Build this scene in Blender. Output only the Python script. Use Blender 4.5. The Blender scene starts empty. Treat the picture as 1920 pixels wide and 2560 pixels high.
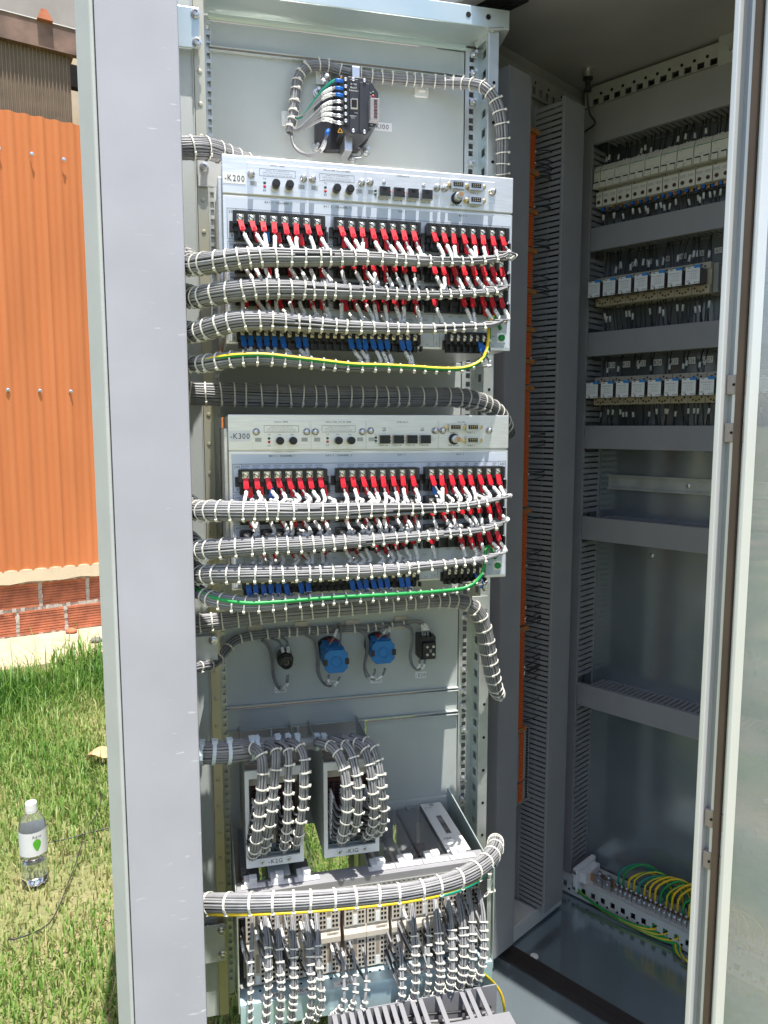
import bpy, bmesh, math, random
import numpy as np
from mathutils import Vector, Matrix
random.seed(7)
scene = bpy.context.scene
C = scene.collection
R = math.radians

# ---------------------------------------------------------------- camera, sky, sun, exposure
cam_d = bpy.data.cameras.new('camera')
cam = bpy.data.objects.new('camera', cam_d)
C.objects.link(cam)
cam.location = (0, 0, 1.22)
cam.rotation_euler = (R(90 - 6.5), 0, 0)
cam_d.sensor_fit = 'VERTICAL'
cam_d.sensor_height = 34.6
cam_d.lens = 34.6 * 1880 / 2560
cam_d.clip_start = 0.02
cam_d.clip_end = 3000
scene.camera = cam

SUN_AZ = math.atan2(0.42, -0.91)          # horizontal bearing of the sun, from +Y towards +X
SUN_EL = R(77)
world = bpy.data.worlds.new('World')
scene.world = world
world.use_nodes = True
wn = world.node_tree.nodes
sky_n = wn.new('ShaderNodeTexSky')
sky_n.sky_type = 'NISHITA'
sky_n.sun_disc = False
sky_n.sun_elevation = SUN_EL
sky_n.sun_rotation = SUN_AZ
sky_n.air_density = 1.0
sky_n.dust_density = 2.5
sky_n.ozone_density = 1.0
bg = wn['Background']
bg.inputs['Strength'].default_value = 0.15
world.node_tree.links.new(sky_n.outputs[0], bg.inputs['Color'])

sun_d = bpy.data.lights.new('sun', 'SUN')
sun_d.energy = 5.0
sun_d.angle = R(0.5)
sun_d.color = (1.0, 0.965, 0.91)
sun = bpy.data.objects.new('sun', sun_d)
C.objects.link(sun)
sun_dir = Vector((math.sin(SUN_AZ) * math.cos(SUN_EL), math.cos(SUN_AZ) * math.cos(SUN_EL), math.sin(SUN_EL)))
sun.rotation_euler = sun_dir.to_track_quat('Z', 'Y').to_euler()
sun.location = (3, -4, 12)

vs = scene.view_settings
vs.view_transform = 'Standard'
vs.look = 'None'
vs.gamma = 1
vs.use_curve_mapping = False
vs.exposure = 0.85
scene.cycles.max_bounces = 8
scene.cycles.diffuse_bounces = 4
scene.cycles.transparent_max_bounces = 12
scene.cycles.use_denoising = True

# ---------------------------------------------------------------- frames of reference
class Frame:
    def __init__(self, origin, rz):
        self.o = Vector(origin); self.rz = rz
    def world(self, p):
        c, s = math.cos(self.rz), math.sin(self.rz)
        return Vector((self.o.x + c * p[0] - s * p[1], self.o.y + s * p[0] + c * p[1], self.o.z + p[2]))
WORLD = Frame((0, 0, 0), 0)
RACK = Frame((-0.02578, 1.13631, 0), R(13.7000))     # x right along the swung-out frame, y away from the viewer, z up
CAB = Frame((0.77595, 0.76252, 0), R(-45.5000))        # x right along the mounting plate, y into the cabinet, z up
WALL = Frame((-2.01450, 4.29320, 0), R(32.0000))

# ---------------------------------------------------------------- materials
MATS = {}
def mat(name, col, rough=0.5, metal=0.0, var=0.08, scale=40, bump=0.0, bscale=400, spec=0.5, trans=0.0, alpha=1.0, stretch=None, rvar=0.0, coat=0.0, emit=None, col2=None, ior=1.45):
    m = bpy.data.materials.new(name); m.use_nodes = True
    nt = m.node_tree; n = nt.nodes; L = nt.links
    b = n['Principled BSDF']
    b.inputs['Roughness'].default_value = rough
    b.inputs['Metallic'].default_value = metal
    b.inputs['IOR'].default_value = ior
    b.inputs['Specular IOR Level'].default_value = spec
    b.inputs['Transmission Weight'].default_value = trans
    b.inputs['Alpha'].default_value = alpha
    b.inputs['Coat Weight'].default_value = coat
    b.inputs['Base Color'].default_value = (*col, 1)
    tc = n.new('ShaderNodeTexCoord')
    src = tc.outputs['Object']
    if stretch:
        mp = n.new('ShaderNodeMapping'); mp.inputs['Scale'].default_value = stretch
        L.new(src, mp.inputs['Vector']); src = mp.outputs[0]
    if var or rvar or col2:
        nz = n.new('ShaderNodeTexNoise'); nz.inputs['Scale'].default_value = scale; nz.inputs['Detail'].default_value = 4
        L.new(src, nz.inputs['Vector'])
        if var or col2:
            mx = n.new('ShaderNodeMix'); mx.data_type = 'RGBA'
            c2 = col2 if col2 else tuple(min(1, c * (1 + var)) for c in col)
            c1 = col if col2 else tuple(c * (1 - var) for c in col)
            rp = n.new('ShaderNodeMapRange'); rp.inputs['From Min'].default_value = 0.35; rp.inputs['From Max'].default_value = 0.65
            L.new(nz.outputs['Fac'], rp.inputs['Value'])
            L.new(rp.outputs[0], mx.inputs['Factor'])
            mx.inputs['A'].default_value = (*c1, 1); mx.inputs['B'].default_value = (*c2, 1)
            L.new(mx.outputs['Result'], b.inputs['Base Color'])
        if rvar:
            rr = n.new('ShaderNodeMapRange'); rr.inputs['To Min'].default_value = max(0.03, rough - rvar); rr.inputs['To Max'].default_value = rough + rvar
            L.new(nz.outputs['Fac'], rr.inputs['Value']); L.new(rr.outputs[0], b.inputs['Roughness'])
    if bump:
        nb = n.new('ShaderNodeTexNoise'); nb.inputs['Scale'].default_value = bscale; nb.inputs['Detail'].default_value = 3
        L.new(src, nb.inputs['Vector'])
        bp = n.new('ShaderNodeBump'); bp.inputs['Strength'].default_value = bump; bp.inputs['Distance'].default_value = 0.001
        L.new(nb.outputs['Fac'], bp.inputs['Height']); L.new(bp.outputs[0], b.inputs['Normal'])
    if emit:
        b.inputs['Emission Color'].default_value = (*emit[:3], 1); b.inputs['Emission Strength'].default_value = emit[3]
    MATS[name] = m
    return m
mat('trim_paint', (0.41, 0.408, 0.455), 0.42, var=0.04, scale=9, bump=0.08, bscale=500, rvar=0.08)
mat('light_paint', (0.50, 0.515, 0.50), 0.5, var=0.03, scale=15, bump=0.35, bscale=900)
mat('panel_paint', (0.47, 0.50, 0.48), 0.5, var=0.03, scale=12, bump=0.3, bscale=900)
mat('white_frame', (0.74, 0.75, 0.74), 0.5, var=0.03, scale=30, bump=0.1)
mat('galv', (0.52, 0.54, 0.52), 0.38, 0.55, var=0.12, scale=18, rvar=0.1, bump=0.05, bscale=200)
mat('galv_gold', (0.52, 0.45, 0.28), 0.40, 0.5, var=0.0, col2=(0.47, 0.47, 0.40), scale=7, rvar=0.08, stretch=(1, 1, 0.35))
mat('galv_blue', (0.42, 0.54, 0.57), 0.32, 0.6, var=0.0, col2=(0.62, 0.66, 0.62), scale=8, rvar=0.08, stretch=(0.4, 1, 0.4))
mat('steel', (0.62, 0.62, 0.63), 0.28, 0.9, var=0.05, scale=60)
mat('brass_screw', (0.85, 0.80, 0.70), 0.28, 0.75, var=0.1, scale=300)
mat('brass', (0.70, 0.55, 0.28), 0.3, 0.9, var=0.05)
mat('brushed', (0.80, 0.79, 0.78), 0.34, 0.75, var=0.05, scale=30, stretch=(1, 1, 14), rvar=0.08, bump=0.05, bscale=120)
mat('legend_panel', (0.55, 0.60, 0.68), 0.45, var=0.02, scale=20)
mat('ink', (0.02, 0.02, 0.025), 0.6, var=0)
mat('ink_white', (0.75, 0.75, 0.75), 0.6, var=0)
mat('ink_orange', (0.8, 0.4, 0.03), 0.6, var=0)
mat('black_plastic', (0.018, 0.018, 0.02), 0.4, var=0.2, scale=90)
mat('black_paint', (0.03, 0.031, 0.036), 0.35, var=0.1, scale=40, bump=0.1)
mat('dark_hole', (0.006, 0.006, 0.006), 0.9, var=0)
mat('red_plastic', (0.54, 0.012, 0.024), 0.38, var=0.1, scale=120)
mat('blue_plastic', (0.015, 0.13, 0.50), 0.38, var=0.1, scale=120)
mat('switch_blue', (0.015, 0.17, 0.46), 0.4, var=0.08, scale=60)
mat('marker_white', (0.78, 0.78, 0.76), 0.5, var=0.03, scale=200)
mat('wire_grey', (0.205, 0.205, 0.212), 0.46, var=0.12, scale=60, rvar=0.05)
mat('wire_light', (0.275, 0.275, 0.28), 0.46, var=0.1, scale=60)
mat('wire_dark', (0.028, 0.028, 0.03), 0.4, var=0.15, scale=60)
mat('wire_green', (0.012, 0.27, 0.06), 0.36, var=0.08, scale=60)
mat('wire_teal', (0.01, 0.25, 0.17), 0.36, var=0.08, scale=60)
mat('wire_yellow', (0.72, 0.50, 0.02), 0.36, var=0.08, scale=60)
mat('tie', (0.70, 0.68, 0.60), 0.4, var=0.05, scale=200, spec=0.5)
mat('tie_blue', (0.55, 0.62, 0.68), 0.4, var=0.05, scale=200)
mat('duct', (0.255, 0.253, 0.265), 0.42, var=0.04, scale=15, bump=0.06)
mat('duct_grey', (0.21, 0.21, 0.222), 0.5, var=0.04, scale=15, bump=0.06)
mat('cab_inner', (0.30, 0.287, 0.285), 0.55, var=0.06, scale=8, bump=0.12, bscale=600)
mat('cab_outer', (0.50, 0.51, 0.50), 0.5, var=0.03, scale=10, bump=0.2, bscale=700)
mat('cab_rail', (0.40, 0.40, 0.39), 0.45, 0.4, var=0.06, scale=20)
mat('cab_floor', (0.36, 0.43, 0.47), 0.15, 0.75, var=0.05, scale=5, rvar=0.06, bump=0.02, bscale=300)
mat('plate', (0.31, 0.36, 0.395), 0.16, 0.68, var=0.0, col2=(0.42, 0.46, 0.475), scale=4, rvar=0.05, bump=0.05, bscale=250)
mat('sky_glare_zinc', (0.50, 0.66, 0.72), 0.3, 0.35, var=0.08, scale=25, rvar=0.08)  # bluish zinc, brightened to stand in for sun and sky glare
mat('gasket', (0.030, 0.024, 0.023), 0.9, var=0.3, scale=400, bump=0.6, bscale=1500)
mat('breaker', (0.62, 0.60, 0.54), 0.45, var=0.03, scale=30)
mat('breaker_green', (0.02, 0.20, 0.09), 0.5, var=0)
mat('socket_beige', (0.45, 0.40, 0.31), 0.5, var=0.04, scale=30)
mat('beige', (0.55, 0.49, 0.41), 0.5, var=0.04, scale=25)
mat('beige_dark', (0.30, 0.25, 0.20), 0.55, var=0.04, scale=25)
mat('label_white', (0.72, 0.72, 0.72), 0.5, var=0.02, scale=30)
mat('label_blue', (0.03, 0.22, 0.55), 0.45, var=0.03)
mat('orange_plastic', (0.60, 0.10, 0.012), 0.42, var=0.12, scale=120)
mat('orange_dull', (0.34, 0.13, 0.035), 0.5, var=0.1, scale=120)
mat('terminal_grey', (0.25, 0.25, 0.24), 0.5, var=0.05)
mat('clear_cover', (0.60, 0.62, 0.62), 0.06, var=0, alpha=0.12, spec=0.6)
mat('paving', (0.40, 0.33, 0.225), 0.9, var=0.12, scale=9, bump=0.5, bscale=70)
mat('bracket_zinc', (0.56, 0.58, 0.58), 0.45, 0.15, var=0.06, scale=30)
mat('pcb', (0.01, 0.07, 0.035), 0.4, var=0.2, scale=150)
mat('copper', (0.55, 0.30, 0.14), 0.35, 0.8, var=0.1)
mat('maroon', (0.075, 0.028, 0.025), 0.55, var=0.3, scale=160)
mat('door_alu', (0.66, 0.67, 0.68), 0.35, 0.25, var=0.02, scale=20)
mat('door_grey', (0.36, 0.39, 0.43), 0.38, 0.5, var=0.04, scale=20)
mat('rod_brown', (0.125, 0.085, 0.062), 0.55, var=0.12, scale=25, bump=0.1)
mat('clip_tan', (0.33, 0.29, 0.28), 0.4, 0.5, var=0.06, scale=40)
mat('terracotta', (0.43, 0.145, 0.075), 0.8, var=0.25, scale=14, bump=0.3, bscale=120)
mat('mortar', (0.42, 0.37, 0.32), 0.9, var=0.2, scale=60, bump=1.0, bscale=150)
mat('cream', (0.56, 0.46, 0.31), 0.85, var=0.06, scale=9, bump=0.4, bscale=90)
mat('orange_sheet', (0.56, 0.195, 0.075), 0.6, var=0.09, scale=5, stretch=(1, 1, 0.15), spec=0.12, bump=0.05, bscale=12)
mat('brown_wood', (0.17, 0.105, 0.078), 0.7, var=0.35, scale=9, bump=0.3, bscale=80)
mat('brown_sheet', (0.19, 0.14, 0.095), 0.4, var=0.1, scale=12)
mat('grey_render', (0.33, 0.30, 0.275), 0.85, var=0.06, scale=5, bump=0.3, bscale=60)
mat('bottle_clear', (0.9, 0.93, 0.93), 0.05, var=0, trans=0.95, ior=1.2)
mat('water', (0.92, 0.96, 0.96), 0.02, var=0, trans=1.0, ior=1.33)
mat('leaf_green', (0.10, 0.42, 0.03), 0.5, var=0.05)
mat('dry_leaf', (0.50, 0.32, 0.17), 0.8, var=0.2, scale=50)
mat('stone', (0.16, 0.15, 0.13), 0.9, var=0.3, scale=60)

def glass_door_material():
    m = bpy.data.materials.new('door_glass'); m.use_nodes = True
    nt = m.node_tree; n = nt.nodes; L = nt.links
    n.remove(n['Principled BSDF'])
    out = n['Material Output']
    fres = n.new('ShaderNodeFresnel')
    geo = n.new('ShaderNodeNewGeometry'); iom = n.new('ShaderNodeMapRange'); iom.inputs['To Min'].default_value = 1.5; iom.inputs['To Max'].default_value = 1 / 1.5   # thin pane: both faces behave alike
    L.new(geo.outputs['Backfacing'], iom.inputs['Value']); L.new(iom.outputs[0], fres.inputs['IOR'])
    tr = n.new('ShaderNodeBsdfTransparent'); tr.inputs['Color'].default_value = (0.90, 0.93, 0.95, 1)
    gl = n.new('ShaderNodeBsdfGlossy'); gl.inputs['Roughness'].default_value = 0.02
    mx = n.new('ShaderNodeMixShader')
    L.new(fres.outputs[0], mx.inputs['Fac']); L.new(tr.outputs[0], mx.inputs[1]); L.new(gl.outputs[0], mx.inputs[2])
    df = n.new('ShaderNodeBsdfDiffuse'); df.inputs['Color'].default_value = (0.57, 0.61, 0.65, 1)
    tl = n.new('ShaderNodeBsdfTranslucent'); tl.inputs['Color'].default_value = (0.57, 0.61, 0.65, 1)
    dd = n.new('ShaderNodeMixShader'); dd.inputs['Fac'].default_value = 0.5
    L.new(df.outputs[0], dd.inputs[1]); L.new(tl.outputs[0], dd.inputs[2])
    tc = n.new('ShaderNodeTexCoord'); nz = n.new('ShaderNodeTexNoise'); nz.inputs['Scale'].default_value = 3.0; nz.inputs['Detail'].default_value = 5
    L.new(tc.outputs['Object'], nz.inputs['Vector'])
    mr = n.new('ShaderNodeMapRange'); mr.inputs['To Min'].default_value = 0.20; mr.inputs['To Max'].default_value = 0.28   # dusty film on the pane
    L.new(nz.outputs['Fac'], mr.inputs['Value'])
    m2 = n.new('ShaderNodeMixShader')
    L.new(mr.outputs[0], m2.inputs['Fac']); L.new(mx.outputs[0], m2.inputs[1]); L.new(dd.outputs[0], m2.inputs[2])
    L.new(m2.outputs[0], out.inputs['Surface'])
    MATS['door_glass'] = m
glass_door_material()
def scuffed(name):
    """fine pale scratches and smudges over a painted surface"""
    m = MATS[name]; nt = m.node_tree; n = nt.nodes; L = nt.links; b = n['Principled BSDF']
    src = b.inputs['Base Color'].links[0].from_socket
    tc = n.new('ShaderNodeTexCoord'); mp = n.new('ShaderNodeMapping'); mp.inputs['Scale'].default_value = (22, 22, 130); mp.inputs['Rotation'].default_value = (0.12, 0.1, 0)
    L.new(tc.outputs['Object'], mp.inputs['Vector'])
    nz = n.new('ShaderNodeTexNoise'); nz.inputs['Scale'].default_value = 1.6; nz.inputs['Detail'].default_value = 2; L.new(mp.outputs[0], nz.inputs['Vector'])
    n2 = n.new('ShaderNodeTexNoise'); n2.inputs['Scale'].default_value = 6; n2.inputs['Detail'].default_value = 3; L.new(tc.outputs['Object'], n2.inputs['Vector'])
    r1 = n.new('ShaderNodeMapRange'); r1.inputs['From Min'].default_value = 0.675; r1.inputs['From Max'].default_value = 0.74; L.new(nz.outputs['Fac'], r1.inputs['Value'])
    r2 = n.new('ShaderNodeMapRange'); r2.inputs['From Min'].default_value = 0.50; r2.inputs['From Max'].default_value = 0.60; L.new(n2.outputs['Fac'], r2.inputs['Value'])
    mu = n.new('ShaderNodeMath'); mu.operation = 'MULTIPLY'; L.new(r1.outputs[0], mu.inputs[0]); L.new(r2.outputs[0], mu.inputs[1])
    mx = n.new('ShaderNodeMix'); mx.data_type = 'RGBA'; mx.inputs['B'].default_value = (0.62, 0.62, 0.64, 1)
    L.new(mu.outputs[0], mx.inputs['Factor']); L.new(src, mx.inputs['A']); L.new(mx.outputs['Result'], b.inputs['Base Color'])
scuffed('trim_paint')

# ---------------------------------------------------------------- mesh building
class MB:
    """Collects faces in the coordinates of a frame; build() links them as one mesh object."""
    def __init__(self):
        self.v = []; self.f = []; self.mi = []; self.m = 0; self.sm = []; self.smooth = False
    def add(self, vs, fs):
        o = len(self.v)
        self.v.extend(vs)
        for f in fs:
            self.f.append(tuple(i + o for i in f)); self.mi.append(self.m); self.sm.append(self.smooth)
        return self
    def box(self, x0, x1, y0, y1, z0, z1):
        if x0 > x1: x0, x1 = x1, x0
        if y0 > y1: y0, y1 = y1, y0
        if z0 > z1: z0, z1 = z1, z0
        return self.add([(x0, y0, z0), (x1, y0, z0), (x1, y1, z0), (x0, y1, z0), (x0, y0, z1), (x1, y0, z1), (x1, y1, z1), (x0, y1, z1)],
                        [(0, 3, 2, 1), (4, 5, 6, 7), (0, 1, 5, 4), (1, 2, 6, 5), (2, 3, 7, 6), (3, 0, 4, 7)])
    def cbox(self, c, s):
        return self.box(c[0] - s[0] / 2, c[0] + s[0] / 2, c[1] - s[1] / 2, c[1] + s[1] / 2, c[2] - s[2] / 2, c[2] + s[2] / 2)
    def obox(self, p0, p1, w, t, side=(0, 0, 1)):
        """bar from p0 to p1, width w across 'side', thickness t"""
        p0 = Vector(p0); p1 = Vector(p1); d = (p1 - p0).normalized(); s = Vector(side)
        s = (s - d * s.dot(d)).normalized(); n = d.cross(s)
        q = [p + s * (a * w / 2) + n * (b * t / 2) for p in (p0, p1) for a, b in ((-1, -1), (1, -1), (1, 1), (-1, 1))]
        return self.add([tuple(x) for x in q], [(0, 1, 2, 3), (7, 6, 5, 4), (0, 4, 5, 1), (1, 5, 6, 2), (2, 6, 7, 3), (3, 7, 4, 0)])
    def prism(self, poly, axis, a0, a1):
        """polygon in the two other axes (in x,y,z order) extruded along axis"""
        n = len(poly)
        def pt(u, w, a):
            return (a, u, w) if axis == 0 else ((u, a, w) if axis == 1 else (u, w, a))
        vs = [pt(u, w, a0) for u, w in poly] + [pt(u, w, a1) for u, w in poly]
        return self.add(vs, [tuple(range(n)), tuple(range(2 * n - 1, n - 1, -1))] + [(i, i + n, (i + 1) % n + n, (i + 1) % n) for i in range(n)])
    def cyl(self, p0, p1, r0, r1=None, n=12, cap=True):
        r1 = r0 if r1 is None else r1
        p0 = Vector(p0); p1 = Vector(p1); d = (p1 - p0).normalized()
        a = d.orthogonal().normalized(); b = d.cross(a)
        vs = []
        for p, r in ((p0, r0), (p1, r1)):
            for i in range(n):
                t = 2 * math.pi * i / n
                vs.append(tuple(p + a * (math.cos(t) * r) + b * (math.sin(t) * r)))
        fs = [(i, (i + 1) % n, (i + 1) % n + n, i + n) for i in range(n)]
        if cap: fs += [tuple(range(n - 1, -1, -1)), tuple(range(n, 2 * n))]
        return self.add(vs, fs)
    def lathe(self, c, axis, prof, n=16):
        """profile (distance along axis, radius) revolved"""
        c = Vector(c); d = Vector(axis).normalized(); a = d.orthogonal().normalized(); b = d.cross(a)
        vs = []
        for h, r in prof:
            for i in range(n):
                t = 2 * math.pi * i / n
                vs.append(tuple(c + d * h + a * (math.cos(t) * r) + b * (math.sin(t) * r)))
        fs = []
        for j in range(len(prof) - 1):
            for i in range(n):
                fs.append((j * n + i, j * n + (i + 1) % n, (j + 1) * n + (i + 1) % n, (j + 1) * n + i))
        fs += [tuple(range(n - 1, -1, -1)), tuple(range((len(prof) - 1) * n, len(prof) * n))]
        return self.add(vs, fs)
    def tube(self, pts, r, n=6, cap=True, up=None, mats=None):
        pts = [Vector(p) for p in pts]
        rs = r if isinstance(r, (list, tuple)) else [r] * len(pts)
        fr = frames(pts, up)
        vs = []
        for p, (t, a, b), rr in zip(pts, fr, rs):
            for i in range(n):
                th = 2 * math.pi * i / n
                vs.append(tuple(p + a * (math.cos(th) * rr) + b * (math.sin(th) * rr)))
        o = len(self.v); self.v.extend(vs)
        for j in range(len(pts) - 1):
            for i in range(n):
                self.f.append((o + j * n + i, o + j * n + (i + 1) % n, o + (j + 1) * n + (i + 1) % n, o + (j + 1) * n + i))
                self.mi.append(mats[i] if mats else self.m); self.sm.append(True)
        if cap:
            self.f.append(tuple(o + i for i in range(n - 1, -1, -1))); self.mi.append(mats[0] if mats else self.m); self.sm.append(False)
            k = o + (len(pts) - 1) * n
            self.f.append(tuple(k + i for i in range(n))); self.mi.append(mats[0] if mats else self.m); self.sm.append(False)
        return self
    def strip(self, a0, a1, b0, b1, t0, t1, holes, h0, h1, along='z', face='y'):
        """flat bar with a row of openings: holes = list of (start, end) along its length, h0..h1 across"""
        def bx(a_0, a_1, b_0, b_1):
            if a_1 - a_0 < 1e-6 or b_1 - b_0 < 1e-6: return
            d = {along: (b_0, b_1), face: (t0, t1)}
            rest = [k for k in 'xyz' if k not in d][0]
            d[rest] = (a_0, a_1)
            self.box(*d['x'], *d['y'], *d['z'])
        bx(a0, h0, b0, b1); bx(h1, a1, b0, b1)
        z = b0
        for s, e in holes:
            if s < b0 or e > b1: continue
            bx(h0, h1, z, s); z = e
        bx(h0, h1, z, b1)
        return self
    def mesh(self, name, mats, base=(0, 0, 0)):
        me = bpy.data.meshes.new(name)
        b = base
        me.from_pydata([(x - b[0], y - b[1], z - b[2]) for x, y, z in self.v], [], self.f)
        for m in (mats if isinstance(mats, (list, tuple)) else [mats]):
            me.materials.append(MATS[m])
        me.polygons.foreach_set('material_index', self.mi)
        me.polygons.foreach_set('use_smooth', self.sm)
        me.update()
        return me
    def build(self, name, mats, parent=None, bevel=0, smooth=False, seg=2):
        base = BASE.get(parent, (0, 0, 0)) if parent else (0, 0, 0)
        if smooth: self.sm = [True] * len(self.f)
        o = bpy.data.objects.new(name, self.mesh(name, mats, base))
        C.objects.link(o)
        if parent: o.parent = parent
        BASE[o] = base
        if bevel:
            md = o.modifiers.new('bevel', 'BEVEL'); md.width = bevel; md.segments = seg; md.limit_method = 'ANGLE'; md.angle_limit = R(40)
        return o
BASE = {}
def frames(pts, up=None):
    n = len(pts); out = []
    ts = []
    for i in range(n):
        t = pts[min(i + 1, n - 1)] - pts[max(i - 1, 0)]
        ts.append(t.normalized() if t.length > 1e-9 else Vector((0, 0, 1)))
    a = Vector(up) if up else Vector((0, -1, 0))
    a = a - ts[0] * a.dot(ts[0])
    a = a.normalized() if a.length > 1e-4 else ts[0].orthogonal().normalized()
    for t in ts:
        a = a - t * a.dot(t)
        a = a.normalized() if a.length > 1e-6 else t.orthogonal().normalized()
        out.append((t, a.copy(), t.cross(a)))
    return out
def spline(pts, n):
    """Catmull-Rom through points of any dimension, n samples"""
    P_ = np.array([list(p) for p in pts], float)
    P_ = np.vstack([2 * P_[0] - P_[1], P_, 2 * P_[-1] - P_[-2]])
    seg = np.linalg.norm(np.diff(P_[1:-1, :3], axis=0), axis=1); L = np.concatenate([[0], np.cumsum(seg)]); out = []
    for s in np.linspace(0, L[-1], n):
        i = min(int(np.searchsorted(L, s, side='right')) - 1, len(seg) - 1)
        t = (s - L[i]) / max(seg[i], 1e-9)
        p0, p1, p2, p3 = P_[i], P_[i + 1], P_[i + 2], P_[i + 3]
        out.append(0.5 * ((2 * p1) + (p2 - p0) * t + (2 * p0 - 5 * p1 + 4 * p2 - p3) * t * t + (3 * p1 - p0 - 3 * p2 + p3) * t ** 3))
    return np.array(out)
def thing(name, label, cat, frame=WORLD, base=(0, 0, 0), group=None):
    o = bpy.data.objects.new(name, None); C.objects.link(o)
    o.empty_display_size = 0.05
    o.location = frame.world(base); o.rotation_euler = (0, 0, frame.rz)
    o['label'] = label; o['category'] = cat
    if group: o['group'] = group
    BASE[o] = tuple(base)
    return o
def struct(o, kind='structure', label=None, cat=None):
    o['kind'] = kind
    if label: o['label'] = label
    if cat: o['category'] = cat
    return o
def copy_part(o, parent, loc=(0, 0, 0)):
    c = o.copy(); C.objects.link(c); c.parent = parent; c.location = loc
    BASE[c] = BASE.get(o, (0, 0, 0))
    return c
def copy_thing(root, frame, base, label, rz=0):
    r = root.copy(); C.objects.link(r); r['label'] = label
    r.location = frame.world(base); BASE[r] = tuple(base)
    def rec(src, dst):
        for ch in list(src.children):
            c = ch.copy(); C.objects.link(c); c.parent = dst; rec(ch, c)
    rec(root, r)
    return r
def piece(name, me, parent, loc):
    """a part that shares its mesh with alike pieces; loc in the frame of the thing"""
    o = bpy.data.objects.new(name, me); C.objects.link(o); o.parent = parent
    b = BASE[parent]; o.location = (loc[0] - b[0], loc[1] - b[1], loc[2] - b[2])
    BASE[o] = b
    return o

# ---------------------------------------------------------------- lettering
GLYPH = {}
def load_glyphs(chars):
    objs = []
    for ch in chars:
        cu = bpy.data.curves.new('glyph', 'FONT'); cu.body = ch; cu.resolution_u = 2; cu.size = 1.0
        ob = bpy.data.objects.new('glyph', cu); C.objects.link(ob); objs.append((ch, ob, cu))
    dg = bpy.context.evaluated_depsgraph_get(); dg.update()
    for ch, ob, cu in objs:
        me = ob.evaluated_get(dg).to_mesh()
        vs = [(v.co.x, v.co.y) for v in me.vertices]; fs = [tuple(p.vertices) for p in me.polygons]
        x0 = min((v[0] for v in vs), default=0); x1 = max((v[0] for v in vs), default=0.3)
        GLYPH[ch] = ([(x - x0, y) for x, y in vs], fs, x1 - x0)
        ob.evaluated_get(dg).to_mesh_clear()
    for ch, ob, cu in objs:
        bpy.data.objects.remove(ob); bpy.data.curves.remove(cu)
load_glyphs("ABCDEFGHIJKLMNOPQRSTUVWXYZabcdefghijklmnopqrstuvwxyz0123456789-.,/():&+<>|_=*#%")
def text(mb, s, c, h, y, gap=0.16, bold=0.0, wmax=None, slant=0.0, vertical=False, xf=None):
    """letters of cap height h centred on c=(x,z) in the plane of constant y, facing -y"""
    k = h / 0.70
    W = sum((GLYPH[ch][2] if ch != ' ' else 0.30) + gap for ch in s) - gap
    kx = k if not wmax or W * k <= wmax else wmax / W
    x = c[0] - W * kx / 2
    for ch in s:
        if ch == ' ': x += (0.30 + gap) * kx; continue
        vs, fs, w = GLYPH[ch]
        pts = []
        for px, py in vs:
            X = x + px * kx; Z = c[1] - h / 2 + py * k + slant * (X - c[0])
            if vertical: X, Z = c[0] - (Z - c[1]), c[1] + (X - c[0])
            pts.append(xf(X, Z) if xf else (X, y, Z))
        mb.add(pts, [tuple(f) for f in fs])
        x += (w + gap) * kx
    return mb
def line2(mb, pts, w, y):
    """drawn line of width w through (x,z) points in the plane of constant y"""
    for (x0, z0), (x1, z1) in zip(pts[:-1], pts[1:]):
        d = Vector((x1 - x0, 0, z1 - z0)); l = d.length
        if l < 1e-9: continue
        n = Vector((-d.z, 0, d.x)) / l * (w / 2)
        mb.add([(x0 - n.x, y, z0 - n.z), (x1 - n.x, y, z1 - n.z), (x1 + n.x, y, z1 + n.z), (x0 + n.x, y, z0 + n.z)], [(0, 1, 2, 3)])
    return mb

# ================================================================ setting
def ground_material():
    m = bpy.data.materials.new('lawn_soil'); m.use_nodes = True
    nt = m.node_tree; n = nt.nodes; L = nt.links; b = n['Principled BSDF']; b.inputs['Roughness'].default_value = 0.95
    tc = n.new('ShaderNodeTexCoord')
    n1 = n.new('ShaderNodeTexNoise'); n1.inputs['Scale'].default_value = 2.2; n1.inputs['Detail'].default_value = 6
    n2 = n.new('ShaderNodeTexNoise'); n2.inputs['Scale'].default_value = 60; n2.inputs['Detail'].default_value = 4
    L.new(tc.outputs['Object'], n1.inputs['Vector']); L.new(tc.outputs['Object'], n2.inputs['Vector'])
    r1 = n.new('ShaderNodeValToRGB'); e = r1.color_ramp.elements
    e[0].position = 0.38; e[0].color = (0.11, 0.15, 0.04, 1); e[1].position = 0.64; e[1].color = (0.30, 0.26, 0.14, 1)
    L.new(n1.outputs['Fac'], r1.inputs[0])
    mx = n.new('ShaderNodeMix'); mx.data_type = 'RGBA'; mx.blend_type = 'MULTIPLY'; mx.inputs['Factor'].default_value = 0.6
    r2 = n.new('ShaderNodeValToRGB'); r2.color_ramp.elements[0].color = (0.35, 0.35, 0.3, 1); r2.color_ramp.elements[1].color = (1.3, 1.3, 1.2, 1)
    L.new(n2.outputs['Fac'], r2.inputs[0]); L.new(r1.outputs[0], mx.inputs['A']); L.new(r2.outputs[0], mx.inputs['B'])
    L.new(mx.outputs['Result'], b.inputs['Base Color'])
    bp = n.new('ShaderNodeBump'); bp.inputs['Strength'].default_value = 0.8; bp.inputs['Distance'].default_value = 0.02
    L.new(n2.outputs['Fac'], bp.inputs['Height']); L.new(bp.outputs[0], b.inputs['Normal'])
    MATS['lawn_soil'] = m
ground_material()
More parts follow.
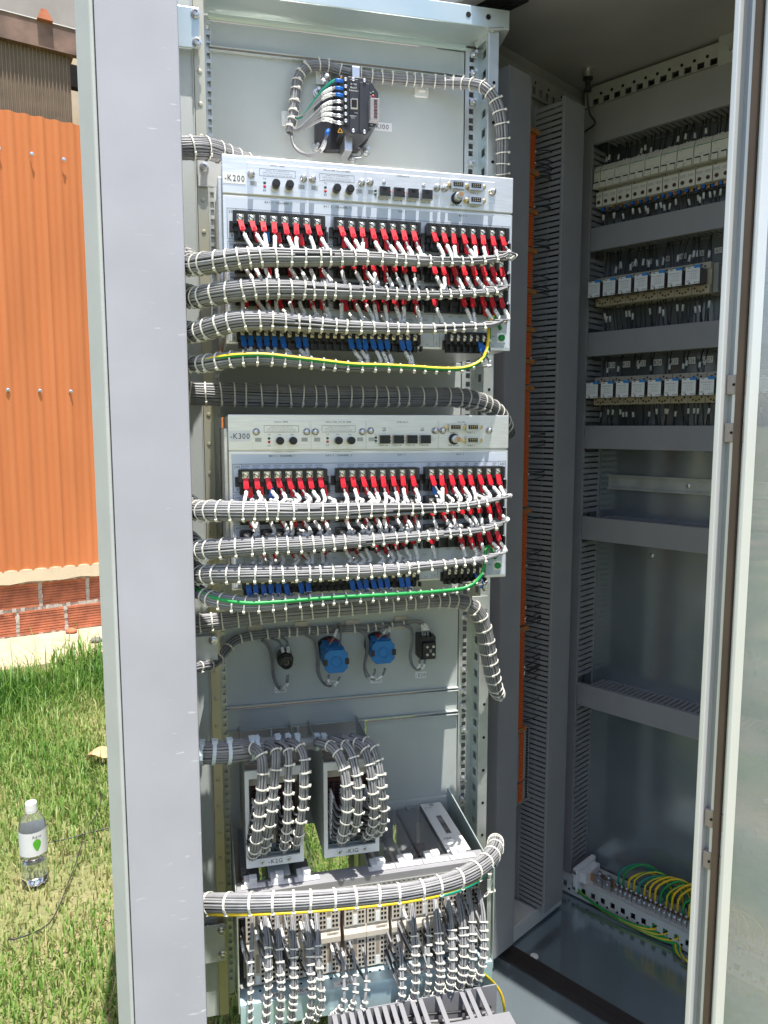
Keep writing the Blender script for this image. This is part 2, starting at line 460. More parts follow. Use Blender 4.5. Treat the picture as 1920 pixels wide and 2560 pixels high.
# a gently uneven sheet near by, running out flat to the horizon
gb = MB()
xs = [-900, -200, -40, -12] + [round(-6 + 0.4 * i, 2) for i in range(31)] + [12, 40, 200, 900]
ys = [-900, -200, -40, -12] + [round(-6 + 0.4 * i, 2) for i in range(36)] + [14, 40, 200, 900]
def ground_z(x, y):
    return 0.012 * math.sin(2.1 * x + 0.7) * math.sin(1.7 * y) - 0.012
gv = [(x, y, ground_z(x, y) if abs(x) < 7 and abs(y) < 9 else -0.02) for y in ys for x in xs]
nx = len(xs)
gb.add(gv, [(j * nx + i, j * nx + i + 1, (j + 1) * nx + i + 1, (j + 1) * nx + i) for j in range(len(ys) - 1) for i in range(nx - 1)])
ground = gb.build('ground', 'lawn_soil', smooth=True)
struct(ground)

# grass: blades in one mesh
def grass_material():
    m = bpy.data.materials.new('grass_blade'); m.use_nodes = True
    nt = m.node_tree; n = nt.nodes; L = nt.links; b = n['Principled BSDF']
    b.inputs['Roughness'].default_value = 0.5; b.inputs['Specular IOR Level'].default_value = 0.35
    at = n.new('ShaderNodeAttribute'); at.attribute_name = 'tint'
    rp = n.new('ShaderNodeValToRGB'); e = rp.color_ramp.elements
    e[0].position = 0.0; e[0].color = (0.055, 0.16, 0.02, 1)
    e[1].position = 1.0; e[1].color = (0.46, 0.40, 0.19, 1)
    k = rp.color_ramp.elements.new(0.35); k.color = (0.16, 0.29, 0.05, 1)
    k = rp.color_ramp.elements.new(0.66); k.color = (0.28, 0.34, 0.11, 1)
    L.new(at.outputs['Fac'], rp.inputs[0]); L.new(rp.outputs[0], b.inputs['Base Color'])
    tl = n.new('ShaderNodeBsdfTranslucent'); L.new(rp.outputs[0], tl.inputs['Color'])
    mx = n.new('ShaderNodeMixShader'); mx.inputs['Fac'].default_value = 0.35
    L.new(b.outputs[0], mx.inputs[1]); L.new(tl.outputs[0], mx.inputs[2]); L.new(mx.outputs[0], n['Material Output'].inputs['Surface'])
    MATS['grass_blade'] = m
grass_material()
def make_grass(name, pts, hts, tint, seed, lean=0.7, wid=(0.0012, 0.0028)):
    rg = np.random.default_rng(seed); N = len(pts)
    az = rg.uniform(0, 2 * np.pi, N); ln = rg.uniform(0.15, 1.0, N) * lean; w = rg.uniform(*wid, N)
    d = np.stack([np.cos(az), np.sin(az)], 1); s = np.stack([-d[:, 1], d[:, 0]], 1)
    V = np.zeros((N, 5, 3))
    for j, (f, zf, wf) in enumerate(((0, 0, 1), (0, 0, -1), (0.30, 0.62, 0.8), (0.30, 0.62, -0.8), (1.0, 0.92, 0))):
        V[:, j, :2] = pts[:, :2] + d * (ln * hts * f)[:, None] + s * (w * wf)[:, None]
        V[:, j, 2] = pts[:, 2] + hts * zf * np.sqrt(np.maximum(0.15, 1 - 0.55 * ln ** 2)) * (1 if f < 0.9 else 1 - 0.25 * ln)
    me = bpy.data.meshes.new(name)
    me.vertices.add(N * 5); me.vertices.foreach_set('co', V.reshape(-1))
    fi = np.arange(N)[:, None] * 5
    tri = np.concatenate([fi + np.array([[0, 1, 3]]), fi + np.array([[0, 3, 2]]), fi + np.array([[2, 3, 4]])], 1).reshape(-1)
    me.loops.add(len(tri)); me.loops.foreach_set('vertex_index', tri.astype(np.int32))
    nf = len(tri) // 3
    me.polygons.add(nf); me.polygons.foreach_set('loop_start', np.arange(nf, dtype=np.int32) * 3)
    a = me.attributes.new('tint', 'FLOAT', 'POINT'); a.data.foreach_set('value', np.repeat(tint, 5).astype(np.float32))
    me.materials.append(MATS['grass_blade']); me.update(); me.validate()
    o = bpy.data.objects.new(name, me); C.objects.link(o)
    return o
rg = np.random.default_rng(3)
def lumps(x, y):
    return (np.sin(3.1 * x + 1.3 * np.sin(2.3 * y)) * np.sin(2.7 * y + 0.9 * np.sin(3.7 * x)) + 0.6 * np.sin(7.9 * x + 2.0) * np.sin(8.3 * y + 1.0 + np.sin(5 * x))) / 1.6
def scatter(n, x0, x1, y0, y1):
    x = rg.uniform(x0, x1, n); y = rg.uniform(y0, y1, n)
    return x, y
gx, gy = scatter(230000, -2.4, 0.9, 0.75, 4.6)
fx, fy = scatter(40000, -5, 5, -2.5, 8)
gx = np.concatenate([gx, fx]); gy = np.concatenate([gy, fy])
c32, s32 = math.cos(WALL.rz), math.sin(WALL.rz)
wl = (gx - WALL.o.x) * -s32 + (gy - WALL.o.y) * c32            # distance behind the face of the wall
near_wall = np.exp(-((wl + 1.02) / 0.30) ** 2)                   # ranker growth in front of the paving
cabx = (gx - CAB.o.x) * math.cos(CAB.rz) + (gy - CAB.o.y) * math.sin(CAB.rz)
caby = -(gx - CAB.o.x) * math.sin(CAB.rz) + (gy - CAB.o.y) * math.cos(CAB.rz)
edge = 0.10 * np.sin(6.0 * gx) + 0.07 * np.sin(17 * gx + 1) + 0.05 * np.sin(41 * gx) + rg.normal(0, 0.05, len(gx))
keep = (wl < -0.72 + edge) & ~((cabx > -1.0) & (cabx < -0.14) & (caby > 0) & (caby < 0.64))
lm = lumps(gx, gy)
keep &= rg.uniform(0, 1, len(gx)) < np.clip(0.80 + 0.4 * lm + near_wall, 0.35, 1)
gx, gy, lm, near_wall = gx[keep], gy[keep], lm[keep], near_wall[keep]
gz = 0.012 * np.sin(2.1 * gx + 0.7) * np.sin(1.7 * gy) - 0.014
hts = rg.uniform(0.018, 0.05, len(gx)) * (1 + 0.5 * np.clip(lm, -0.6, 1)) * (1 + 2.6 * near_wall * rg.uniform(0.3, 1, len(gx)))
hts *= np.where(rg.uniform(0, 1, len(gx)) < 0.03, 2.4, 1)
tint = np.clip(0.55 - 0.30 * lm - 0.42 * near_wall + rg.normal(0, 0.22, len(gx)), 0, 1)
grass = make_grass('grass', np.stack([gx, gy, gz], 1), hts, tint, 5)
wx = rg.uniform(-3.2, 1.5, 9000); wy0 = rg.normal(-0.80, 0.16, 9000)
wx2 = WALL.o.x + c32 * (wx + 1.2) - s32 * wy0; wy2 = WALL.o.y + s32 * (wx + 1.2) + c32 * wy0
clump = np.sin(5.3 * wx) + np.sin(11.7 * wx + 2) + rg.normal(0, .5, 9000); kk = clump > 0.1
weeds = make_grass('weeds', np.stack([wx2[kk], wy2[kk], np.full(kk.sum(), -0.01)], 1), rg.uniform(0.06, 0.20, kk.sum()) * (0.6 + 0.3 * np.clip(clump[kk], 0, 2)), np.clip(rg.normal(0.26, 0.18, kk.sum()), 0, 1), 9, lean=0.9, wid=(0.0015, 0.0045))
struct(weeds, 'stuff', 'ragged taller green weeds along the foot of the paving', 'weeds')
struct(grass, 'stuff', 'short green and straw coloured lawn grass around the cabinet', 'grass')

# paving at the foot of the wall
pm = MB(); pm.box(-2.6, 7.0, -0.62, 0.0, -0.06, 0.012)
path = pm.build('path', 'paving'); path.location = WALL.o; path.rotation_euler = (0, 0, WALL.rz)
struct(path)

# ---- orange shed wall: bricks, concrete sill, corrugated sheets
t = thing('shed_wall', 'orange corrugated sheet wall on a low red brick base across the lawn', 'wall', WALL, (0, 0, 0))
bL, bH, bJ = 0.243, 0.142, 0.017
core = MB()
rm = random.Random(4)
def joint(x0, x1, z0, z1, nn):
    for i in range(nn):
        a0, a1 = x0 + (x1 - x0) * i / nn, x0 + (x1 - x0) * (i + 1) / nn
        core.box(a0, a1, rm.uniform(-0.004, 0.005), 0.05, z0 - rm.uniform(0, .004), z1 + rm.uniform(0, .004))
core.box(-2.4, 7.0, 0.03, 0.11, -0.05, 0.335)
for zj in (0.0, 0.160, 0.319): joint(-2.4, 7.0, zj, zj + 0.018, 420)
core.build('mortar', 'mortar', t)
def brick_mesh(name, L_):
    """hollow clay brick, ribbed along its face"""
    b = MB(); nr = 9; h = bH / nr
    b.box(0, L_, 0.004, 0.10, 0, bH)
    for i in range(nr):
        if i in (0, nr - 1): b.box(0, L_, -0.001, 0.004, i * h, (i + 1) * h - 0.002)
        else: b.box(0, L_, 0.0005 * (i % 2), 0.004, i * h + 0.0035, (i + 1) * h - 0.0035)
    return b.mesh(name, 'terracotta')
bm_full = brick_mesh('brick', bL)
for row in range(2):
    off = 0.0225 if row else -0.105
    for i in range(-9, 27):
        x = off + i * (bL + bJ)
        z = 0.018 + row * (bH + bJ)
        vj = MB()
        for q_ in range(6): vj.box(x - bJ - rm.uniform(0, .004), x + rm.uniform(0, .004), rm.uniform(-0.004, 0.005), 0.05, z + bH * q_ / 6, z + bH * (q_ + 1) / 6)
        vj.build('mortar_joint', 'mortar', t)
        piece('brick', bm_full, t, (x + random.uniform(-.003, .003), random.uniform(-.004, .003), z))
sill = MB()
n = 100
for i in range(n):
    x0, x1 = -2.4 + 9.4 * i / n, -2.4 + 9.4 * (i + 1) / n
    za = 0.332 + 0.006 * math.sin(i * 2.3); zb = 0.332 + 0.006 * math.sin((i + 1) * 2.3)
    sill.add([(x0, -0.035, za), (x1, -0.035, zb), (x1, 0.12, zb), (x0, 0.12, za), (x0, -0.03, 0.405), (x1, -0.03, 0.405), (x1, 0.12, 0.405), (x0, 0.12, 0.405)],
             [(0, 3, 2, 1), (4, 5, 6, 7), (0, 1, 5, 4), (2, 3, 7, 6)])
sill.build('concrete_sill', 'cream', t)
PITCH = 0.078
def sheet(x0, x1, z0, z1, y, pitch, amp, squ=1.6, n=10):
    m = MB(); m.smooth = True
    k = int((x1 - x0) / pitch * n); vs = []
    for i in range(k + 1):
        x = x0 + (x1 - x0) * i / k
        s = math.sin(2 * math.pi * x / pitch); s = math.copysign(abs(s) ** (1 / squ), s)
        vs.append((x, y + amp * s))
    m.add([(x, y_, z) for x, y_ in vs for z in (z0, z1)], [(2 * i, 2 * i + 2, 2 * i + 3, 2 * i + 1) for i in range(k)])
    return m
for i in range(11):
    x0 = -2.4 + i * 0.85; s = sheet(x0, x0 + 0.88, 0.398, 2.912 - 0.002 * i, -0.022 - 0.001 * (i % 2), PITCH, 0.009)
    o = s.build('corrugated_sheet', 'orange_sheet', t)
    md = o.modifiers.new('gauge', 'SOLIDIFY'); md.thickness = 0.0012; md.use_rim = False
sc = MB(); sc.lathe((0, 0, 0), (0, -1, 0), [(0, 0.011), (0.003, 0.011), (0.004, 0.007), (0.008, 0.0055)], 10); scm = sc.mesh('screw', 'steel')
for z in (2.70, 1.42):
    for i in range(-14, 42):
        piece('screw', scm, t, (0.083 + i * 0.163 - (0.02 if z < 2 else 0), -0.034, z))

# ---- brown ribbed plastic screen, eaves and neighbouring walls above and behind the orange sheets
t = thing('ribbed_screen', 'translucent brown ribbed plastic screen above the orange sheets', 'screen', WALL, (0, 0.1, 2.8))
s = sheet(-2.4, 0.325, 2.80, 3.36, 0.1, 0.0195, 0.005, 1.0, 8); o = s.build('ribbed_sheet', 'brown_sheet', t)
MB().box(-2.4, 0.325, 0.116, 0.15, 2.80, 2.84).build('batten', 'brown_wood', t)
MB().box(-2.4, 0.325, 0.116, 0.15, 3.30, 3.34).build('batten', 'brown_wood', t)
t = thing('shed_eaves', 'dark brown timber eaves board with a rusty ridge clip above the screen', 'roof', WALL, (0, 0.2, 3.3))
MB().box(-2.5, 7.0, 0.06, 0.10, 3.31, 3.447).build('fascia_board', 'brown_wood', t)
MB().prism([(0.10, 3.31), (2.6, 3.31 - 0.25), (2.6, 3.45 - 0.25), (0.10, 3.445)], 0, -2.5, 0.345).build('roof_deck', 'brown_wood', t)
MB().prism([(0.155, 3.447), (0.235, 3.447), (0.205, 3.50), (0.175, 3.50)], 1, 0.03, 0.12).build('ridge_clip', 'terracotta', t)
MB().box(-2.5, 7.0, 0.055, 0.12, 3.4475, 3.4515).build('sunlit_edge', 'marker_white', t)  # white strip added to paint the sunlit upper edge of the eaves
MB().box(0.30, 7.0, 0.3, 0.36, 3.235, 3.36).build('gap_shade', 'dark_hole', t)  # black box painted in for the shade of the gap under the eaves
t = thing('cream_wall', 'cream rendered back wall glimpsed beside the ribbed screen', 'wall', WALL, (0, 0.9, 0))
MB().box(-2.5, 7.0, 0.9, 1.0, -0.05, 3.72).build('wall_slab', 'cream', t)
t = thing('grey_building', 'pale grey rendered neighbouring building rising behind the eaves', 'building', WALL, (0, 3.0, 0))
MB().box(-4.0, 7.0, 2.7, 4.2, -0.05, 6.0).build('wall_slab', 'grey_render', t)
MB().box(-4.05, 7.05, 2.66, 2.70, 4.10, 4.16).build('string_course', 'cream', t)

# ---- water bottle on the grass
bx, by = (-0.9415, 1.9041, 0)[:2]
t = thing('water_bottle', 'clear plastic water bottle with white cap standing half full on the lawn', 'bottle', WORLD, (bx, by, 0))
bot = MB(); bot.smooth = True
prof = [(0.0, 0.026), (0.004, 0.0325), (0.02, 0.033), (0.03, 0.0315), (0.045, 0.033), (0.075, 0.0335), (0.155, 0.0335), (0.17, 0.032), (0.185, 0.025), (0.195, 0.016), (0.203, 0.0125), (0.215, 0.0125)]
bot.lathe((bx, by, 0), (0, 0, 1), prof, 28); bot.build('body', 'bottle_clear', t)
wt = MB(); wt.smooth = True
wt.lathe((bx, by, 0), (0, 0, 1), [(0.003, 0.0255), (0.006, 0.0312), (0.02, 0.0317), (0.03, 0.0302), (0.045, 0.0317), (0.064, 0.0320), (0.065, 0.0318)], 28); wt.build('water', 'water', t)
cp = MB(); cp.lathe((bx, by, 0.203), (0, 0, 1), [(0, 0.0145), (0.020, 0.0145), (0.022, 0.0135)], 24); cp.lathe((bx, by, 0.199), (0, 0, 1), [(0, 0.0145), (0.003, 0.0145)], 24); cp.build('cap', 'marker_white', t)
lb = MB(); N = 40; rl = 0.0341
lb.smooth = True
for i in range(N):
    a0, a1 = 2 * math.pi * i / N, 2 * math.pi * (i + 1) / N
    lb.add([(bx + rl * math.cos(a), by + rl * math.sin(a), z) for a, z in ((a0, 0.088), (a1, 0.088), (a1, 0.153), (a0, 0.153))], [(0, 1, 2, 3)])
lab = lb.build('label', 'label_white', t)
lf = MB()
def on_bottle(u, z, r=0.0345): # u: angle away from the viewer-facing side
    a = math.atan2(-by, -bx) + u
    return (bx + r * math.cos(a), by + r * math.sin(a), z)
for i in range(10):
    for j in range(6):
        def q(i_, j_):
            s_ = i_ / 10; hw = 0.42 * math.sin(math.pi * min(1, s_ * 0.93 + 0.07)) ** 0.6 * (0.35 + 0.65 * s_)
            return on_bottle(0.28 + hw * (j_ / 3 - 1), 0.103 + 0.032 * s_)
        lf.add([q(i, j), q(i, j + 1), q(i + 1, j + 1), q(i + 1, j)], [(0, 1, 2, 3)])
lf.build('leaf_emblem', 'leaf_green', lab)
bt = MB()
text(bt, 'Agua', (0, 0.142), 0.007, 0, xf=lambda X, Z: on_bottle(0.28 + X / 0.0345, Z))
bt.build('lettering', 'ink', lab)

# ---- black cord lying in the grass, dry leaf, pebbles
def lawn_pt(x, y, z=0.02): return (x, y, z)
for nm, pts, lbl in (('cord', [(-1.1538, 2.6528, 0), (-1.039, 2.5248, 0), (-0.9407, 2.3749, 0), (-0.8999, 2.2459, 0), (-0.8932, 2.1295, 0), (-0.8602, 1.9747, 0), (-0.8421, 1.8653, 0), (-0.8294, 1.7984, 0), (-0.8243, 1.7135, 0), (-0.862, 1.6632, 0), (-0.8884, 1.6493, 0)], 'black cord snaking through the lawn towards the viewer beside the bottle'),
                     ('cord', [(-0.9821, 2.0733, 0), (-0.9249, 2.0903, 0), (-0.8862, 2.1119, 0), (-0.8172, 2.1518, 0), (-0.7742, 2.1862, 0)], 'short black cord crossing the lawn from the bottle to the cabinet')):
    t = thing(nm, lbl, 'cord', WORLD, (pts[0][0], pts[0][1], 0), 'cords on the lawn')
    p = spline([(a[0], a[1], 0.011 + 0.007 * math.sin(7 * k)) for k, a in enumerate(pts)], 60)
    MB().tube(p, 0.0018, 6).build('sheath', 'wire_dark', t)
lx, ly = (-1.0147, 2.5651, 0)[:2]
t = thing('dry_leaf', 'curled dry brown leaf lying on the grass beside the cabinet', 'leaf', WORLD, (lx, ly, 0.03))
lm_ = MB(); lm_.smooth = True
for i in range(8):
    for j in range(4):
        def q(a, b):
            u = a / 8; v = b / 4 - 0.5; w = 0.05 * math.sin(math.pi * u) ** 0.7
            return (lx - 0.045 + 0.10 * u, ly + 0.05 * u + 2 * v * w * 0.8, 0.035 + 0.02 * abs(2 * v) ** 1.5 + 0.012 * math.sin(6 * u))
        lm_.add([q(i, j), q(i + 1, j), q(i + 1, j + 1), q(i, j + 1)], [(0, 1, 2, 3)])
lm_.build('blade', 'dry_leaf', t)
for k, (px, lbl) in enumerate((((-1.62, 4.1303, 0), 'small grey stone on the cream paving below the brick wall'), ((-1.8388, 4.3102, 0), 'broken terracotta brick shard on the paving against the brick wall'))):
    t = thing('stone' if k == 0 else 'brick_shard', lbl, 'stone', WORLD, (px[0], px[1], 0.012))
    s_ = MB(); s_.smooth = True
    s_.lathe((px[0], px[1], 0.012), (0, 0, 1), [(0, 0.02), (0.01, 0.03), (0.022, 0.024), (0.03, 0.008)], 9)
    s_.v = [(px[0] + (x - px[0]) * (1.3 + 0.2 * math.sin(9 * z * 50 + x * 90)), y + 0.006 * math.sin(40 * x), z) for x, y, z in s_.v]
    s_.build('lump', 'stone' if k == 0 else 'terracotta', t)

# ================================================================ cabinet enclosure
XL, XR, YB, ZF, ZT = -0.985, -0.165, 0.60, 0.05, 1.985
cabt = thing('control_cabinet', 'tall grey steel control cabinet standing open on the lawn, its inside in shade', 'cabinet', CAB, (-0.575, 0.3, 0))
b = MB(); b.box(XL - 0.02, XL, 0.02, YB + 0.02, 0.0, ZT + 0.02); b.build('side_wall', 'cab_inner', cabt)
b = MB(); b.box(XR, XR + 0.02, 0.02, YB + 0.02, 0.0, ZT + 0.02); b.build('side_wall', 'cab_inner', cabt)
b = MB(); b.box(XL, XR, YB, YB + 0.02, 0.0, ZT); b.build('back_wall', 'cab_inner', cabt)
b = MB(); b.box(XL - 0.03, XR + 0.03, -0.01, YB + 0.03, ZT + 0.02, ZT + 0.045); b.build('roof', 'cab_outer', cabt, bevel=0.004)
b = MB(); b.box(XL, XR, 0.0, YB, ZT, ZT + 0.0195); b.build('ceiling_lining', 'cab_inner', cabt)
b = MB(); b.box(XL, XR, 0.228, YB, 0.035, ZF); b.box(XL, XR, 0.0, 0.180, 0.035, ZF); b.box(XL, XR, 0.18, 0.228, 0.02, ZF - 0.006); b.build('floor', 'cab_floor', cabt)
b = MB(); b.box(XL, XR, 0.1805, 0.203, ZF - 0.006, ZF + 0.004); b.box(XL, XR, 0.205, 0.2275, ZF - 0.006, ZF + 0.003); b.build('gasket_strip', 'gasket', cabt)
b = MB(); b.box(XL - 0.02, XR + 0.02, 0.02, YB + 0.02, -0.04, 0.034); b.build('plinth', 'duct', cabt)
# front frame
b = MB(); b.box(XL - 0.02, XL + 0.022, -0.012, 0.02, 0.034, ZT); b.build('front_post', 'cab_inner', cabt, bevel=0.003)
b = MB(); b.box(XR - 0.022, XR + 0.02, -0.012, 0.02, 0.034, ZT); b.build('front_post', 'cab_outer', cabt, bevel=0.003)
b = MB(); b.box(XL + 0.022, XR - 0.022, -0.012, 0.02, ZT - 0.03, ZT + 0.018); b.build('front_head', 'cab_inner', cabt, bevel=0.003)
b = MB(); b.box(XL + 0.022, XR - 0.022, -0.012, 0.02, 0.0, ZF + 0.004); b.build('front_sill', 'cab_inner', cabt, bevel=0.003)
# mounting plate
b = MB(); b.box(-0.965, -0.185, 0.575, 0.578, 0.10, 1.935); b.build('mounting_plate', 'plate', cabt)
# perforated frame rails: top left, top back, bottom left, bottom back
def holes(a, b_, pitch, w): 
    out = []; z = a
    while z + w < b_: out.append((z, z + w)); z += pitch
    return out
b = MB(); b.strip(1.912, 1.958, 0.03, 0.57, XL + 0.006, XL + 0.009, holes(0.06, 0.56, 0.025, 0.0125), 1.918, 1.933, along='y', face='x')
b.box(XL, XL + 0.006, 0.03, 0.57, 1.953, 1.958)
for y, _ in holes(0.045, 0.55, 0.05, 0.012): b.m = 1; b.cyl((XL + 0.0085, y + 0.025, 1.942), (XL + 0.0096, y + 0.025, 1.942), 0.003, n=8); b.m = 0
b.build('frame_rail', ['cab_rail', 'dark_hole'], cabt)
b = MB(); b.strip(1.936, 1.978, XL + 0.02, XR - 0.02, 0.50, 0.503, holes(-0.945, -0.2, 0.0262, 0.0145), 1.938, 1.9505, along='x', face='y')
for x, _ in holes(-0.945, -0.2, 0.0262, 0.0145): b.m = 1; b.cyl((x + 0.0205, 0.4985, 1.958), (x + 0.0205, 0.4999, 1.958), 0.0032, n=8); b.m = 0
b.box(XL + 0.02, XR - 0.02, 0.503, 0.57, 1.975, 1.978)
b.build('frame_rail', ['cab_rail', 'dark_hole'], cabt)
b = MB(); b.strip(0.054, 0.098, XL + 0.02, XR - 0.02, 0.485, 0.488, holes(-0.955, -0.2, 0.0262, 0.0115), 0.068, 0.083, along='x', face='y')
for x, _ in holes(-0.955, -0.2, 0.0262, 0.0115): b.m = 1; b.cyl((x + 0.0185, 0.4835, 0.066), (x + 0.0185, 0.4849, 0.066), 0.0028, n=8); b.m = 0
b.box(XL + 0.02, XR - 0.02, 0.488, 0.572, 0.095, 0.098)
b.build('frame_rail', ['light_paint', 'dark_hole'], cabt)
b = MB(); b.box(XL + 0.002, XL + 0.062, 0.21, 0.43, 0.056, 0.095); b.build('frame_rail', 'light_paint', cabt, bevel=0.002)
# corner bracket at the roof with its bolt, and the roof earthing stud
b = MB(); b.box(-0.665, -0.56, 0.494, 0.4985, 1.93, 1.985); b.m = 1; b.lathe((-0.635, 0.494, 1.955), (0, -1, 0), [(0, 0.009), (0.003, 0.009), (0.004, 0.006), (0.008, 0.006)], 12); b.build('corner_bracket', ['galv', 'steel'], cabt)
b = MB(); b.m = 0; b.lathe((-0.917, 0.43, ZT), (0, 0, -1), [(0, 0.012), (0.004, 0.012), (0.005, 0.008), (0.018, 0.008)], 12); b.m = 1; b.lathe((-0.917, 0.43, ZT - 0.018), (0, 0, -1), [(0, 0.011), (0.004, 0.011), (0.006, 0.006), (0.02, 0.005), (0.022, 0.0085), (0.028, 0.0085)], 12)
b.build('roof_stud', ['steel', 'black_plastic'], cabt)
b = MB(); b.tube(spline([(-0.917, 0.43, 1.955), (-0.918, 0.432, 1.925), (-0.915, 0.44, 1.895), (-0.92, 0.47, 1.885), (-0.955, 0.485, 1.88)], 20), 0.0022, 6); b.build('stud_lead', 'wire_dark', cabt)
# roof ventilation grille above the hinge
b = MB(); b.box(-0.95, -0.83, 0.022, 0.088, 1.966, 1.9845)
for i in range(10): b.box(-0.9495, -0.8305, 0.024 + i * 0.0064, 0.0275 + i * 0.0064, 1.961, 1.966)
b.build('vent_grille', 'black_plastic', cabt)
# little white plug in the floor
fp = (-0.87, 0.235, ZF)
b = MB(); b.lathe(fp, (0, 0, 1), [(0, 0.009), (0.002, 0.009), (0.003, 0.007)], 14); b.build('floor_plug', 'marker_white', cabt)
for (x, z) in ((-0.60, 1.10), (-0.62, 0.60), (-0.52, 0.42), (-0.80, 0.92)):
    b = MB(); b.lathe((x, 0.575, z), (0, -1, 0), [(0, 0.006), (0.002, 0.006), (0.003, 0.004)], 10); b.build('bolt', 'steel', cabt)

# ---------------------------------------------------------------- wiring ducts
def duct(name, label, base, group='wiring ducts inside the cabinet'):
    return thing(name, label, 'wiring duct', CAB, base, group)
COVER_X0, COVER_X1 = -0.9385, -0.20
HD = (('top', 1.852, 1.933, 'topmost dark grey horizontal wiring duct above the white breaker row'),
      ('b', 1.617, 1.669, 'dark grey horizontal wiring duct between the breaker row and the upper relay row'),
      ('c', 1.381, 1.435, 'dark grey horizontal wiring duct between the two relay rows'),
      ('d', 1.168, 1.2215, 'dark grey horizontal wiring duct just below the lower relay row'),
      ('e', 0.952, 1.007, 'dark grey horizontal wiring duct under the empty mounting rail'),
      ('f', 0.543, 0.5975, 'lowest dark grey horizontal wiring duct across the bare mounting plate'))
fm = MB(); fm.box(0, 0.0085, 0, 0.062, 0, 0.0018); finger = fm.mesh('finger', 'duct')
for nm, z0, z1, lbl in HD:
    t = duct('wiring_duct', lbl, (-0.6, 0.5, z0))
    b = MB(); b.box(COVER_X0, COVER_X1, 0.495, 0.498, z0, z1); b.box(COVER_X0, COVER_X1, 0.498, 0.507, z0, z0 + 0.002); b.box(COVER_X0, COVER_X1, 0.498, 0.507, z1 - 0.002, z1)
    b.build('cover', 'duct', t, bevel=0.001)
    b = MB(); b.box(COVER_X0 + 0.04, COVER_X1, 0.570, 0.5745, z0 + 0.002, z1 - 0.002); b.build('base', 'duct', t)
    k = 0
    x = -0.912
    while x < COVER_X1 - 0.012 and k < 56:
        for zz in ((z0 + 0.0025,) if z0 > 1.3 else (z1 - 0.0045,)):
            piece('finger', finger, t, (x, 0.508, zz))
        x += 0.0125; k += 1
# left vertical duct on the plate
t = duct('wiring_duct', 'tall dark grey vertical duct on the mounting plate where the horizontal ducts end', (-0.954, 0.5, 0.05))
b = MB(); b.box(-0.9695, -0.9395, 0.495, 0.498, 0.052, 1.932); b.box(-0.9695, -0.9675, 0.498, 0.572, 0.052, 1.932); b.build('cover', 'duct', t, bevel=0.001)
fm = MB(); fm.box(0, 0.0018, 0, 0.064, 0, 0.0092); vf = fm.mesh('finger', 'duct')
z = 0.056
while z < 1.93:
    if not any(z0 - 0.012 < z < z1 + 0.002 for _, z0, z1, _l in HD): piece('finger', vf, t, (-0.9415, 0.502, z))
    z += 0.0135
b = MB(); b.box(-0.9415, -0.9397, 0.4985, 0.5018, 0.052, 1.93); b.box(-0.9415, -0.9397, 0.566, 0.574, 0.052, 1.93); b.build('finger_root', 'duct', t)
# two ducts on the left side wall
t = duct('wiring_duct', 'smooth dark grey vertical duct at the front of the left side wall, beside the hinge', (-0.94, 0.16, 0.08))
b = MB(); b.box(-0.902, -0.899, 0.127, 0.197, 0.085, 1.893); b.box(-0.984, -0.902, 0.195, 0.197, 0.085, 1.893); b.box(-0.984, -0.902, 0.127, 0.129, 0.085, 1.893); b.build('cover', 'duct', t, bevel=0.001)
t = duct('wiring_duct', 'slotted dark grey vertical duct on the left side wall behind the orange terminals', (-0.94, 0.35, 0.09))
b = MB(); b.box(-0.906, -0.899, 0.315, 0.392, 0.098, 1.893); b.box(-0.984, -0.906, 0.390, 0.392, 0.098, 1.893); b.box(-0.984, -0.970, 0.316, 0.319, 0.098, 1.893); b.build('cover', 'duct', t, bevel=0.001)
fm = MB(); fm.prism([(-0.0645, 0.001), (-0.0625, 0), (-0.003, 0), (0, 0.0015), (0, 0.0070), (-0.003, 0.0082), (-0.0645, 0.0082)], 1, 0, 0.002); sf = fm.mesh('finger', 'duct')
z = 0.104
while z < 1.885:
    piece('finger', sf, t, (-0.9065, 0.3165, z)); z += 0.0119
b = MB(); b.box(-0.9695, -0.907, 0.375, 0.377, 0.10, 1.89); b.build('slot_shade', 'wire_dark', t)  # dark sheet added behind the slots, standing in for the shade inside

# ---------------------------------------------------------------- orange terminal strip on the side wall
t = thing('terminal_strip', 'long strip of orange and grey terminals running down the left side wall', 'terminal strip', CAB, (-0.93, 0.26, 0.4))
b = MB(); b.box(-0.984, -0.962, 0.21, 0.25, 0.36, 1.82); b.build('rail', 'galv', t)
tm = MB(); tm.m = 0; tm.box(-0.962, -0.930, 0.200, 0.258, 0, 0.0049); tm.m = 1; tm.box(-0.930, -0.924, 0.231, 0.2485, 0.0003, 0.0046); tm.m = 2
tm.box(-0.9305, -0.9292, 0.222, 0.227, 0.001, 0.0040); tm.box(-0.9305, -0.9292, 0.251, 0.256, 0.001, 0.0040)
term = tm.mesh('terminal', ['orange_dull', 'orange_plastic', 'dark_hole'])
tg = MB(); tg.m = 0; tg.box(-0.962, -0.928, 0.200, 0.282, 0, 0.0060); tg.m = 1; tg.box(-0.928, -0.9255, 0.243, 0.2565, 0.0004, 0.0055); tg.m = 2
tg.box(-0.9285, -0.9272, 0.226, 0.234, 0.001, 0.005); tg.box(-0.9285, -0.9272, 0.269, 0.277, 0.001, 0.005)
termg = tg.mesh('terminal', ['terminal_grey', 'orange_plastic', 'dark_hole'])
em = MB(); em.box(-0.962, -0.921, 0.205, 0.2605, 0, 0.0095); endm = em.mesh('end_bracket', 'orange_dull')
ends = [1.806, 1.7265, 1.650, 1.573, 1.4915, 1.4145, 1.3495, 1.2945, 1.0365, 0.7785, 0.551]
z = 1.79; cnt = 0
zs = []
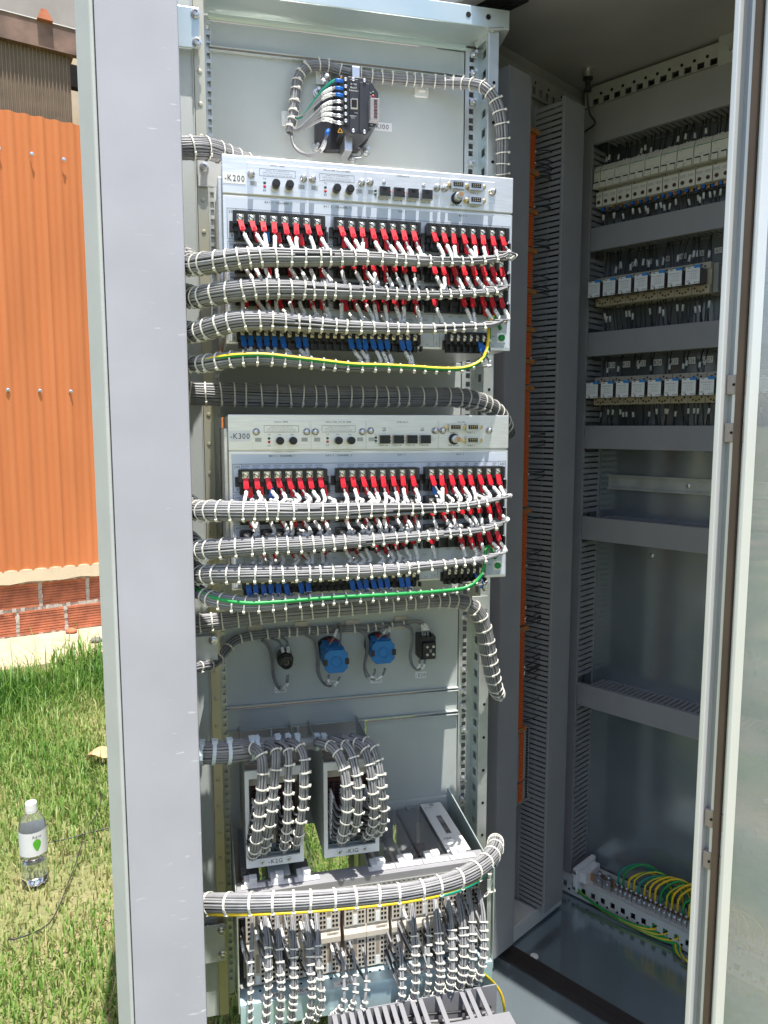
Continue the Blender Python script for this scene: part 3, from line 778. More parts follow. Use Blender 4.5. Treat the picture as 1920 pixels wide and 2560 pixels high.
for i, e in enumerate(ends):
    piece('end_bracket', endm, t, (0, 0, e))
    lo = ends[i + 1] + 0.0095 if i + 1 < len(ends) else 0.50
    z = e - 0.0053
    while z > lo and i < len(ends) - 1:
        piece('terminal', term, t, (0, 0, z)); z -= 0.0053; cnt += 1
z = 0.5445
for i in range(26):
    if i == 19: z -= 0.004
    piece('terminal', termg, t, (0, 0, z)); z -= 0.0062
b = MB(); b.box(-0.962, -0.925, 0.200, 0.284, z + 0.003, z + 0.0058); b.build('end_plate', 'terminal_grey', t)
random.seed(11)
for i in range(56):
    z = random.uniform(0.57, 1.78); dz = random.uniform(-0.006, 0.012)
    w = MB().tube(spline([(-0.936, 0.2585, z), (-0.928, 0.270, z + dz * .3), (-0.925, 0.295, z + dz * .8), (-0.93, 0.325, z + dz)], 8), 0.0011, 5).build('jumper_wire', 'wire_dark', t)
    if i % 3 == 0: MB().tube([(-0.936, 0.2585, z), (-0.9315, 0.2640, z + dz * .15)], 0.0019, 6).build('wire_marker', 'marker_white', w)

# ---------------------------------------------------------------- earth bar at the foot of the plate
t = thing('earth_bar', 'earthing bar with clamps and green-yellow wires at the foot of the plate', 'earth bar', CAB, (-0.75, 0.52, 0.06))
def earth_support(x0):
    b = MB(); b.box(x0, x0 + 0.012, 0.475, 0.565, 0.072, 0.132); b.box(x0 + 0.012, x0 + 0.030, 0.485, 0.556, 0.084, 0.122); o = b.build('bar_support', 'label_white', t, bevel=0.002)
    b = MB(); b.lathe((x0 + 0.006, 0.475, 0.122), (0, -1, 0), [(0, 0.0045), (0.002, 0.0045)], 10); b.lathe((x0 + 0.006, 0.475, 0.081), (0, -1, 0), [(0, 0.0045), (0.002, 0.0045)], 10); b.build('screw', 'steel', o)
earth_support(-0.922); earth_support(-0.30)
b = MB(); b.box(-0.905, -0.30, 0.508, 0.513, 0.092, 0.116); b.build('bar', 'copper', t)
def clamp(w, h):
    m = MB(); m.box(0, w, 0, 0.003, 0, h); m.box(0, w, 0.018, 0.021, 0, h); m.box(0, 0.002, 0.003, 0.018, 0, h * .35); m.box(w - 0.002, w, 0.003, 0.018, 0, h * .35); m.box(0, w, 0.003, 0.018, h * .30, h * .42)
    m.cyl((w / 2, 0.0105, h * .42), (w / 2, 0.0105, h + 0.006), 0.0038, n=8); m.cyl((w / 2, 0.0105, h + 0.004), (w / 2, 0.0105, h + 0.008), 0.0055, n=8)
    m.cyl((w / 2, 0, h * .7), (w / 2, -0.003, h * .7), 0.003, n=8)
    return m.mesh('clamp', 'steel')
cb, cs = clamp(0.021, 0.036), clamp(0.0105, 0.024)
for i in range(2): piece('clamp', cb, t, (-0.876 + i * 0.0235, 0.497, 0.088))
for i in range(38): piece('clamp', cs, t, (-0.826 + i * 0.0121, 0.500, 0.092))
random.seed(5)
for i in range(18):
    x = -0.818 + i * 0.0133; h = 0.052 + random.uniform(-0.006, 0.012); dx = 0.078 + random.uniform(-.010, .016)
    p = spline([(x, 0.508, 0.122), (x + 0.004, 0.512, 0.122 + h * .6), (x + dx * .5, 0.535, 0.122 + h), (x + dx, 0.556, 0.122 + h * .45), (x + dx + 0.006, 0.562, 0.09)], 16)
    c = random.choice(([0, 0, 0, 1, 1, 1], [0, 0, 1, 1, 0, 0], [1, 1, 1, 1, 0, 1], [2, 2, 2, 2, 2, 2], [1, 1, 0, 0, 1, 1], [2, 2, 2, 1, 2, 2]))
    MB().tube(p, 0.0028, 6, mats=c).build('earth_wire', ['wire_yellow', 'wire_green', 'wire_teal'], t)
for i in range(7):   # lower loom sweeping left to the side wall
    o_ = i * 0.0032
    p = spline([(-0.70 + 0.012 * i, 0.505, 0.088), (-0.735 + 0.01 * i, 0.482, 0.066 - o_ * .4), (-0.80, 0.472 + 0.1 * o_, 0.064 - o_ * .3), (-0.87, 0.475 + 0.2 * o_, 0.068 - o_ * .2), (-0.925, 0.488, 0.075 + o_ * .3), (-0.95, 0.52, 0.085)], 24)
    MB().tube(p, 0.0028, 6, mats=[[1, 1, 0, 0, 1, 1], [0, 0, 0, 1, 1, 0], [1] * 6, [0, 0, 0, 0, 1, 1]][i % 4]).build('earth_wire', ['wire_yellow', 'wire_green', 'wire_teal'], t)
for i in range(4):
    p = spline([(-0.662 + 0.007 * i, 0.505, 0.092), (-0.668 + 0.006 * i, 0.485, 0.06), (-0.645 + 0.006 * i, 0.46 - .003 * i, 0.056 + .002 * i), (-0.58, 0.455 - .003 * i, 0.055)], 16)
    MB().tube(p, 0.0028, 6, mats=[[1, 1, 0, 0, 1, 1], [0, 0, 0, 1, 1, 0], [2] * 6, [0, 0, 0, 0, 1, 1]][i % 4]).build('earth_wire', ['wire_yellow', 'wire_green', 'wire_teal'], t)

# ================================================================ swing frame (hinged rack, swung out of the cabinet)
sw = thing('swing_frame', 'galvanised hinged rack frame swung out of the cabinet with grey blank panels', 'rack frame', RACK, (0, 0.2, 0.14))
Z0, Z1 = 0.14, 1.985
# broad painted upright at the free side
MB().prism([(-0.2575, -0.02), (-0.3615, -0.02), (-0.3615, 0.004), (-0.2605, 0.004), (-0.2605, 0.012), (-0.2575, 0.012)], 2, Z0, Z1).build('upright_cover', 'trim_paint', sw, bevel=0.0015)
MB().prism([(-0.363, -0.019), (-0.3675, -0.0185), (-0.3885, 0.010), (-0.3885, 0.26), (-0.363, 0.26)], 2, Z0, Z1).build('upright_edge', 'light_paint', sw, bevel=0.003, seg=3)
MB().prism([(-0.262, 0.2005), (-0.2395, 0.2005), (-0.2395, 0.198), (-0.238, 0.198), (-0.238, 0.2030), (-0.3625, 0.2030), (-0.3625, 0.012), (-0.36, 0.012), (-0.36, 0.2005)], 2, Z0, Z1).build('upright_liner', 'panel_paint', sw)
# left post, gold passivated, with rivets
MB().prism([(-0.2370, 0.1985), (-0.2200, 0.1985), (-0.2195, 0.25), (-0.2215, 0.25), (-0.2220, 0.2005), (-0.2370, 0.2005)], 2, Z0, 1.90).build('post', 'galv_gold', sw, bevel=0.0006)
b = MB(); b.lathe((0, 0, 0), (0, -1, 0), [(0, 0.0036), (0.0009, 0.0036), (0.0014, 0.002)], 12); rv = b.mesh('rivet', 'galv_gold')
z = 0.20
while z < 1.85:
    piece('rivet', rv, sw, (-0.2286, 0.1985, z)); z += 0.0495
U = 0.04445
def rack_holes(z0, z1):
    out = []; z = 0.167
    pat = (0.0, 0.015875, 0.03175); k = 0
    while z < z1 - 0.02:
        for p in pat:
            if z0 < z + p < z1 - 0.012: out.append((z + p, z + p + 0.0095))
        z += U
    return out
rh = rack_holes(0.16, 1.885)
b = MB(); b.strip(-0.2195, -0.2085, Z0, 1.895, 0.25, 0.252, rh, -0.2160, -0.2100); b.build('rack_rail', 'galv', sw)
# right post: square-holed rail, blue web, slotted web, bright corner, face with round holes
b = MB(); b.strip(0.2385, 0.2655, Z0, 1.895, 0.25, 0.252, rh, 0.2461, 0.2545); b.build('rack_rail', 'galv', sw)
b = MB(); b.strip(0.2085, 0.25, Z0, 1.905, 0.2645, 0.2663, [(z, z + 0.014) for z in np.arange(0.17, 1.88, 0.0333)], 0.2160, 0.2330, along='z', face='x'); b.build('post', 'galv_blue', sw)
b = MB(); b.box(0.2665, 0.2835, 0.2045, 0.2065, Z0, 1.905); b.box(0.2815, 0.2835, 0.2065, 0.25, Z0, 1.905)
b.cyl((0.2662, 0.2066, Z0), (0.2662, 0.2066, 1.905), 0.0021, n=8, cap=False); b.build('post_face', 'galv', sw)
b = MB(); b.lathe((0, 0, 0), (0, -1, 0), [(0, 0.0028), (0.0006, 0.0028)], 10); hm = b.mesh('hole', 'dark_hole')
z = 0.22
while z < 1.88:
    piece('hole', hm, sw, (0.2755, 0.2045, z)); z += 0.0667
# cage nut bolts in the right rail
b = MB(); b.box(-0.0055, 0.0055, -0.003, 0, -0.0055, 0.0055); b.lathe((0, -0.003, 0), (0, -1, 0), [(0, 0.0045), (0.003, 0.0045), (0.0035, 0.0028), (0.013, 0.0028)], 8); bt_ = b.mesh('cage_bolt', 'steel')
for p in ((0.2532, 0.25, 1.8834), (0.2529, 0.25, 1.8522), (0.2528, 0.25, 1.803), (0.251, 0.25, 1.6969), (0.2474, 0.25, 0.8489), (0.2488, 0.25, 0.7447), (0.2472, 0.25, 0.7014), (0.2476, 0.25, 0.6703), (0.2495, 0.25, 0.622), (0.2511, 0.25, 0.6216), (0.2503, 0.25, 0.5206), (0.2488, 0.25, 0.477), (0.2492, 0.25, 0.4434), (0.2685, 0.2, 0.8875)):
    piece('cage_bolt', bt_, sw, (p[0], 0.249, p[2]))
# top rail
b = MB(); b.prism([(0.2, 1.9085), (0.2, 1.9405), (0.202, 1.9405), (0.202, 1.9105), (0.25, 1.9), (0.25, 1.8978)], 0, -0.262, 0.3010); b.build('top_rail', 'galv_blue', sw, bevel=0.0015)
b = MB(); b.prism([(0.2505, 1.889), (0.2505, 1.9), (0.247, 1.9), (0.247, 1.8935), (0.2485, 1.889)], 0, -0.212, 0.2383); b.build('rail_lip', 'galv_blue', sw)
for p in ((0.2249, 0.2, 1.9246), (0.2615, 0.2, 1.925)): 
    MB().lathe((p[0], 0.1995, p[2]), (0, -1, 0), [(0, 0.0045), (0.0005, 0.0045)], 12).build('hole', 'dark_hole', sw)
b = MB(); b.cyl((0.262, 0.203, 1.906), (0.29, 0.203, 1.9105), 0.004, n=8); b.obox((0.252, 0.235, 1.893), (0.272, 0.202, 1.909), 0.012, 0.002); b.build('welded_lug', 'galv', sw)
# mounting brackets with bolts at the free side
for p0, p1, bolts in (((-0.2583, 0.18, 1.873), (-0.2273, 0.18, 1.8122), ((0.82, 0.16), (0.86, 0.86))), ((-0.2529, 0.19, 0.8617), (-0.2237, 0.19, 0.8184), ((0.75, 0.2),)), ((-0.2533, 0.185, 0.3295), (-0.2234, 0.185, 0.2567), ((0.78, 0.18), (0.80, 0.82)))):
    x0, x1 = p0[0] - 0.02, p1[0]; zt, zb = p0[2], p1[2]
    o = MB().box(x0, x1, 0.185, 0.188, zb, zt).build('bracket', 'galv_blue' if zt > 1.5 else 'bracket_zinc', sw, bevel=0.001)
    for u, v in bolts:
        xb = p0[0] + (p1[0] - p0[0]) * u; zz = zt + (zb - zt) * v
        m = MB(); m.lathe((xb, 0.185, zz), (0, -1, 0), [(0, 0.0078), (0.0015, 0.0078), (0.002, 0.0058), (0.007, 0.0058), (0.0075, 0.0032), (0.004, 0.003)], 12); m.build('bolt', 'steel', o)
p = (-0.2176, 0.19, 1.6357)
o = MB().box(p[0] - 0.018, p[0] + 0.022, 0.192, 0.194, p[2] - 0.03, p[2] + 0.012).build('bracket', 'light_paint', sw, bevel=0.002)
MB().lathe((p[0] - 0.008, 0.192, p[2]), (0, -1, 0), [(0, 0.0075), (0.0015, 0.0075), (0.002, 0.0055), (0.007, 0.0055), (0.0075, 0.003), (0.004, 0.003)], 12).build('bolt', 'steel', o)
p = (0.2661, 0.2, 0.8876)
o = MB().box(p[0] - 0.02, p[0] + 0.012, 0.200, 0.2025, p[2] - 0.013, p[2] + 0.014).build('bracket', 'galv', sw, bevel=0.001)
# blank panels, folded top and bottom
def panel(z0, z1, x0=-0.2116, x1=0.2372, lip_top=True, lip_bot=True, d=0.252):
    m = MB(); m.box(x0, x1, d, d + 0.002, z0, z1)
    if lip_top: m.box(x0, x1, d - 0.007, d, z1 - 0.0025, z1)
    if lip_bot: m.box(x0, x1, d - 0.007, d, z0, z0 + 0.0025)
    return m.build('blank_panel', 'panel_paint', sw, bevel=0.0008)
panel(1.600, 1.8425, lip_bot=False)
panel(1.8455, 1.8885, lip_top=False)
panel(1.236, 1.338, lip_top=False, lip_bot=False)
MB().box(-0.2385, -0.2060, 0.2560, 0.2575, Z0, 1.90).build('rail_backing', 'galv', sw)
swp = panel(0.7075, 0.9740, lip_top=False)
panel(0.6600, 0.7045)
panel(0.4885, 0.6560, x0=0.0535, lip_bot=False)
m = MB(); m.prism([(0.252, 0.4885), (0.247, 0.4860), (0.2475, 0.4400), (0.2500, 0.4380), (0.254, 0.4400), (0.254, 0.4885)], 0, 0.0535, 0.2372); m.build('blank_panel', 'panel_paint', sw)
m = MB(); m.box(-0.2116, 0.0510, 0.292, 0.294, 0.44, 0.656); m.box(-0.1275, -0.1255, 0.255, 0.292, 0.50, 0.656); m.box(-0.078, -0.076, 0.252, 0.292, 0.44, 0.656); m.box(0.0490, 0.0510, 0.252, 0.292, 0.44, 0.656); m.build('blank_panel', 'panel_paint', sw)
m = MB(); m.box(-0.2116, -0.19, 0.262, 0.264, 0.30, 0.656); m.build('blank_panel', 'panel_paint', sw)
# lower tray: side cheeks, front flange, sloping label rail
for x0, x1 in ((-0.2085, -0.2065), (0.2165, 0.2185)):
    m = MB(); m.prism([(0.0, 0.30), (0.248, 0.30), (0.248, 0.50), (0.245, 0.505), (0.03, 0.482), (0.0, 0.482)], 0, x0, x1); m.build('tray_cheek', 'galv_blue' if x0 > 0 else 'galv', sw)
m = MB(); m.box(-0.2060, 0.2160, 0.030, 0.034, 0.440, 0.481); m.box(-0.2060, 0.2160, 0.034, 0.062, 0.478, 0.481); m.build('tray_flange', 'duct', sw, bevel=0.001)
m = MB(); m.strip(0.4605, 0.4685, -0.05, 0.20, 0.0285, 0.0298, [(x, x + 0.0045) for x in np.arange(-0.045, 0.195, 0.0085)], 0.4625, 0.4665, along='x', face='y'); m.build('marking_strip', 'cab_rail', sw)
m = MB(); m.box(-0.2060, 0.2160, -0.003, 0.034, 0.3135, 0.3160); m.box(-0.2060, 0.2160, -0.003, -0.0005, 0.272, 0.3135); m.build('label_rail', 'sky_glare_zinc', sw, bevel=0.0006)
m = MB()
for x in np.arange(-0.19, 0.21, 0.0165): m.lathe((float(x), 0.022, 0.316), (0, 0, 1), [(0, 0.0022), (0.0004, 0.0022)], 8)
m.build('rail_holes', 'dark_hole', sw); sw.children[-1]['kind'] = 'stuff'
m = MB(); m.box(-0.2060, 0.2160, 0.034, 0.24, 0.2990, 0.3015); m.build('tray_floor', 'galv', sw)
# plate stickers
def sticker(parent, s, c, w, h, y, name='label_sticker', cap=0.55, ink='ink'):
    m = MB(); m.box(c[0] - w / 2, c[0] + w / 2, y - 0.0006, y, c[1] - h / 2, c[1] + h / 2); o = m.build(name, 'label_white', parent)
    q = MB(); text(q, s, c, h * cap, y - 0.0009, wmax=w * 0.86); q.build('lettering', ink, o)
    return o
def flat_label(frame, parent, s, p, w, h, y): return sticker(parent, s, (p[0], p[2]), w, h, y)
c = (0.0863, 0.25, 1.7473); sticker(sw, '-K100', (c[0] - 0.004, c[2]), 0.040, 0.0145, 0.2518)
c = (0.1614, 0.25, 0.7393); sticker(sw, '-S20', (c[0], c[2]), 0.022, 0.0125, 0.2518)
c = (0.0725, 0.25, 0.7365); sticker(sw, '-S21', (c[0], c[2]), 0.022, 0.0125, 0.2518)
c = (-0.016, 0.25, 0.7358); sticker(sw, '-S22', (c[0], c[2]), 0.022, 0.0125, 0.2518)
c = (-0.1106, 0.25, 0.7332); sticker(sw, '-X2', (c[0], c[2]), 0.022, 0.0125, 0.2518)
for s, p, hh in (('-K39', (-0.1567, 0.012, 0.3154), 0.011), ('-K40', (-0.1036, 0.012, 0.3156), 0.011), ('-K36', (-0.038, 0.012, 0.3137), 0.011), ('-K34', (0.0702, 0.012, 0.315), 0.011), ('-K43', (0.099, 0.012, 0.3147), 0.011), ('-K44', (0.1388, 0.012, 0.3158), 0.011)):
    x = p[0]; m = MB(); m.box(x - 0.018, x + 0.018, 0.0005, 0.0125, 0.3161, 0.3166); o = m.build('label_sticker', 'label_white', sw)
    q = MB(); text(q, s, (0, 0), 0.0075, 0, xf=lambda X, Z, x=x: (x + X, 0.0065 + Z, 0.31675)); q.build('lettering', 'ink', o)

# ================================================================ protection relays (seen from the rear)
def marker_material():
    m = mat('marker_print', (0.78, 0.78, 0.76), 0.5, var=0)
    nt = m.node_tree; n = nt.nodes; L = nt.links; b = n['Principled BSDF']
    tc = n.new('ShaderNodeTexCoord'); nz = n.new('ShaderNodeTexNoise'); nz.inputs['Scale'].default_value = 620; nz.inputs['Detail'].default_value = 1
    L.new(tc.outputs['Object'], nz.inputs['Vector'])
    rp = n.new('ShaderNodeValToRGB'); rp.color_ramp.interpolation = 'CONSTANT'
    rp.color_ramp.elements[0].color = (0.78, 0.78, 0.76, 1); rp.color_ramp.elements[1].position = 0.635; rp.color_ramp.elements[1].color = (0.05, 0.05, 0.05, 1)
    L.new(nz.outputs['Fac'], rp.inputs[0]); L.new(rp.outputs[0], b.inputs['Base Color'])
marker_material()
PITCH_T = 0.01535
BLK = (-0.1817, -0.0412, 0.0967)
# shared small meshes
b = MB(); b.m = 0; b.cbox((0, 0.0005, 0.0012), (0.0096, 0.005, 0.0100)); b.lathe((0, -0.002, 0.001), (0, -1, 0), [(0, 0.0046), (0.0018, 0.0043), (0.0026, 0.0028)], 10); b.m = 1; b.obox((-0.0035, -0.0046, 0.0032), (0.0035, -0.0046, -0.0012), 0.0009, 0.0006, (0, 0, 1))
SCREW = b.mesh('terminal_screw', ['brass_screw', 'dark_hole'])
b = MB(); b.smooth = True; b.lathe((0, 0, 0), (0, -1, 0), [(0, 0.0052), (0.003, 0.0052), (0.0035, 0.0038), (0.008, 0.0038), (0.009, 0.003)], 14); THUMB = b.mesh('thumb_screw', 'steel')
b = MB(); b.m = 1; b.lathe((0, 0, 0), (0, -1, 0), [(0, 0.0060), (0.004, 0.0060)], 16); b.m = 0; b.lathe((0, -0.004, 0), (0, -1, 0), [(0, 0.0052), (0.004, 0.0058), (0.011, 0.0056), (0.0125, 0.0045)], 16); b.obox((-0.004, -0.0128, -0.001), (0.004, -0.0128, 0.001), 0.0012, 0.0006)
KNOB = b.mesh('fibre_connector', ['black_plastic', 'steel'])
b = MB(); b.m = 0; b.cbox((0, -0.004, 0), (0.0215, 0.009, 0.012)); b.m = 1; b.cbox((0, -0.0088, 0.0002), (0.0150, 0.0012, 0.0062)); b.m = 2
for i in range(4): b.cbox((-0.0045 + 0.003 * i, -0.0096, -0.0012), (0.0012, 0.001, 0.0012)); b.cbox((-0.0045 + 0.003 * i, -0.0096, 0.0015), (0.0012, 0.001, 0.0012))
b.m = 3
for s_ in (-1, 1): b.lathe((s_ * 0.0135, 0, 0), (0, -1, 0), [(0, 0.0035), (0.006, 0.0032), (0.0065, 0.002)], 8)
DSUB = b.mesh('serial_port', ['steel', 'black_plastic', 'brass', 'brass'])
b = MB(); b.m = 0; b.box(-0.0078, 0.0078, -0.011, 0.0, -0.0062, 0.0062); b.m = 1; b.box(-0.0082, -0.0078, -0.0095, 0, -0.0066, 0.0066); b.box(-0.0082, 0.0082, -0.0095, 0, -0.0068, -0.0062); b.m = 0; b.box(-0.003, 0.003, -0.0118, -0.011, 0.0035, 0.006)
SFP = b.mesh('fibre_port', ['black_plastic', 'steel'])
b = MB(); b.lathe((0, 0, 0), (0, -1, 0), [(0, 0.0020), (0.001, 0.0020), (0.0015, 0.001)], 8); LEDG = b.mesh('led', 'pcb'); LEDR = b.mesh('led', 'red_plastic')
b = MB(); b.lathe((0, 0, 0), (0, -1, 0), [(0, 0.0028), (0.0012, 0.0028), (0.002, 0.0018)], 10); PANS = b.mesh('screw', 'steel')
b = MB(); b.m = 1; b.lathe((0, 0, 0), (0, -1, 0), [(0, 0.0085), (0.002, 0.0085), (0.0025, 0.0078)], 18); b.m = 0; b.lathe((0, -0.0025, 0), (0, -1, 0), [(0, 0.0060), (0.010, 0.0060), (0.0105, 0.0048), (0.020, 0.0048)], 16); b.m = 2; b.lathe((0, -0.0225, 0), (0, -1, 0), [(0, 0.0036), (0.0003, 0.0036)], 12)
BNC = b.mesh('coax_connector', ['steel', 'black_plastic', 'copper'])

def block_mesh(n, name='terminal_block', pitch=PITCH_T, ears=True, h=0.027, deep=0.0205):
    """barrier terminal block: back, barrier ribs, upper shelf, lower tier"""
    m = MB(); w = (n - 1) * pitch
    m.box(-pitch * .55, w + pitch * .55, -0.012, 0, -h + 0.010, 0.0095)
    m.box(-pitch * .55, w + pitch * .55, -0.0185, -0.012, 0.0065, 0.0095)
    m.box(-pitch * .55, w + pitch * .55, -0.008, 0, -h, -h + 0.010)
    for i in range(n + 1):
        x = (i - 0.5) * pitch
        m.prism([(-0.008, -0.0115), (-deep, -0.0085), (-deep, 0.0088), (-0.012, 0.0094)], 0, x - 0.0027, x + 0.0027)
        m.box(x - 0.001, x + 0.001, -deep - 0.0012, -deep, -0.006, 0.006)
        m.box(x + pitch * .28, x + pitch * .28 + 0.003, -0.0165, -0.008, -h + 0.001, -0.0118)
    if ears:
        m.box(-pitch * .95, -pitch * .55, -0.006, 0, -0.016, -0.002); m.box(w + pitch * .55, w + pitch * .95, -0.006, 0, -0.016, -0.002)
    return m.mesh(name, 'black_plastic')
BLOCK8 = block_mesh(8); BLOCKZ = block_mesh(24, pitch=0.01095, ears=False, h=0.020, deep=0.017); BLOCKR = block_mesh(6, pitch=0.0102, ears=True, h=0.020, deep=0.018)

def relay(tag, zt, label):
    t = thing('protection_relay', label, 'relay', RACK, (0.0118, 0.1, zt - 0.262), 'protection relays in the swing frame')
    xl, xr = -0.2045, 0.2282; zs = zt - 0.0527; zb = zt - 0.2575
    m = MB(); m.box(xl + 0.001, xr - 0.001, 0.0022, 0.252, zb + 0.001, zt - 0.001); m.box(xl - 0.0055, xl + 0.001, 0.03, 0.252, zb + 0.012, zt - 0.02); m.build('chassis', 'brushed', t, bevel=0.002)
    m = MB(); m.box(xl, xr, -0.0015, 0.0022, zs + 0.0009, zt); cp = m.build('interface_panel', 'brushed', t, bevel=0.0012)
    m = MB(); m.box(xl, xr, -0.0005, 0.0022, zb, zs - 0.0009); tp = m.build('terminal_panel', 'brushed', t, bevel=0.0012)
    m = MB(); m.box(xl + 0.004, xr - 0.0025, -0.0010, -0.0005, zb + 0.0045, zs - 0.0045); lp = m.build('legend_plate', 'legend_panel', t)
    # name sticker
    c0 = -0.1870; m = MB(); m.box(-0.2035, -0.1725, -0.0022, -0.0015, zt - 0.0385, zt - 0.0235); o = m.build('label_sticker', 'label_white', t)
    q = MB(); text(q, tag, (c0 - 0.0005, zt - 0.031), 0.0082, -0.00245, wmax=0.027); q.build('lettering', 'ink', o)
    # four plug-in cards
    cards = (('a', -0.1703, -0.0860), ('b', -0.0843, -0.0025), ('c', -0.0008, 0.1110), ('d', 0.1125, 0.1985))
    zc0, zc1 = zt - 0.0510, zt - 0.0085
    for k, x0, x1 in cards:
        m = MB(); m.box(x0, x1, -0.0026, -0.0015, zc0, zc1); cd = m.build('interface_card', 'brushed', t, bevel=0.0006)
        q = MB(); y = -0.0029
        mid = (x0 + x1) / 2
        for xx, dz in ((x0 + 0.0055, -0.0250), (x1 - 0.0055, -0.0250)) if k in 'ab' else ((x0 + 0.0055, -0.0235), (x1 - 0.0050, -0.0235)):
            piece('thumb_screw', THUMB, cd, (xx, -0.0026, zt + dz))
        if k in 'ab':
            text(q, '1300nm FIBER' if k == 'a' else '850nm IEEE C37.94 FIBER', (mid, zt - 0.0105), 0.0022, y)
            zz = zt - 0.0210
            line2(q, [(mid - 0.025, zz - 0.0045), (mid + 0.025, zz - 0.0045), (mid + 0.025, zz + 0.0050), (mid - 0.025, zz + 0.0050), (mid - 0.025, zz - 0.0045)], 0.0004, y)
            for i, s in enumerate(('Complies with 21 CFR 1040.10 and', '1040.11, except for deviations pursuant to', 'Laser Notice No. 50, dated June 24, 2007.')):
                text(q, s, (mid, zz + 0.0031 - 0.0029 * i), 0.0014, y, wmax=0.047)
            for xx in (x0 + 0.0085, x1 - 0.0085):
                m = MB(); m.box(xx - 0.0045, xx + 0.0045, -0.0030, -0.0026, zt - 0.0392, zt - 0.0335); m.build('latch_window', 'cab_rail', cd)
            xa = x0 + 0.024
            text(q, 'TX', (xa, zt - 0.0290), 0.0022, y); text(q, 'RX', (xa, zt - 0.0450), 0.0022, y)
            piece('led', LEDG, cd, (xa, -0.0026, zt - 0.0345)); piece('led', LEDR, cd, (xa, -0.0026, zt - 0.0396))
            for i, s in enumerate(('TX', 'RX')):
                xk = x0 + 0.0390 + 0.0190 * i
                text(q, s, (xk, zt - 0.0290), 0.0022, y); piece('fibre_connector', KNOB, cd, (xk, -0.0026, zt - 0.0378))
        elif k == 'c':
            text(q, '100BASE-FX', (mid, zt - 0.0105), 0.0022, y)
            for i, s in enumerate('ABCD'):
                xk = x0 + 0.0258 + 0.0213 * i
                piece('fibre_port', SFP, cd, (xk, -0.0026, zt - 0.0365))
                text(q, 'PORT 5' + s, (xk, zt - 0.0455), 0.0021, y)
                piece('led', LEDR if i % 3 else LEDG, cd, (xk - 0.0118, -0.0026, zt - 0.0338)); piece('led', LEDG, cd, (xk - 0.0118, -0.0026, zt - 0.0388))
                text(q, 'LNK', (xk - 0.0118, zt - 0.0300), 0.0012, y); text(q, 'ACT', (xk - 0.0118, zt - 0.0425), 0.0012, y)
            for xx in (x0 + 0.0265, x0 + 0.0865): piece('screw', PANS, cd, (xx, -0.0026, zt - 0.0215))
            for xx in (x0 + 0.0075, x1 - 0.0070):
                m = MB(); m.box(xx - 0.0045, xx + 0.0045, -0.0030, -0.0026, zt - 0.0392, zt - 0.0335); m.build('latch_window', 'marker_white' if xx > mid else 'cab_rail', cd)
        else:
            text(q, 'EIA-232', (x0 + 0.036, zt - 0.0105), 0.0022, y)
            for xx, dz, s in ((x0 + 0.0245, -0.0185, 'PORT 3'), (x0 + 0.0525, -0.0185, 'PORT 2'), (x0 + 0.0525, -0.0385, 'PORT 1')):
                piece('serial_port', DSUB, cd, (xx, -0.0026, zt + dz)); text(q, s, (xx, zt + dz - 0.0082), 0.0022, y)
            piece('coax_connector', BNC, cd, (x0 + 0.0245, -0.0026, zt - 0.0365)); text(q, 'TIME IRIG-B', (x0 + 0.0235, zt - 0.0462), 0.0022, y)
            for xx in (x0 + 0.0075, x1 - 0.0070):
                m = MB(); m.box(xx - 0.0045, xx + 0.0045, -0.0030, -0.0026, zt - 0.0395, zt - 0.0335); m.build('latch_window', 'marker_white' if xx < mid else 'brushed', cd)
        q.build('lettering', 'ink', cd)
    # legend
    q = MB(); y = -0.0013
    for s, xx in (('BAY 1 - CHANNEL 1', -0.128), ('BAY 2 - CHANNEL 2', -0.043), ('BAY 3', 0.054), ('BAY 4', 0.148)): text(q, s, (xx, zt - 0.0600), 0.0026, y)
    for r_ in range(3):
        za = zt - 0.0715 - 0.0446 * r_; zb_ = za - 0.0412
        line2(q, [(-0.1988, zb_), (-0.1988, za), (0.2240, za), (0.2240, zb_), (-0.1988, zb_)], 0.0005, y)
        line2(q, [(-0.1865, zb_), (-0.1865, za)], 0.0004, y); line2(q, [(0.2120, za - 0.009), (0.2120, za)], 0.0004, y)
        text(q, '234'[r_] + '00', (-0.1927, za - 0.0042), 0.0034, y); text(q, '234'[r_] + '00', (0.2182, za - 0.0042), 0.0034, y)
        text(q, 'BCD'[r_], (-0.1927, zb_ + 0.0045), 0.0032, y)
        for bi, bx0 in enumerate(BLK):
            for i in range(8):
                xx = bx0 + i * PITCH_T
                s = ('OUT%02d' % (i + 1) if bi == 0 else 'OUT%02d' % (i + 9) if bi == 1 and r_ == 0 else 'IN%d' % (i + 1) if bi == 1 else 'IN0%d' % (i + 1) if r_ == 0 else 'IN%d' % (13 + i))
                if bi == 1 and i == 7 and r_ == 0: continue
                text(q, s, (xx + (0.001), za - 0.0030), 0.0021, y)
                zz = za - 0.0062
                line2(q, [(xx - 0.0038, zz - 0.0035), (xx - 0.0038, zz), (xx - 0.0008, zz)], 0.0003, y); line2(q, [(xx + 0.0008, zz), (xx + 0.0038, zz), (xx + 0.0038, zz - 0.0035)], 0.0003, y)
                if bi == 2 or (bi == 1 and r_): line2(q, [(xx - 0.0014, zz), (xx, zz + 0.0014), (xx + 0.0014, zz), (xx, zz - 0.0014), (xx - 0.0014, zz)], 0.0003, y)
                else: line2(q, [(xx - 0.0008, zz - 0.0012), (xx - 0.0008, zz + 0.0012)], 0.0003, y); line2(q, [(xx + 0.0008, zz - 0.0012), (xx + 0.0008, zz + 0.0012)], 0.0003, y)
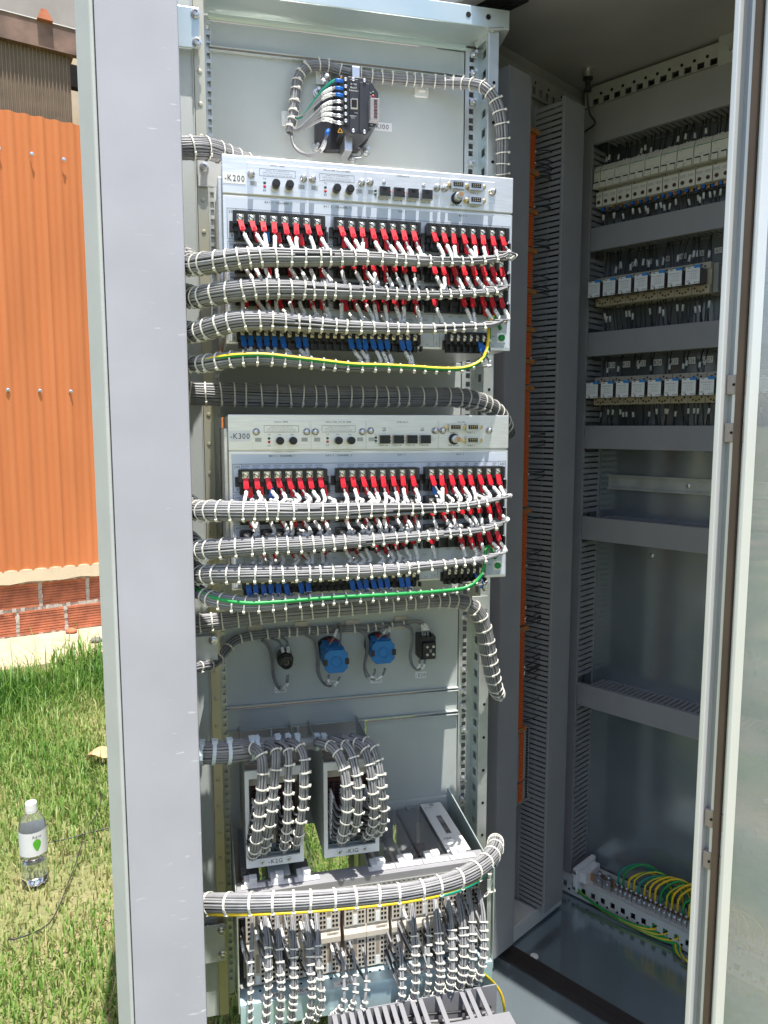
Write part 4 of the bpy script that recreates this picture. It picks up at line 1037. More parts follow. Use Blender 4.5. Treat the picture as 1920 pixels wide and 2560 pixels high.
                for j in (0, 1): text(q, '%02d' % (bi * 16 + 2 * i + 1 + j), (xx - 0.004 + 0.0077 * j, zb_ + 0.0028), 0.0019, y)
    za = zt - 0.2060; zb_ = zt - 0.2535
    line2(q, [(-0.1985, zb_), (-0.1985, za), (0.1130, za), (0.1130, zb_), (-0.1985, zb_)], 0.0004, y); line2(q, [(-0.1855, zb_), (-0.1855, za)], 0.0004, y); line2(q, [(0.1035, zb_), (0.1035, za)], 0.0004, y)
    text(q, 'Z', (-0.1925, zb_ + 0.0045), 0.0032, y); text(q, 'Z', (0.1080, zb_ + 0.0045), 0.0032, y)
    for i in range(24): text(q, '%02d' % (i + 1), (-0.1800 + 0.01188 * i, zb_ + 0.0032), 0.0022, y)
    for i, s in enumerate(('IAW', 'IBW', 'ICW', 'IAX', 'IBX', 'ICX', 'VAY', 'VBY', 'VCY', 'VAZ', 'VBZ', 'VCZ')): text(q, s, (-0.168 + 0.0235 * i, za - 0.009), 0.0022, y)
    text(q, 'MONITOR', (0.142, za + 0.0015), 0.0022, y); text(q, 'POWER', (0.166, za + 0.0015), 0.0022, y); text(q, 'VDC1', (0.130, za - 0.0025), 0.0020, y); text(q, 'VDC2', (0.146, za - 0.0025), 0.0020, y)
    for i in range(6): text(q, str(25 + i), (0.1265 + 0.0102 * i, zb_ + 0.0020), 0.0019, y)
    text(q, 'GND', (0.199, zb_ + 0.0175), 0.0020, y); text(q, '31', (0.199, zb_ + 0.003), 0.0020, y); text(q, 'PN 0344-A', (0.2165, zb_ + 0.003), 0.0014, y)
    q.build('lettering', 'ink', lp)
    # terminal blocks with screws
    for r_ in range(3):
        for bx0 in BLK:
            zz = zt - 0.0880 - 0.0446 * r_
            bo = piece('terminal_block', BLOCK8, t, (bx0, -0.0010, zz))
            for i in range(8): piece('terminal_screw', SCREW, bo, (i * PITCH_T + BASE[bo][0], -0.0135 + BASE[bo][1], 0.0 + BASE[bo][2]))
    zz = zt - 0.2435
    bo = piece('terminal_block', BLOCKZ, t, (-0.1818, -0.0010, zz))
    for i in range(24): piece('terminal_screw', SCREW, bo, (i * 0.01095 + BASE[bo][0], -0.0125 + BASE[bo][1], BASE[bo][2]))
    bo = piece('terminal_block', BLOCKR, t, (0.1270, -0.0010, zz + 0.001))
    for i in range(6): piece('terminal_screw', SCREW, bo, (i * 0.0102 + BASE[bo][0], -0.0125 + BASE[bo][1], BASE[bo][2]))
    # earth screw
    m = MB(); m.box(0.2060, 0.2195, -0.0018, -0.0010, zt - 0.2450, zt - 0.2310); o = m.build('earth_plate', 'brushed', t)
    m = MB(); m.lathe((0.2128, -0.0018, zt - 0.2380), (0, -1, 0), [(0, 0.0052), (0.003, 0.0050), (0.0045, 0.003)], 16); m.build('earth_screw', 'wire_green', o, smooth=True)
    return t
ZA, ZB_ = 1.5936, 1.2370
relay('-K200', ZA, 'upper silver relay labelled -K200 with red ferruled wires, brightly sunlit')
relay('-K300', ZB_, 'lower silver relay labelled -K300 with red ferruled wires')

# ================================================================ cable bundles
class Loom:
    """a tied bundle: path of (x, y, z, R) points, strands as parts, cable ties as parts"""
    def __init__(self, t, pts, rs=0.00175, nsamp=46, up=None, mats=('wire_grey', 'wire_light'), taper=False, seed=1, core=True, strand_name='wire', max_n=30):
        self.t = t
        self.p = spline(pts, nsamp)
        self.rs = rs
        rg_ = random.Random(seed)
        P3 = [Vector(p[:3]) for p in self.p]; Rr = [float(p[3]) for p in self.p]
        self.fr = frames(P3, up); self.P3 = P3; self.R = Rr
        Rm = max(Rr); n = max(3, min(max_n, int(math.pi * (Rm - rs) / rs * 0.93)))
        order = list(range(n)); rg_.shuffle(order)
        if core and Rm > 2.2 * rs:
            MB().tube(P3, [max(rs * .5, r - rs * 1.1) for r in Rr], 8).build('core', 'wire_dark', t)
        for k in range(n):
            rank = order[k] / n; a0 = 2 * math.pi * (k + rg_.uniform(-.10, .10)) / n
            tw = rg_.uniform(-.09, .09); ph = rg_.uniform(0, 6.28); rj = rg_.uniform(-.14, .10) * rs
            pts_ = []
            for j, (q, (tt, a, b_), r) in enumerate(zip(P3, self.fr, Rr)):
                if taper and r / Rm < rank * 0.93 and j > 6: break
                th = a0 + tw * math.sin(j * .22 + ph) + 0.10 * math.sin(j * .11)
                e = max(0.0, r - rs) + rj
                pts_.append(q + a * (math.cos(th) * e) + b_ * (math.sin(th) * e))
            if len(pts_) > 3:
                MB().tube(pts_, rs, 6, up=up).build(strand_name, mats[0] if rg_.random() < .72 else mats[1], t)
    def at_x(self, x):
        j = min(range(len(self.P3)), key=lambda i: abs(self.P3[i].x - x)); return self.P3[j], self.R[j]
    def ties(self, spacing, jitter=0.15, head_dir=(0, -0.75, -0.66), seed=3, start=0.01, end=0.01, width=0.0021, mat_='tie', fracs=None, head=0.0032):
        rg_ = random.Random(seed); L = [0]
        for a, b_ in zip(self.P3[:-1], self.P3[1:]): L.append(L[-1] + (b_ - a).length)
        if fracs is not None: ss = [f * L[-1] for f in fracs]
        else:
            ss = []; s = start
            while s < L[-1] - end: ss.append(s); s += spacing * rg_.uniform(1 - jitter, 1 + jitter)
        for s in ss:
            i = max(0, min(len(L) - 2, next((k for k in range(len(L) - 1) if L[k + 1] >= s), len(L) - 2)))
            f = (s - L[i]) / max(1e-9, L[i + 1] - L[i])
            c = self.P3[i].lerp(self.P3[i + 1], f); tt = self.fr[i][0]; r = self.R[i] + (self.R[i + 1] - self.R[i]) * f + 0.0007
            tt = (tt + Vector((rg_.uniform(-.09, .09), rg_.uniform(-.05, .05), rg_.uniform(-.09, .09)))).normalized()
            tie(self.t, c, tt, r, head_dir, width, mat_, head)
def tie(parent, c, tt, r, head_dir, width=0.0032, mat_='tie', head=0.0034):
    h = Vector(head_dir); h = (h - tt * h.dot(tt)); h = h.normalized() if h.length > 1e-5 else tt.orthogonal().normalized()
    s_ = tt.cross(h); m = MB(); n = 16; th = 0.0009
    vs = []
    for i in range(n):
        a = 2 * math.pi * i / n; d = h * math.cos(a) + s_ * math.sin(a)
        for rr, w in ((r - 0.0004, -1), (r + th, -1), (r + th, 1), (r - 0.0004, 1)): vs.append(tuple(c + d * rr + tt * (w * width / 2)))
    fs = []
    for i in range(n):
        j = (i + 1) % n
        for k in range(4): fs.append((i * 4 + k, i * 4 + (k + 1) % 4, j * 4 + (k + 1) % 4, j * 4 + k))
    m.add(vs, fs)
    p = c + h * (r + 0.0014)
    m.obox(p - s_ * head * .75, p + s_ * head * .75, width * 1.55, head * 1.1, tt)
    return m.build('cable_tie', mat_, parent)
LUG_CACHE = {}
def lead(t, p, target, R_, colour, tier, rgl, left=0.026):
    """one wire from a terminal: ring lug sleeve, printed marker, wire turning into the bundle"""
    x, y, z = p
    sx = rgl.uniform(-.0030, .0042); p = (x, y, z)
    L0 = rgl.uniform(0.0128, 0.0152)
    a = Vector((x, y - 0.0015, z - 0.0035)); e = Vector((x + 0.0016 + sx * .5, y - (0.006 if tier == 0 else 0.002), z - 0.0035 - L0))
    m = MB(); m.obox(a, e, 0.0074, 0.0036, (1, 0, rgl.uniform(-.2, .2))); m.cyl(e + (a - e) * .30, e - (a - e) * .10, 0.0031, 0.0028, n=8)
    tx, ty, tz = target
    drop = e.z - (tz + R_ * .55)
    q1 = e + Vector((0.002 + sx, -0.004, -max(0.006, drop * .35)))
    q2 = Vector((e.x + 0.004 + sx * 2 + rgl.uniform(-.002, .002), (q1.y + ty) / 2 + 0.006, tz + R_ * .85 + drop * .16))
    q3 = Vector((e.x - left * .25, ty + R_ * .35, tz + R_ * .62))
    q4 = Vector((e.x - left, ty + R_ * .1, tz + R_ * .45))
    pts = spline([tuple(v) for v in (e, q1, q2, q3, q4)], 13)
    w = MB().tube(pts, 0.00165, 6).build('lead', 'wire_light' if rgl.random() < .5 else 'wire_grey', t)
    m.build('lug_sleeve', colour, w)
    k0 = rgl.choice((1, 1, 2)); k1 = k0 + (5 if drop > 0.012 else 3)
    MB().tube(pts[k0:k1 + 1], 0.0029, 7).build('wire_marker', 'marker_print', w)

def looms_for(tag, zt, B, first_rows, ylabels):
    which = 'upper' if tag == '-K200' else 'lower'
    names = ('first (topmost)', 'second', 'third')
    out = []
    for i in range(3):
        pts = B[i]
        t = thing('cable_bundle', '%s thick grey tied wire bundle across the %s relay %s' % (names[i], which, tag), 'cable bundle', RACK, (pts[3][0], pts[3][1], pts[3][2]), 'wire bundles across the relays')
        lo = Loom(t, pts, taper=True, seed=10 * i + (1 if which == 'upper' else 5), nsamp=60)
        lo.ties(0.0172 if which == 'upper' else 0.0180, jitter=.25, seed=i + 4, start=0.045, end=0.012)
        out.append(lo)
        rgl = random.Random(77 + i + (50 if which == 'lower' else 0))
        zz = zt - 0.0880 - 0.0446 * i
        for bi, bx0 in enumerate(BLK):
            for k in range(8):
                x = bx0 + k * PITCH_T
                if i == 2 and bi == 2 and k in (1, 2): continue
                q, r = lo.at_x(x - 0.006)
                col = 'red_plastic'
                lead(t, (x, -0.0155, zz), q, r, col, 0, rgl)
                if rgl.random() < (.86 if i == 0 else .6):
                    x2 = x + PITCH_T * .36
                    q, r = lo.at_x(x2 - 0.006)
                    lead(t, (x2, -0.0115, zz - 0.0125), q, r, 'blue_plastic' if (bi, k) in ((0, 2), (2, 0)) and i == 0 else 'red_plastic', 1, rgl)
    # fourth: thin loom with the green-yellow earth wire and blue lugs
    pts = B[3]
    t = thing('cable_bundle', 'slim bundle with a green-yellow earth wire sweeping below the %s relay %s' % (which, tag), 'cable bundle', RACK, (pts[3][0], pts[3][1], pts[3][2]), 'earth wire bundles below the relays')
    lo = Loom(t, pts[:-2], taper=True, seed=40, nsamp=60); lo.ties(0.0185, seed=9, start=0.03, end=0.01)
    rgl = random.Random(5)
    for k in (0, 1, 2, 3, 4, 5, 7, 8, 14, 15, 16, 17, 18, 19, 21, 22):
        x = -0.1818 + 0.01095 * k; q, r = lo.at_x(x - 0.006)
        lead(t, (x, -0.0145, zt - 0.2435), q, r, 'blue_plastic', 0, rgl, left=0.022)
    x = 0.1725
    for k in (0, 1):
        q, r = lo.at_x(x - 0.012 - .01 * k)
        lead(t, (x + 0.004 * k, -0.015, zt - 0.2425 - 0.006 * k), q, r, 'blue_plastic', 0, rgl, left=0.034)
    # the earth wire itself lies on the outside of the bundle, then climbs to the earth screw
    ew = []
    full = spline(pts, 70)
    for j, p in enumerate(full):
        r = float(p[3]); ew.append((p[0], p[1] - r * .86 - 0.0008, p[2] + r * .40))
    ym = [1, 1, 1, 1, 1, 1, 1, 0] if which == 'lower' else [0, 0, 1, 1, 1, 1, 0, 0]
    MB().tube(ew, 0.0030, 8, up=(0, 0, 1), mats=ym).build('earth_wire', ['wire_yellow', 'wire_green'], t)
    return out
def mm(c, r): return (c[0], c[1], c[2], r * 0.001)
KA = [
 [mm((-0.2791, 0.16, 1.4872), 13), mm((-0.2583, 0.06, 1.4671), 14), mm((-0.2488, 0, 1.4435), 14), mm((-0.2282, -0.035, 1.4391), 14.5), mm((-0.1875, -0.05, 1.4435), 14), mm((-0.1516, -0.052, 1.447), 13.2), mm((-0.1152, -0.052, 1.4484), 12.4), mm((-0.0752, -0.052, 1.4501), 11.6), mm((-0.0312, -0.05, 1.4528), 10.2), mm((0.0134, -0.05, 1.4539), 9), mm((0.0589, -0.05, 1.4537), 8), mm((0.1053, -0.05, 1.4552), 6.6), mm((0.1533, -0.048, 1.4588), 5.4), mm((0.1894, -0.046, 1.4655), 4.0), mm((0.2031, -0.044, 1.4722), 3)],
 [mm((-0.2809, 0.16, 1.4287), 13), mm((-0.2581, 0.06, 1.4131), 14), mm((-0.2444, 0, 1.3987), 14), mm((-0.221, -0.035, 1.3984), 15), mm((-0.1884, -0.05, 1.4016), 14.5), mm((-0.1524, -0.052, 1.405), 14), mm((-0.1043, -0.052, 1.4064), 13), mm((-0.0465, -0.052, 1.406), 11), mm((0.0134, -0.05, 1.4065), 8.4), mm((0.0745, -0.05, 1.4075), 6.8), mm((0.1373, -0.05, 1.4115), 5.4), mm((0.1797, -0.048, 1.4165), 4.2), mm((0.2025, -0.044, 1.4241), 3)],
 [mm((-0.2826, 0.16, 1.3727), 13), mm((-0.2597, 0.06, 1.3595), 14), mm((-0.2457, 0, 1.351), 13.5), mm((-0.2221, -0.035, 1.3547), 14.5), mm((-0.1892, -0.05, 1.3616), 14), mm((-0.1475, -0.052, 1.3632), 13), mm((-0.1049, -0.052, 1.3612), 11.5), mm((-0.0468, -0.052, 1.3585), 9.6), mm((0.0134, -0.05, 1.3586), 8.2), mm((0.0748, -0.05, 1.3596), 7), mm((0.1379, -0.05, 1.3635), 5.4), mm((0.1773, -0.048, 1.3677), 3.8), mm((0.1959, -0.044, 1.3748), 3)],
 [mm((-0.2867, 0.14, 1.3164), 9), mm((-0.2578, 0.03, 1.3095), 10), mm((-0.237, -0.01, 1.3071), 11.5), mm((-0.2149, -0.035, 1.3089), 11.5), mm((-0.1901, -0.045, 1.3119), 10.5), mm((-0.1565, -0.048, 1.3132), 9.8), mm((-0.1166, -0.048, 1.3106), 9), mm((-0.0759, -0.048, 1.3072), 8.2), mm((-0.0313, -0.047, 1.304), 6.8), mm((0.0144, -0.046, 1.3041), 5.6), mm((0.0607, -0.046, 1.3031), 4.6), mm((0.1017, -0.046, 1.3018), 3.6), mm((0.1385, -0.046, 1.3045), 2.8), mm((0.1651, -0.044, 1.3179), 1.2), mm((0.176, -0.04, 1.3421), 0.6), mm((0.1796, -0.034, 1.3671), 0.6), mm((0.1932, -0.02, 1.384), 0.6), mm((0.2084, -0.006, 1.3683), 0.6)]]
KB = [
 [mm((-0.2894, 0.16, 1.1102), 13), mm((-0.2641, 0.06, 1.1044), 13.5), mm((-0.2463, 0, 1.0995), 13.5), mm((-0.227, -0.035, 1.1023), 14.5), mm((-0.1914, -0.05, 1.1024), 14.5), mm((-0.1495, -0.052, 1.1015), 14), mm((-0.101, -0.052, 1.0993), 12.6), mm((-0.0513, -0.052, 1.0989), 12), mm((-0.0121, -0.05, 1.0991), 11), mm((0.0334, -0.05, 1.0991), 9.6), mm((0.0799, -0.05, 1.0994), 7.6), mm((0.1273, -0.05, 1.1006), 5.8), mm((0.1601, -0.048, 1.1041), 4.6), mm((0.1972, -0.045, 1.1097), 3)],
 [mm((-0.2893, 0.16, 1.0509), 13), mm((-0.2633, 0.06, 1.0481), 13.5), mm((-0.2501, 0, 1.0429), 13), mm((-0.2283, -0.035, 1.0482), 14.5), mm((-0.1925, -0.05, 1.0518), 14), mm((-0.1532, -0.052, 1.0529), 13), mm((-0.1015, -0.052, 1.0528), 12.2), mm((-0.0546, -0.052, 1.054), 11), mm((-0.0123, -0.05, 1.0554), 9.6), mm((0.0335, -0.05, 1.0571), 8.2), mm((0.0802, -0.05, 1.0591), 6.6), mm((0.1277, -0.05, 1.0614), 5.4), mm((0.1705, -0.048, 1.0644), 4.2), mm((0.2012, -0.045, 1.0717), 3)],
 [mm((-0.2902, 0.16, 1.001), 12), mm((-0.2634, 0.06, 1.0061), 13), mm((-0.2494, 0, 1.0062), 13), mm((-0.2264, -0.035, 1.0124), 13.4), mm((-0.1877, -0.05, 1.0135), 13.2), mm((-0.1453, -0.052, 1.0122), 12.4), mm((-0.102, -0.052, 1.0108), 11.4), mm((-0.0519, -0.052, 1.0102), 11), mm((-0.0124, -0.05, 1.0092), 10), mm((0.0336, -0.05, 1.0101), 8.8), mm((0.0742, -0.05, 1.0126), 7.4), mm((0.1251, -0.05, 1.0153), 5.6), mm((0.1647, -0.048, 1.0179), 4), mm((0.1954, -0.045, 1.024), 3)],
 [mm((-0.2906, 0.14, 0.9682), 9), mm((-0.2626, 0.03, 0.9812), 10), mm((-0.2411, -0.01, 0.9755), 11), mm((-0.2245, -0.03, 0.9726), 11.4), mm((-0.1883, -0.045, 0.9681), 11.2), mm((-0.1456, -0.048, 0.9681), 10), mm((-0.1019, -0.048, 0.9696), 8.4), mm((-0.0424, -0.048, 0.9708), 7.2), mm((0.0189, -0.047, 0.9706), 6.4), mm((0.0661, -0.046, 0.9709), 5.2), mm((0.114, -0.046, 0.9724), 3.8), mm((0.1448, -0.046, 0.9761), 2.6), mm((0.1666, -0.044, 0.9904), 1.2), mm((0.1751, -0.04, 1.0098), 0.6), mm((0.1782, -0.034, 1.0276), 0.6), mm((0.1903, -0.02, 1.0338), 0.6), mm((0.2065, -0.006, 1.0121), 0.6)]]
looms_for('-K200', ZA, KA, None, None)
looms_for('-K300', ZB_, KB, None, None)

# trunk bundles running behind, between and below the relays, out to the hinge side
def trunk(label, pts, spacing=0.021, seed=2, rs=0.0017, base=None, **k):
    t = thing('cable_bundle', label, 'cable bundle', RACK, pts[len(pts) // 2][:3], 'trunk cable bundles of the swing frame')
    lo = Loom(t, pts, rs=rs, seed=seed, nsamp=54, **k); lo.ties(spacing, seed=seed, jitter=.22)
    return t, lo
trunk('thick shaded grey trunk bundle in the gap between the two relays', [mm((-0.2839, 0.1, 1.2717), 17), mm((-0.2546, 0.1, 1.2697), 17.5), mm((-0.1839, 0.1, 1.2689), 18), mm((-0.0864, 0.1, 1.2672), 17), mm((0.0151, 0.1, 1.2675), 17), mm((0.1222, 0.105, 1.2686), 16), mm((0.1932, 0.12, 1.2681), 16), mm((0.2465, 0.15, 1.2595), 15), mm((0.2907, 0.19, 1.2402), 15), mm((0.3289, 0.24, 1.2076), 15)], seed=21, mats=('wire_grey', 'wire_grey'))
trunk('thick grey trunk bundle under the lower relay bending down at the hinge post', [mm((-0.2862, 0.11, 0.9034), 15), mm((-0.2531, 0.11, 0.9046), 15), mm((-0.2131, 0.11, 0.9071), 14), mm((-0.1478, 0.11, 0.9126), 13.5), mm((-0.047, 0.11, 0.9155), 12.5), mm((0.059, 0.115, 0.9166), 12), mm((0.1456, 0.125, 0.9166), 12), mm((0.2035, 0.14, 0.9077), 13), mm((0.2365, 0.15, 0.8859), 14), mm((0.2535, 0.155, 0.8476), 15), mm((0.2641, 0.16, 0.8033), 15), mm((0.2783, 0.17, 0.7524), 14), mm((0.2993, 0.2, 0.7125), 13), mm((0.3309, 0.26, 0.6823), 12)], seed=22)
trunk('short grey bundle entering above the upper relay behind the painted upright', [mm((-0.276, 0.12, 1.6354), 16), mm((-0.2497, 0.12, 1.6387), 17), mm((-0.22, 0.13, 1.6434), 16.5), mm((-0.1892, 0.15, 1.6432), 15), mm((-0.157, 0.17, 1.642), 13), mm((-0.1169, 0.19, 1.6391), 12)], seed=23, spacing=0.019)

# ================================================================ power meter on the top panel
t = thing('power_meter', 'black octagonal metering module with network socket on the top panel, labelled -K100', 'meter', RACK, (0.0386, 0.25, 1.7786))
fp = [(-0.0083, 0.165, 1.7873), (0.036, 0.165, 1.7877), (0.047, 0.165, 1.781), (0.0574, 0.165, 1.7665), (0.0573, 0.165, 1.7205), (0.0344, 0.165, 1.6978), (0.0078, 0.165, 1.701), (-0.0044, 0.165, 1.7065), (-0.0039, 0.165, 1.7818)]
bp_ = [(-0.0128, 0.235, 1.8079), (-0.0004, 0.215, 1.81), (0.0513, 0.235, 1.8144), (0.0629, 0.235, 1.7801), (0.0552, 0.235, 1.7162), (0.0393, 0.235, 1.6982), (-0.0192, 0.235, 1.6934), (-0.0371, 0.235, 1.7115), (-0.0365, 0.235, 1.7706)]
m = MB(); m.prism([(p[0], p[2]) for p in fp], 1, 0.166, 0.240); m.build('body', 'black_paint', t, bevel=0.001)
m = MB(); m.prism([(p[0], p[2]) for p in bp_], 1, 0.232, 0.2515); m.build('flange', 'black_paint', t, bevel=0.001)
m = MB(); m.prism([(p[0], p[2]) for p in ((0.0092, 0.163, 1.7823), (0.0233, 0.163, 1.7837), (0.0236, 0.163, 1.7047), (0.0184, 0.163, 1.6982), (0.0113, 0.163, 1.6975), (0.0081, 0.163, 1.7033))], 1, 0.1640, 0.1660); o1 = m.build('network_module', 'black_paint', t, bevel=0.0008)
m = MB(); m.prism([(p[0], p[2]) for p in ((0.0258, 0.163, 1.7804), (0.0426, 0.163, 1.7786), (0.0418, 0.163, 1.7063), (0.0353, 0.163, 1.699), (0.0288, 0.163, 1.6991), (0.0249, 0.163, 1.7048))], 1, 0.1640, 0.1660); m.build('blank_module', 'black_paint', t, bevel=0.0008)
q = MB()
for s, c in (('10/100', (0.0155, 0.163, 1.7752)), ('BaseT', (0.0155, 0.163, 1.7699)), ('Ethernet', (0.0155, 0.163, 1.7653)), ('ACTIVE', (0.0174, 0.163, 1.7527)), ('LINK', (0.0192, 0.163, 1.731)), ('MODBUS', (0.0144, 0.163, 1.7257)), ('Port', (0.0144, 0.163, 1.7227))):
    text(q, s, (c[0], c[2]), 0.0026 if s[0] in '1BE' else 0.0018, 0.1637)
q.build('lettering', 'ink_white', o1)
j0, j1 = (0.01, 0.163, 1.7512), (0.0215, 0.163, 1.7358)
m = MB(); m.m = 0; m.box(j0[0], j1[0], 0.1615, 0.1640, j1[2], j0[2]); m.m = 1; m.box(j0[0] + .0012, j1[0] - .0012, 0.1612, 0.1616, j1[2] + .0025, j0[2] - .001); m.m = 2; m.box(j1[0] - .004, j1[0] - .001, 0.1611, 0.1613, j1[2] + .0003, j1[2] + .002); m.build('network_socket', ['cab_rail', 'dark_hole', 'brass'], t)
tz = []
a, e = (0.0019, 0.165, 1.78), (0.0017, 0.165, 1.7161)
m = MB(); m.box(a[0] - 0.0052, a[0] + 0.0045, 0.1615, 0.1660, e[2] - 0.006, a[2] + 0.006); blk = m.build('terminal_block', 'black_plastic', t)
for i in range(7):
    z = a[2] + (e[2] - a[2]) * i / 6
    piece('screw', PANS, blk, (a[0] - .0003, 0.1615, z))
    if i < 6: MB().lathe((a[0] - .0003, 0.1615, z - 0.0060), (0, -1, 0), [(0, 0.0024), (0.0004, 0.0024)], 10).build('opening', 'dark_hole', blk)
for p in ((0.0149, 0.163, 1.7823), (0.0336, 0.163, 1.7824), (0.0145, 0.163, 1.7027), (0.0333, 0.163, 1.7025)): piece('screw', PANS, t, (p[0], 0.164, p[2]))
c0, c1 = (0.0403, 0.15, 1.7516), (0.0558, 0.15, 1.7178)
m = MB(); m.box(c0[0], c1[0], 0.150, 0.166, c1[2], c0[2]); pl = m.build('plug_connector', 'duct', t, bevel=0.0008)
for i in range(6):
    z = c0[2] - 0.0045 - i * (c0[2] - c1[2] - 0.009) / 5
    MB().box(c0[0] + .006, c0[0] + .0115, 0.1494, 0.1499, z - .0016, z + .0016).build('opening', 'maroon', pl)
q = MB()
for s, c in (('TX', (0.0439, 0.163, 1.7653)), ('RX', (0.0439, 0.163, 1.7599)), ('232', (0.0464, 0.163, 1.7188)), ('485', (0.0458, 0.163, 1.7151)), ('PORT', (0.0457, 0.163, 1.7102))): text(q, s, (c[0], c[2]), 0.0019, 0.1652)
q.build('lettering', 'ink_white', t)
for i, p in enumerate(((0.0484, 0.163, 1.7654), (0.0484, 0.163, 1.7603))): piece('led', LEDG if i == 0 else LEDR, t, (p[0], 0.165, p[2]))
for p, h in (((0.0271, 0.2, 1.8107), 0.018), ((0.0107, 0.19, 1.6905), 0.024)):
    MB().box(p[0] - 0.0065, p[0] + 0.0065, 0.185 if h > .02 else 0.20, 0.235, p[2] - h / 2, p[2] + h / 2).build('mounting_clip', 'steel', t, bevel=0.0008)
m = MB(); 
for i in range(4):
    for j in range(9): 
        x = (-0.0044, 0.19, 1.6899)[0] + 0.0046 * i + 0.0003 * j + (0.008 if i > 1 else 0); m.box(x, x + 0.0028, 0.185 + 0.005 * j, 0.1865 + 0.005 * j, fp[6][2] - 0.0012, fp[6][2] - 0.0004)
m.build('vent_slots', 'dark_hole', t); t.children[-1]['kind'] = 'stuff'
q = MB(); p = (-0.0071, 0.164, 1.7017); line2(q, [(p[0] - .004, p[2] - .003), (p[0] + .004, p[2] - .003), (p[0], p[2] + .004), (p[0] - .004, p[2] - .003)], 0.0012, 0.1655); p = (-0.0047, 0.164, 1.7825); line2(q, [(p[0] - .002, p[2] - .002), (p[0] + .003, p[2] - .002), (p[0], p[2] + .003), (p[0] - .002, p[2] - .002)], 0.001, 0.1655)
q.build('warning_sign', 'ink_orange', t)
for p in ((-0.0314, 0.245, 1.7914), (-0.0337, 0.245, 1.7007), (0.0546, 0.245, 1.7016), (0.0297, 0.225, 1.687)):
    m = MB(); m.lathe((p[0], 0.2515, p[2]), (0, -1, 0), [(0, 0.0075), (0.002, 0.0075), (0.0025, 0.0055), (0.008, 0.0055), (0.0085, 0.0028), (0.022, 0.0028)], 10); m.build('stud', 'steel', t)
p = (0.0303, 0.228, 1.6894); m = MB(); m.tube(spline([(p[0] - 0.006, 0.23, p[2] + 0.012), (p[0] + 0.008, 0.222, p[2] + 0.008), (p[0] + 0.010, 0.22, p[2] - 0.006), (p[0] - 0.004, 0.224, p[2] - 0.008)], 12), 0.0018, 6); m.build('earth_lug', 'steel', t)
# its wires
t = thing('cable_bundle', 'grey tied wires looping left of the black meter and along the top panel', 'cable bundle', RACK, (-0.0737, 0.23, 1.769), 'meter and switch wiring')
main = [mm((-0.0838, 0.225, 1.7129), 6.5), mm((-0.0758, 0.23, 1.7422), 8), mm((-0.0712, 0.235, 1.7779), 8.5), mm((-0.0652, 0.238, 1.808), 8.5), mm((-0.0472, 0.238, 1.8282), 8.5), mm((-0.0187, 0.238, 1.8319), 8.5), mm((0.01, 0.238, 1.8259), 8.5), mm((0.0571, 0.236, 1.8221), 8.5), mm((0.1197, 0.234, 1.822), 8.5), mm((0.1939, 0.228, 1.8219), 9), mm((0.232, 0.205, 1.8144), 9), mm((0.2514, 0.185, 1.8013), 9.5), mm((0.2689, 0.18, 1.7806), 10), mm((0.279, 0.18, 1.7526), 10.5), mm((0.2857, 0.185, 1.7171), 10.5), mm((0.2884, 0.19, 1.6841), 10), mm((0.292, 0.2, 1.6523), 10)]
lo = Loom(t, main, rs=0.0023, seed=31, nsamp=64)
lo.ties(0.019, seed=31, head_dir=(0.3, -.5, 0.85), jitter=.3)
lead_y = [425, 520, 600, 685, 775, 860, 960]
rgl = random.Random(8)
for i, yy in enumerate(((-0.0096, 0.165, 1.7777), (-0.011, 0.165, 1.7662), (-0.0111, 0.165, 1.7561), (-0.0111, 0.165, 1.7454), (-0.0112, 0.165, 1.7347), (-0.0113, 0.165, 1.7239), (-0.0114, 0.165, 1.7131))):
    st = (a[0] - 0.005, 0.163, yy[2] - 0.001)
    en = (-0.0747, 0.225, 1.7387) if i < 3 else (-0.0788, 0.222, 1.7189)
    mid = ((st[0] * .58 + en[0] * .42), 0.172, (st[2] * .60 + en[2] * .40) + 0.004)
    pts = spline([st, (st[0] - 0.012, 0.162, st[2] + 0.0005), mid, ((en[0] + .012), 0.205, en[2] - 0.004 - .004 * (i > 3)), en], 18)
    w = MB().tube(pts, 0.0024, 6).build('lead', 'wire_teal' if i == 0 else 'wire_light', t)
    MB().tube(pts[0:3], 0.0030, 7).build('ferrule', 'blue_plastic' if i < 3 else 'steel', w)
    if i: MB().tube(pts[3:7], 0.0034, 7).build('wire_marker', 'marker_print', w)
for i in range(3):
    pts = spline([(-0.0219, 0.19, 1.7104), (-0.0274, 0.185, 1.696), (-0.0335, 0.18, 1.6779), (-0.0457, 0.185, 1.6688), (-0.0642, 0.2, 1.6723), (-0.0763, 0.215, 1.6875), (-0.0804, 0.222, 1.7082)], 22) if i < 1 else spline([(-0.023, 0.195, 1.7109), (-0.0278, 0.19, 1.6952), (-0.0353, 0.185, 1.677), (-0.0501, 0.19, 1.6664), (-0.066, 0.205, 1.6763), (-0.0772, 0.218, 1.6922), (-0.0806, 0.225, 1.7129)], 22)
    if i == 2: break
    w = MB().tube(pts, 0.0024, 6).build('lead', 'wire_grey', t)
    MB().tube(pts[0:3], 0.0032, 7).build('ferrule', 'blue_plastic', w); MB().tube(pts[4:8], 0.0034, 7).build('wire_marker', 'marker_print', w)
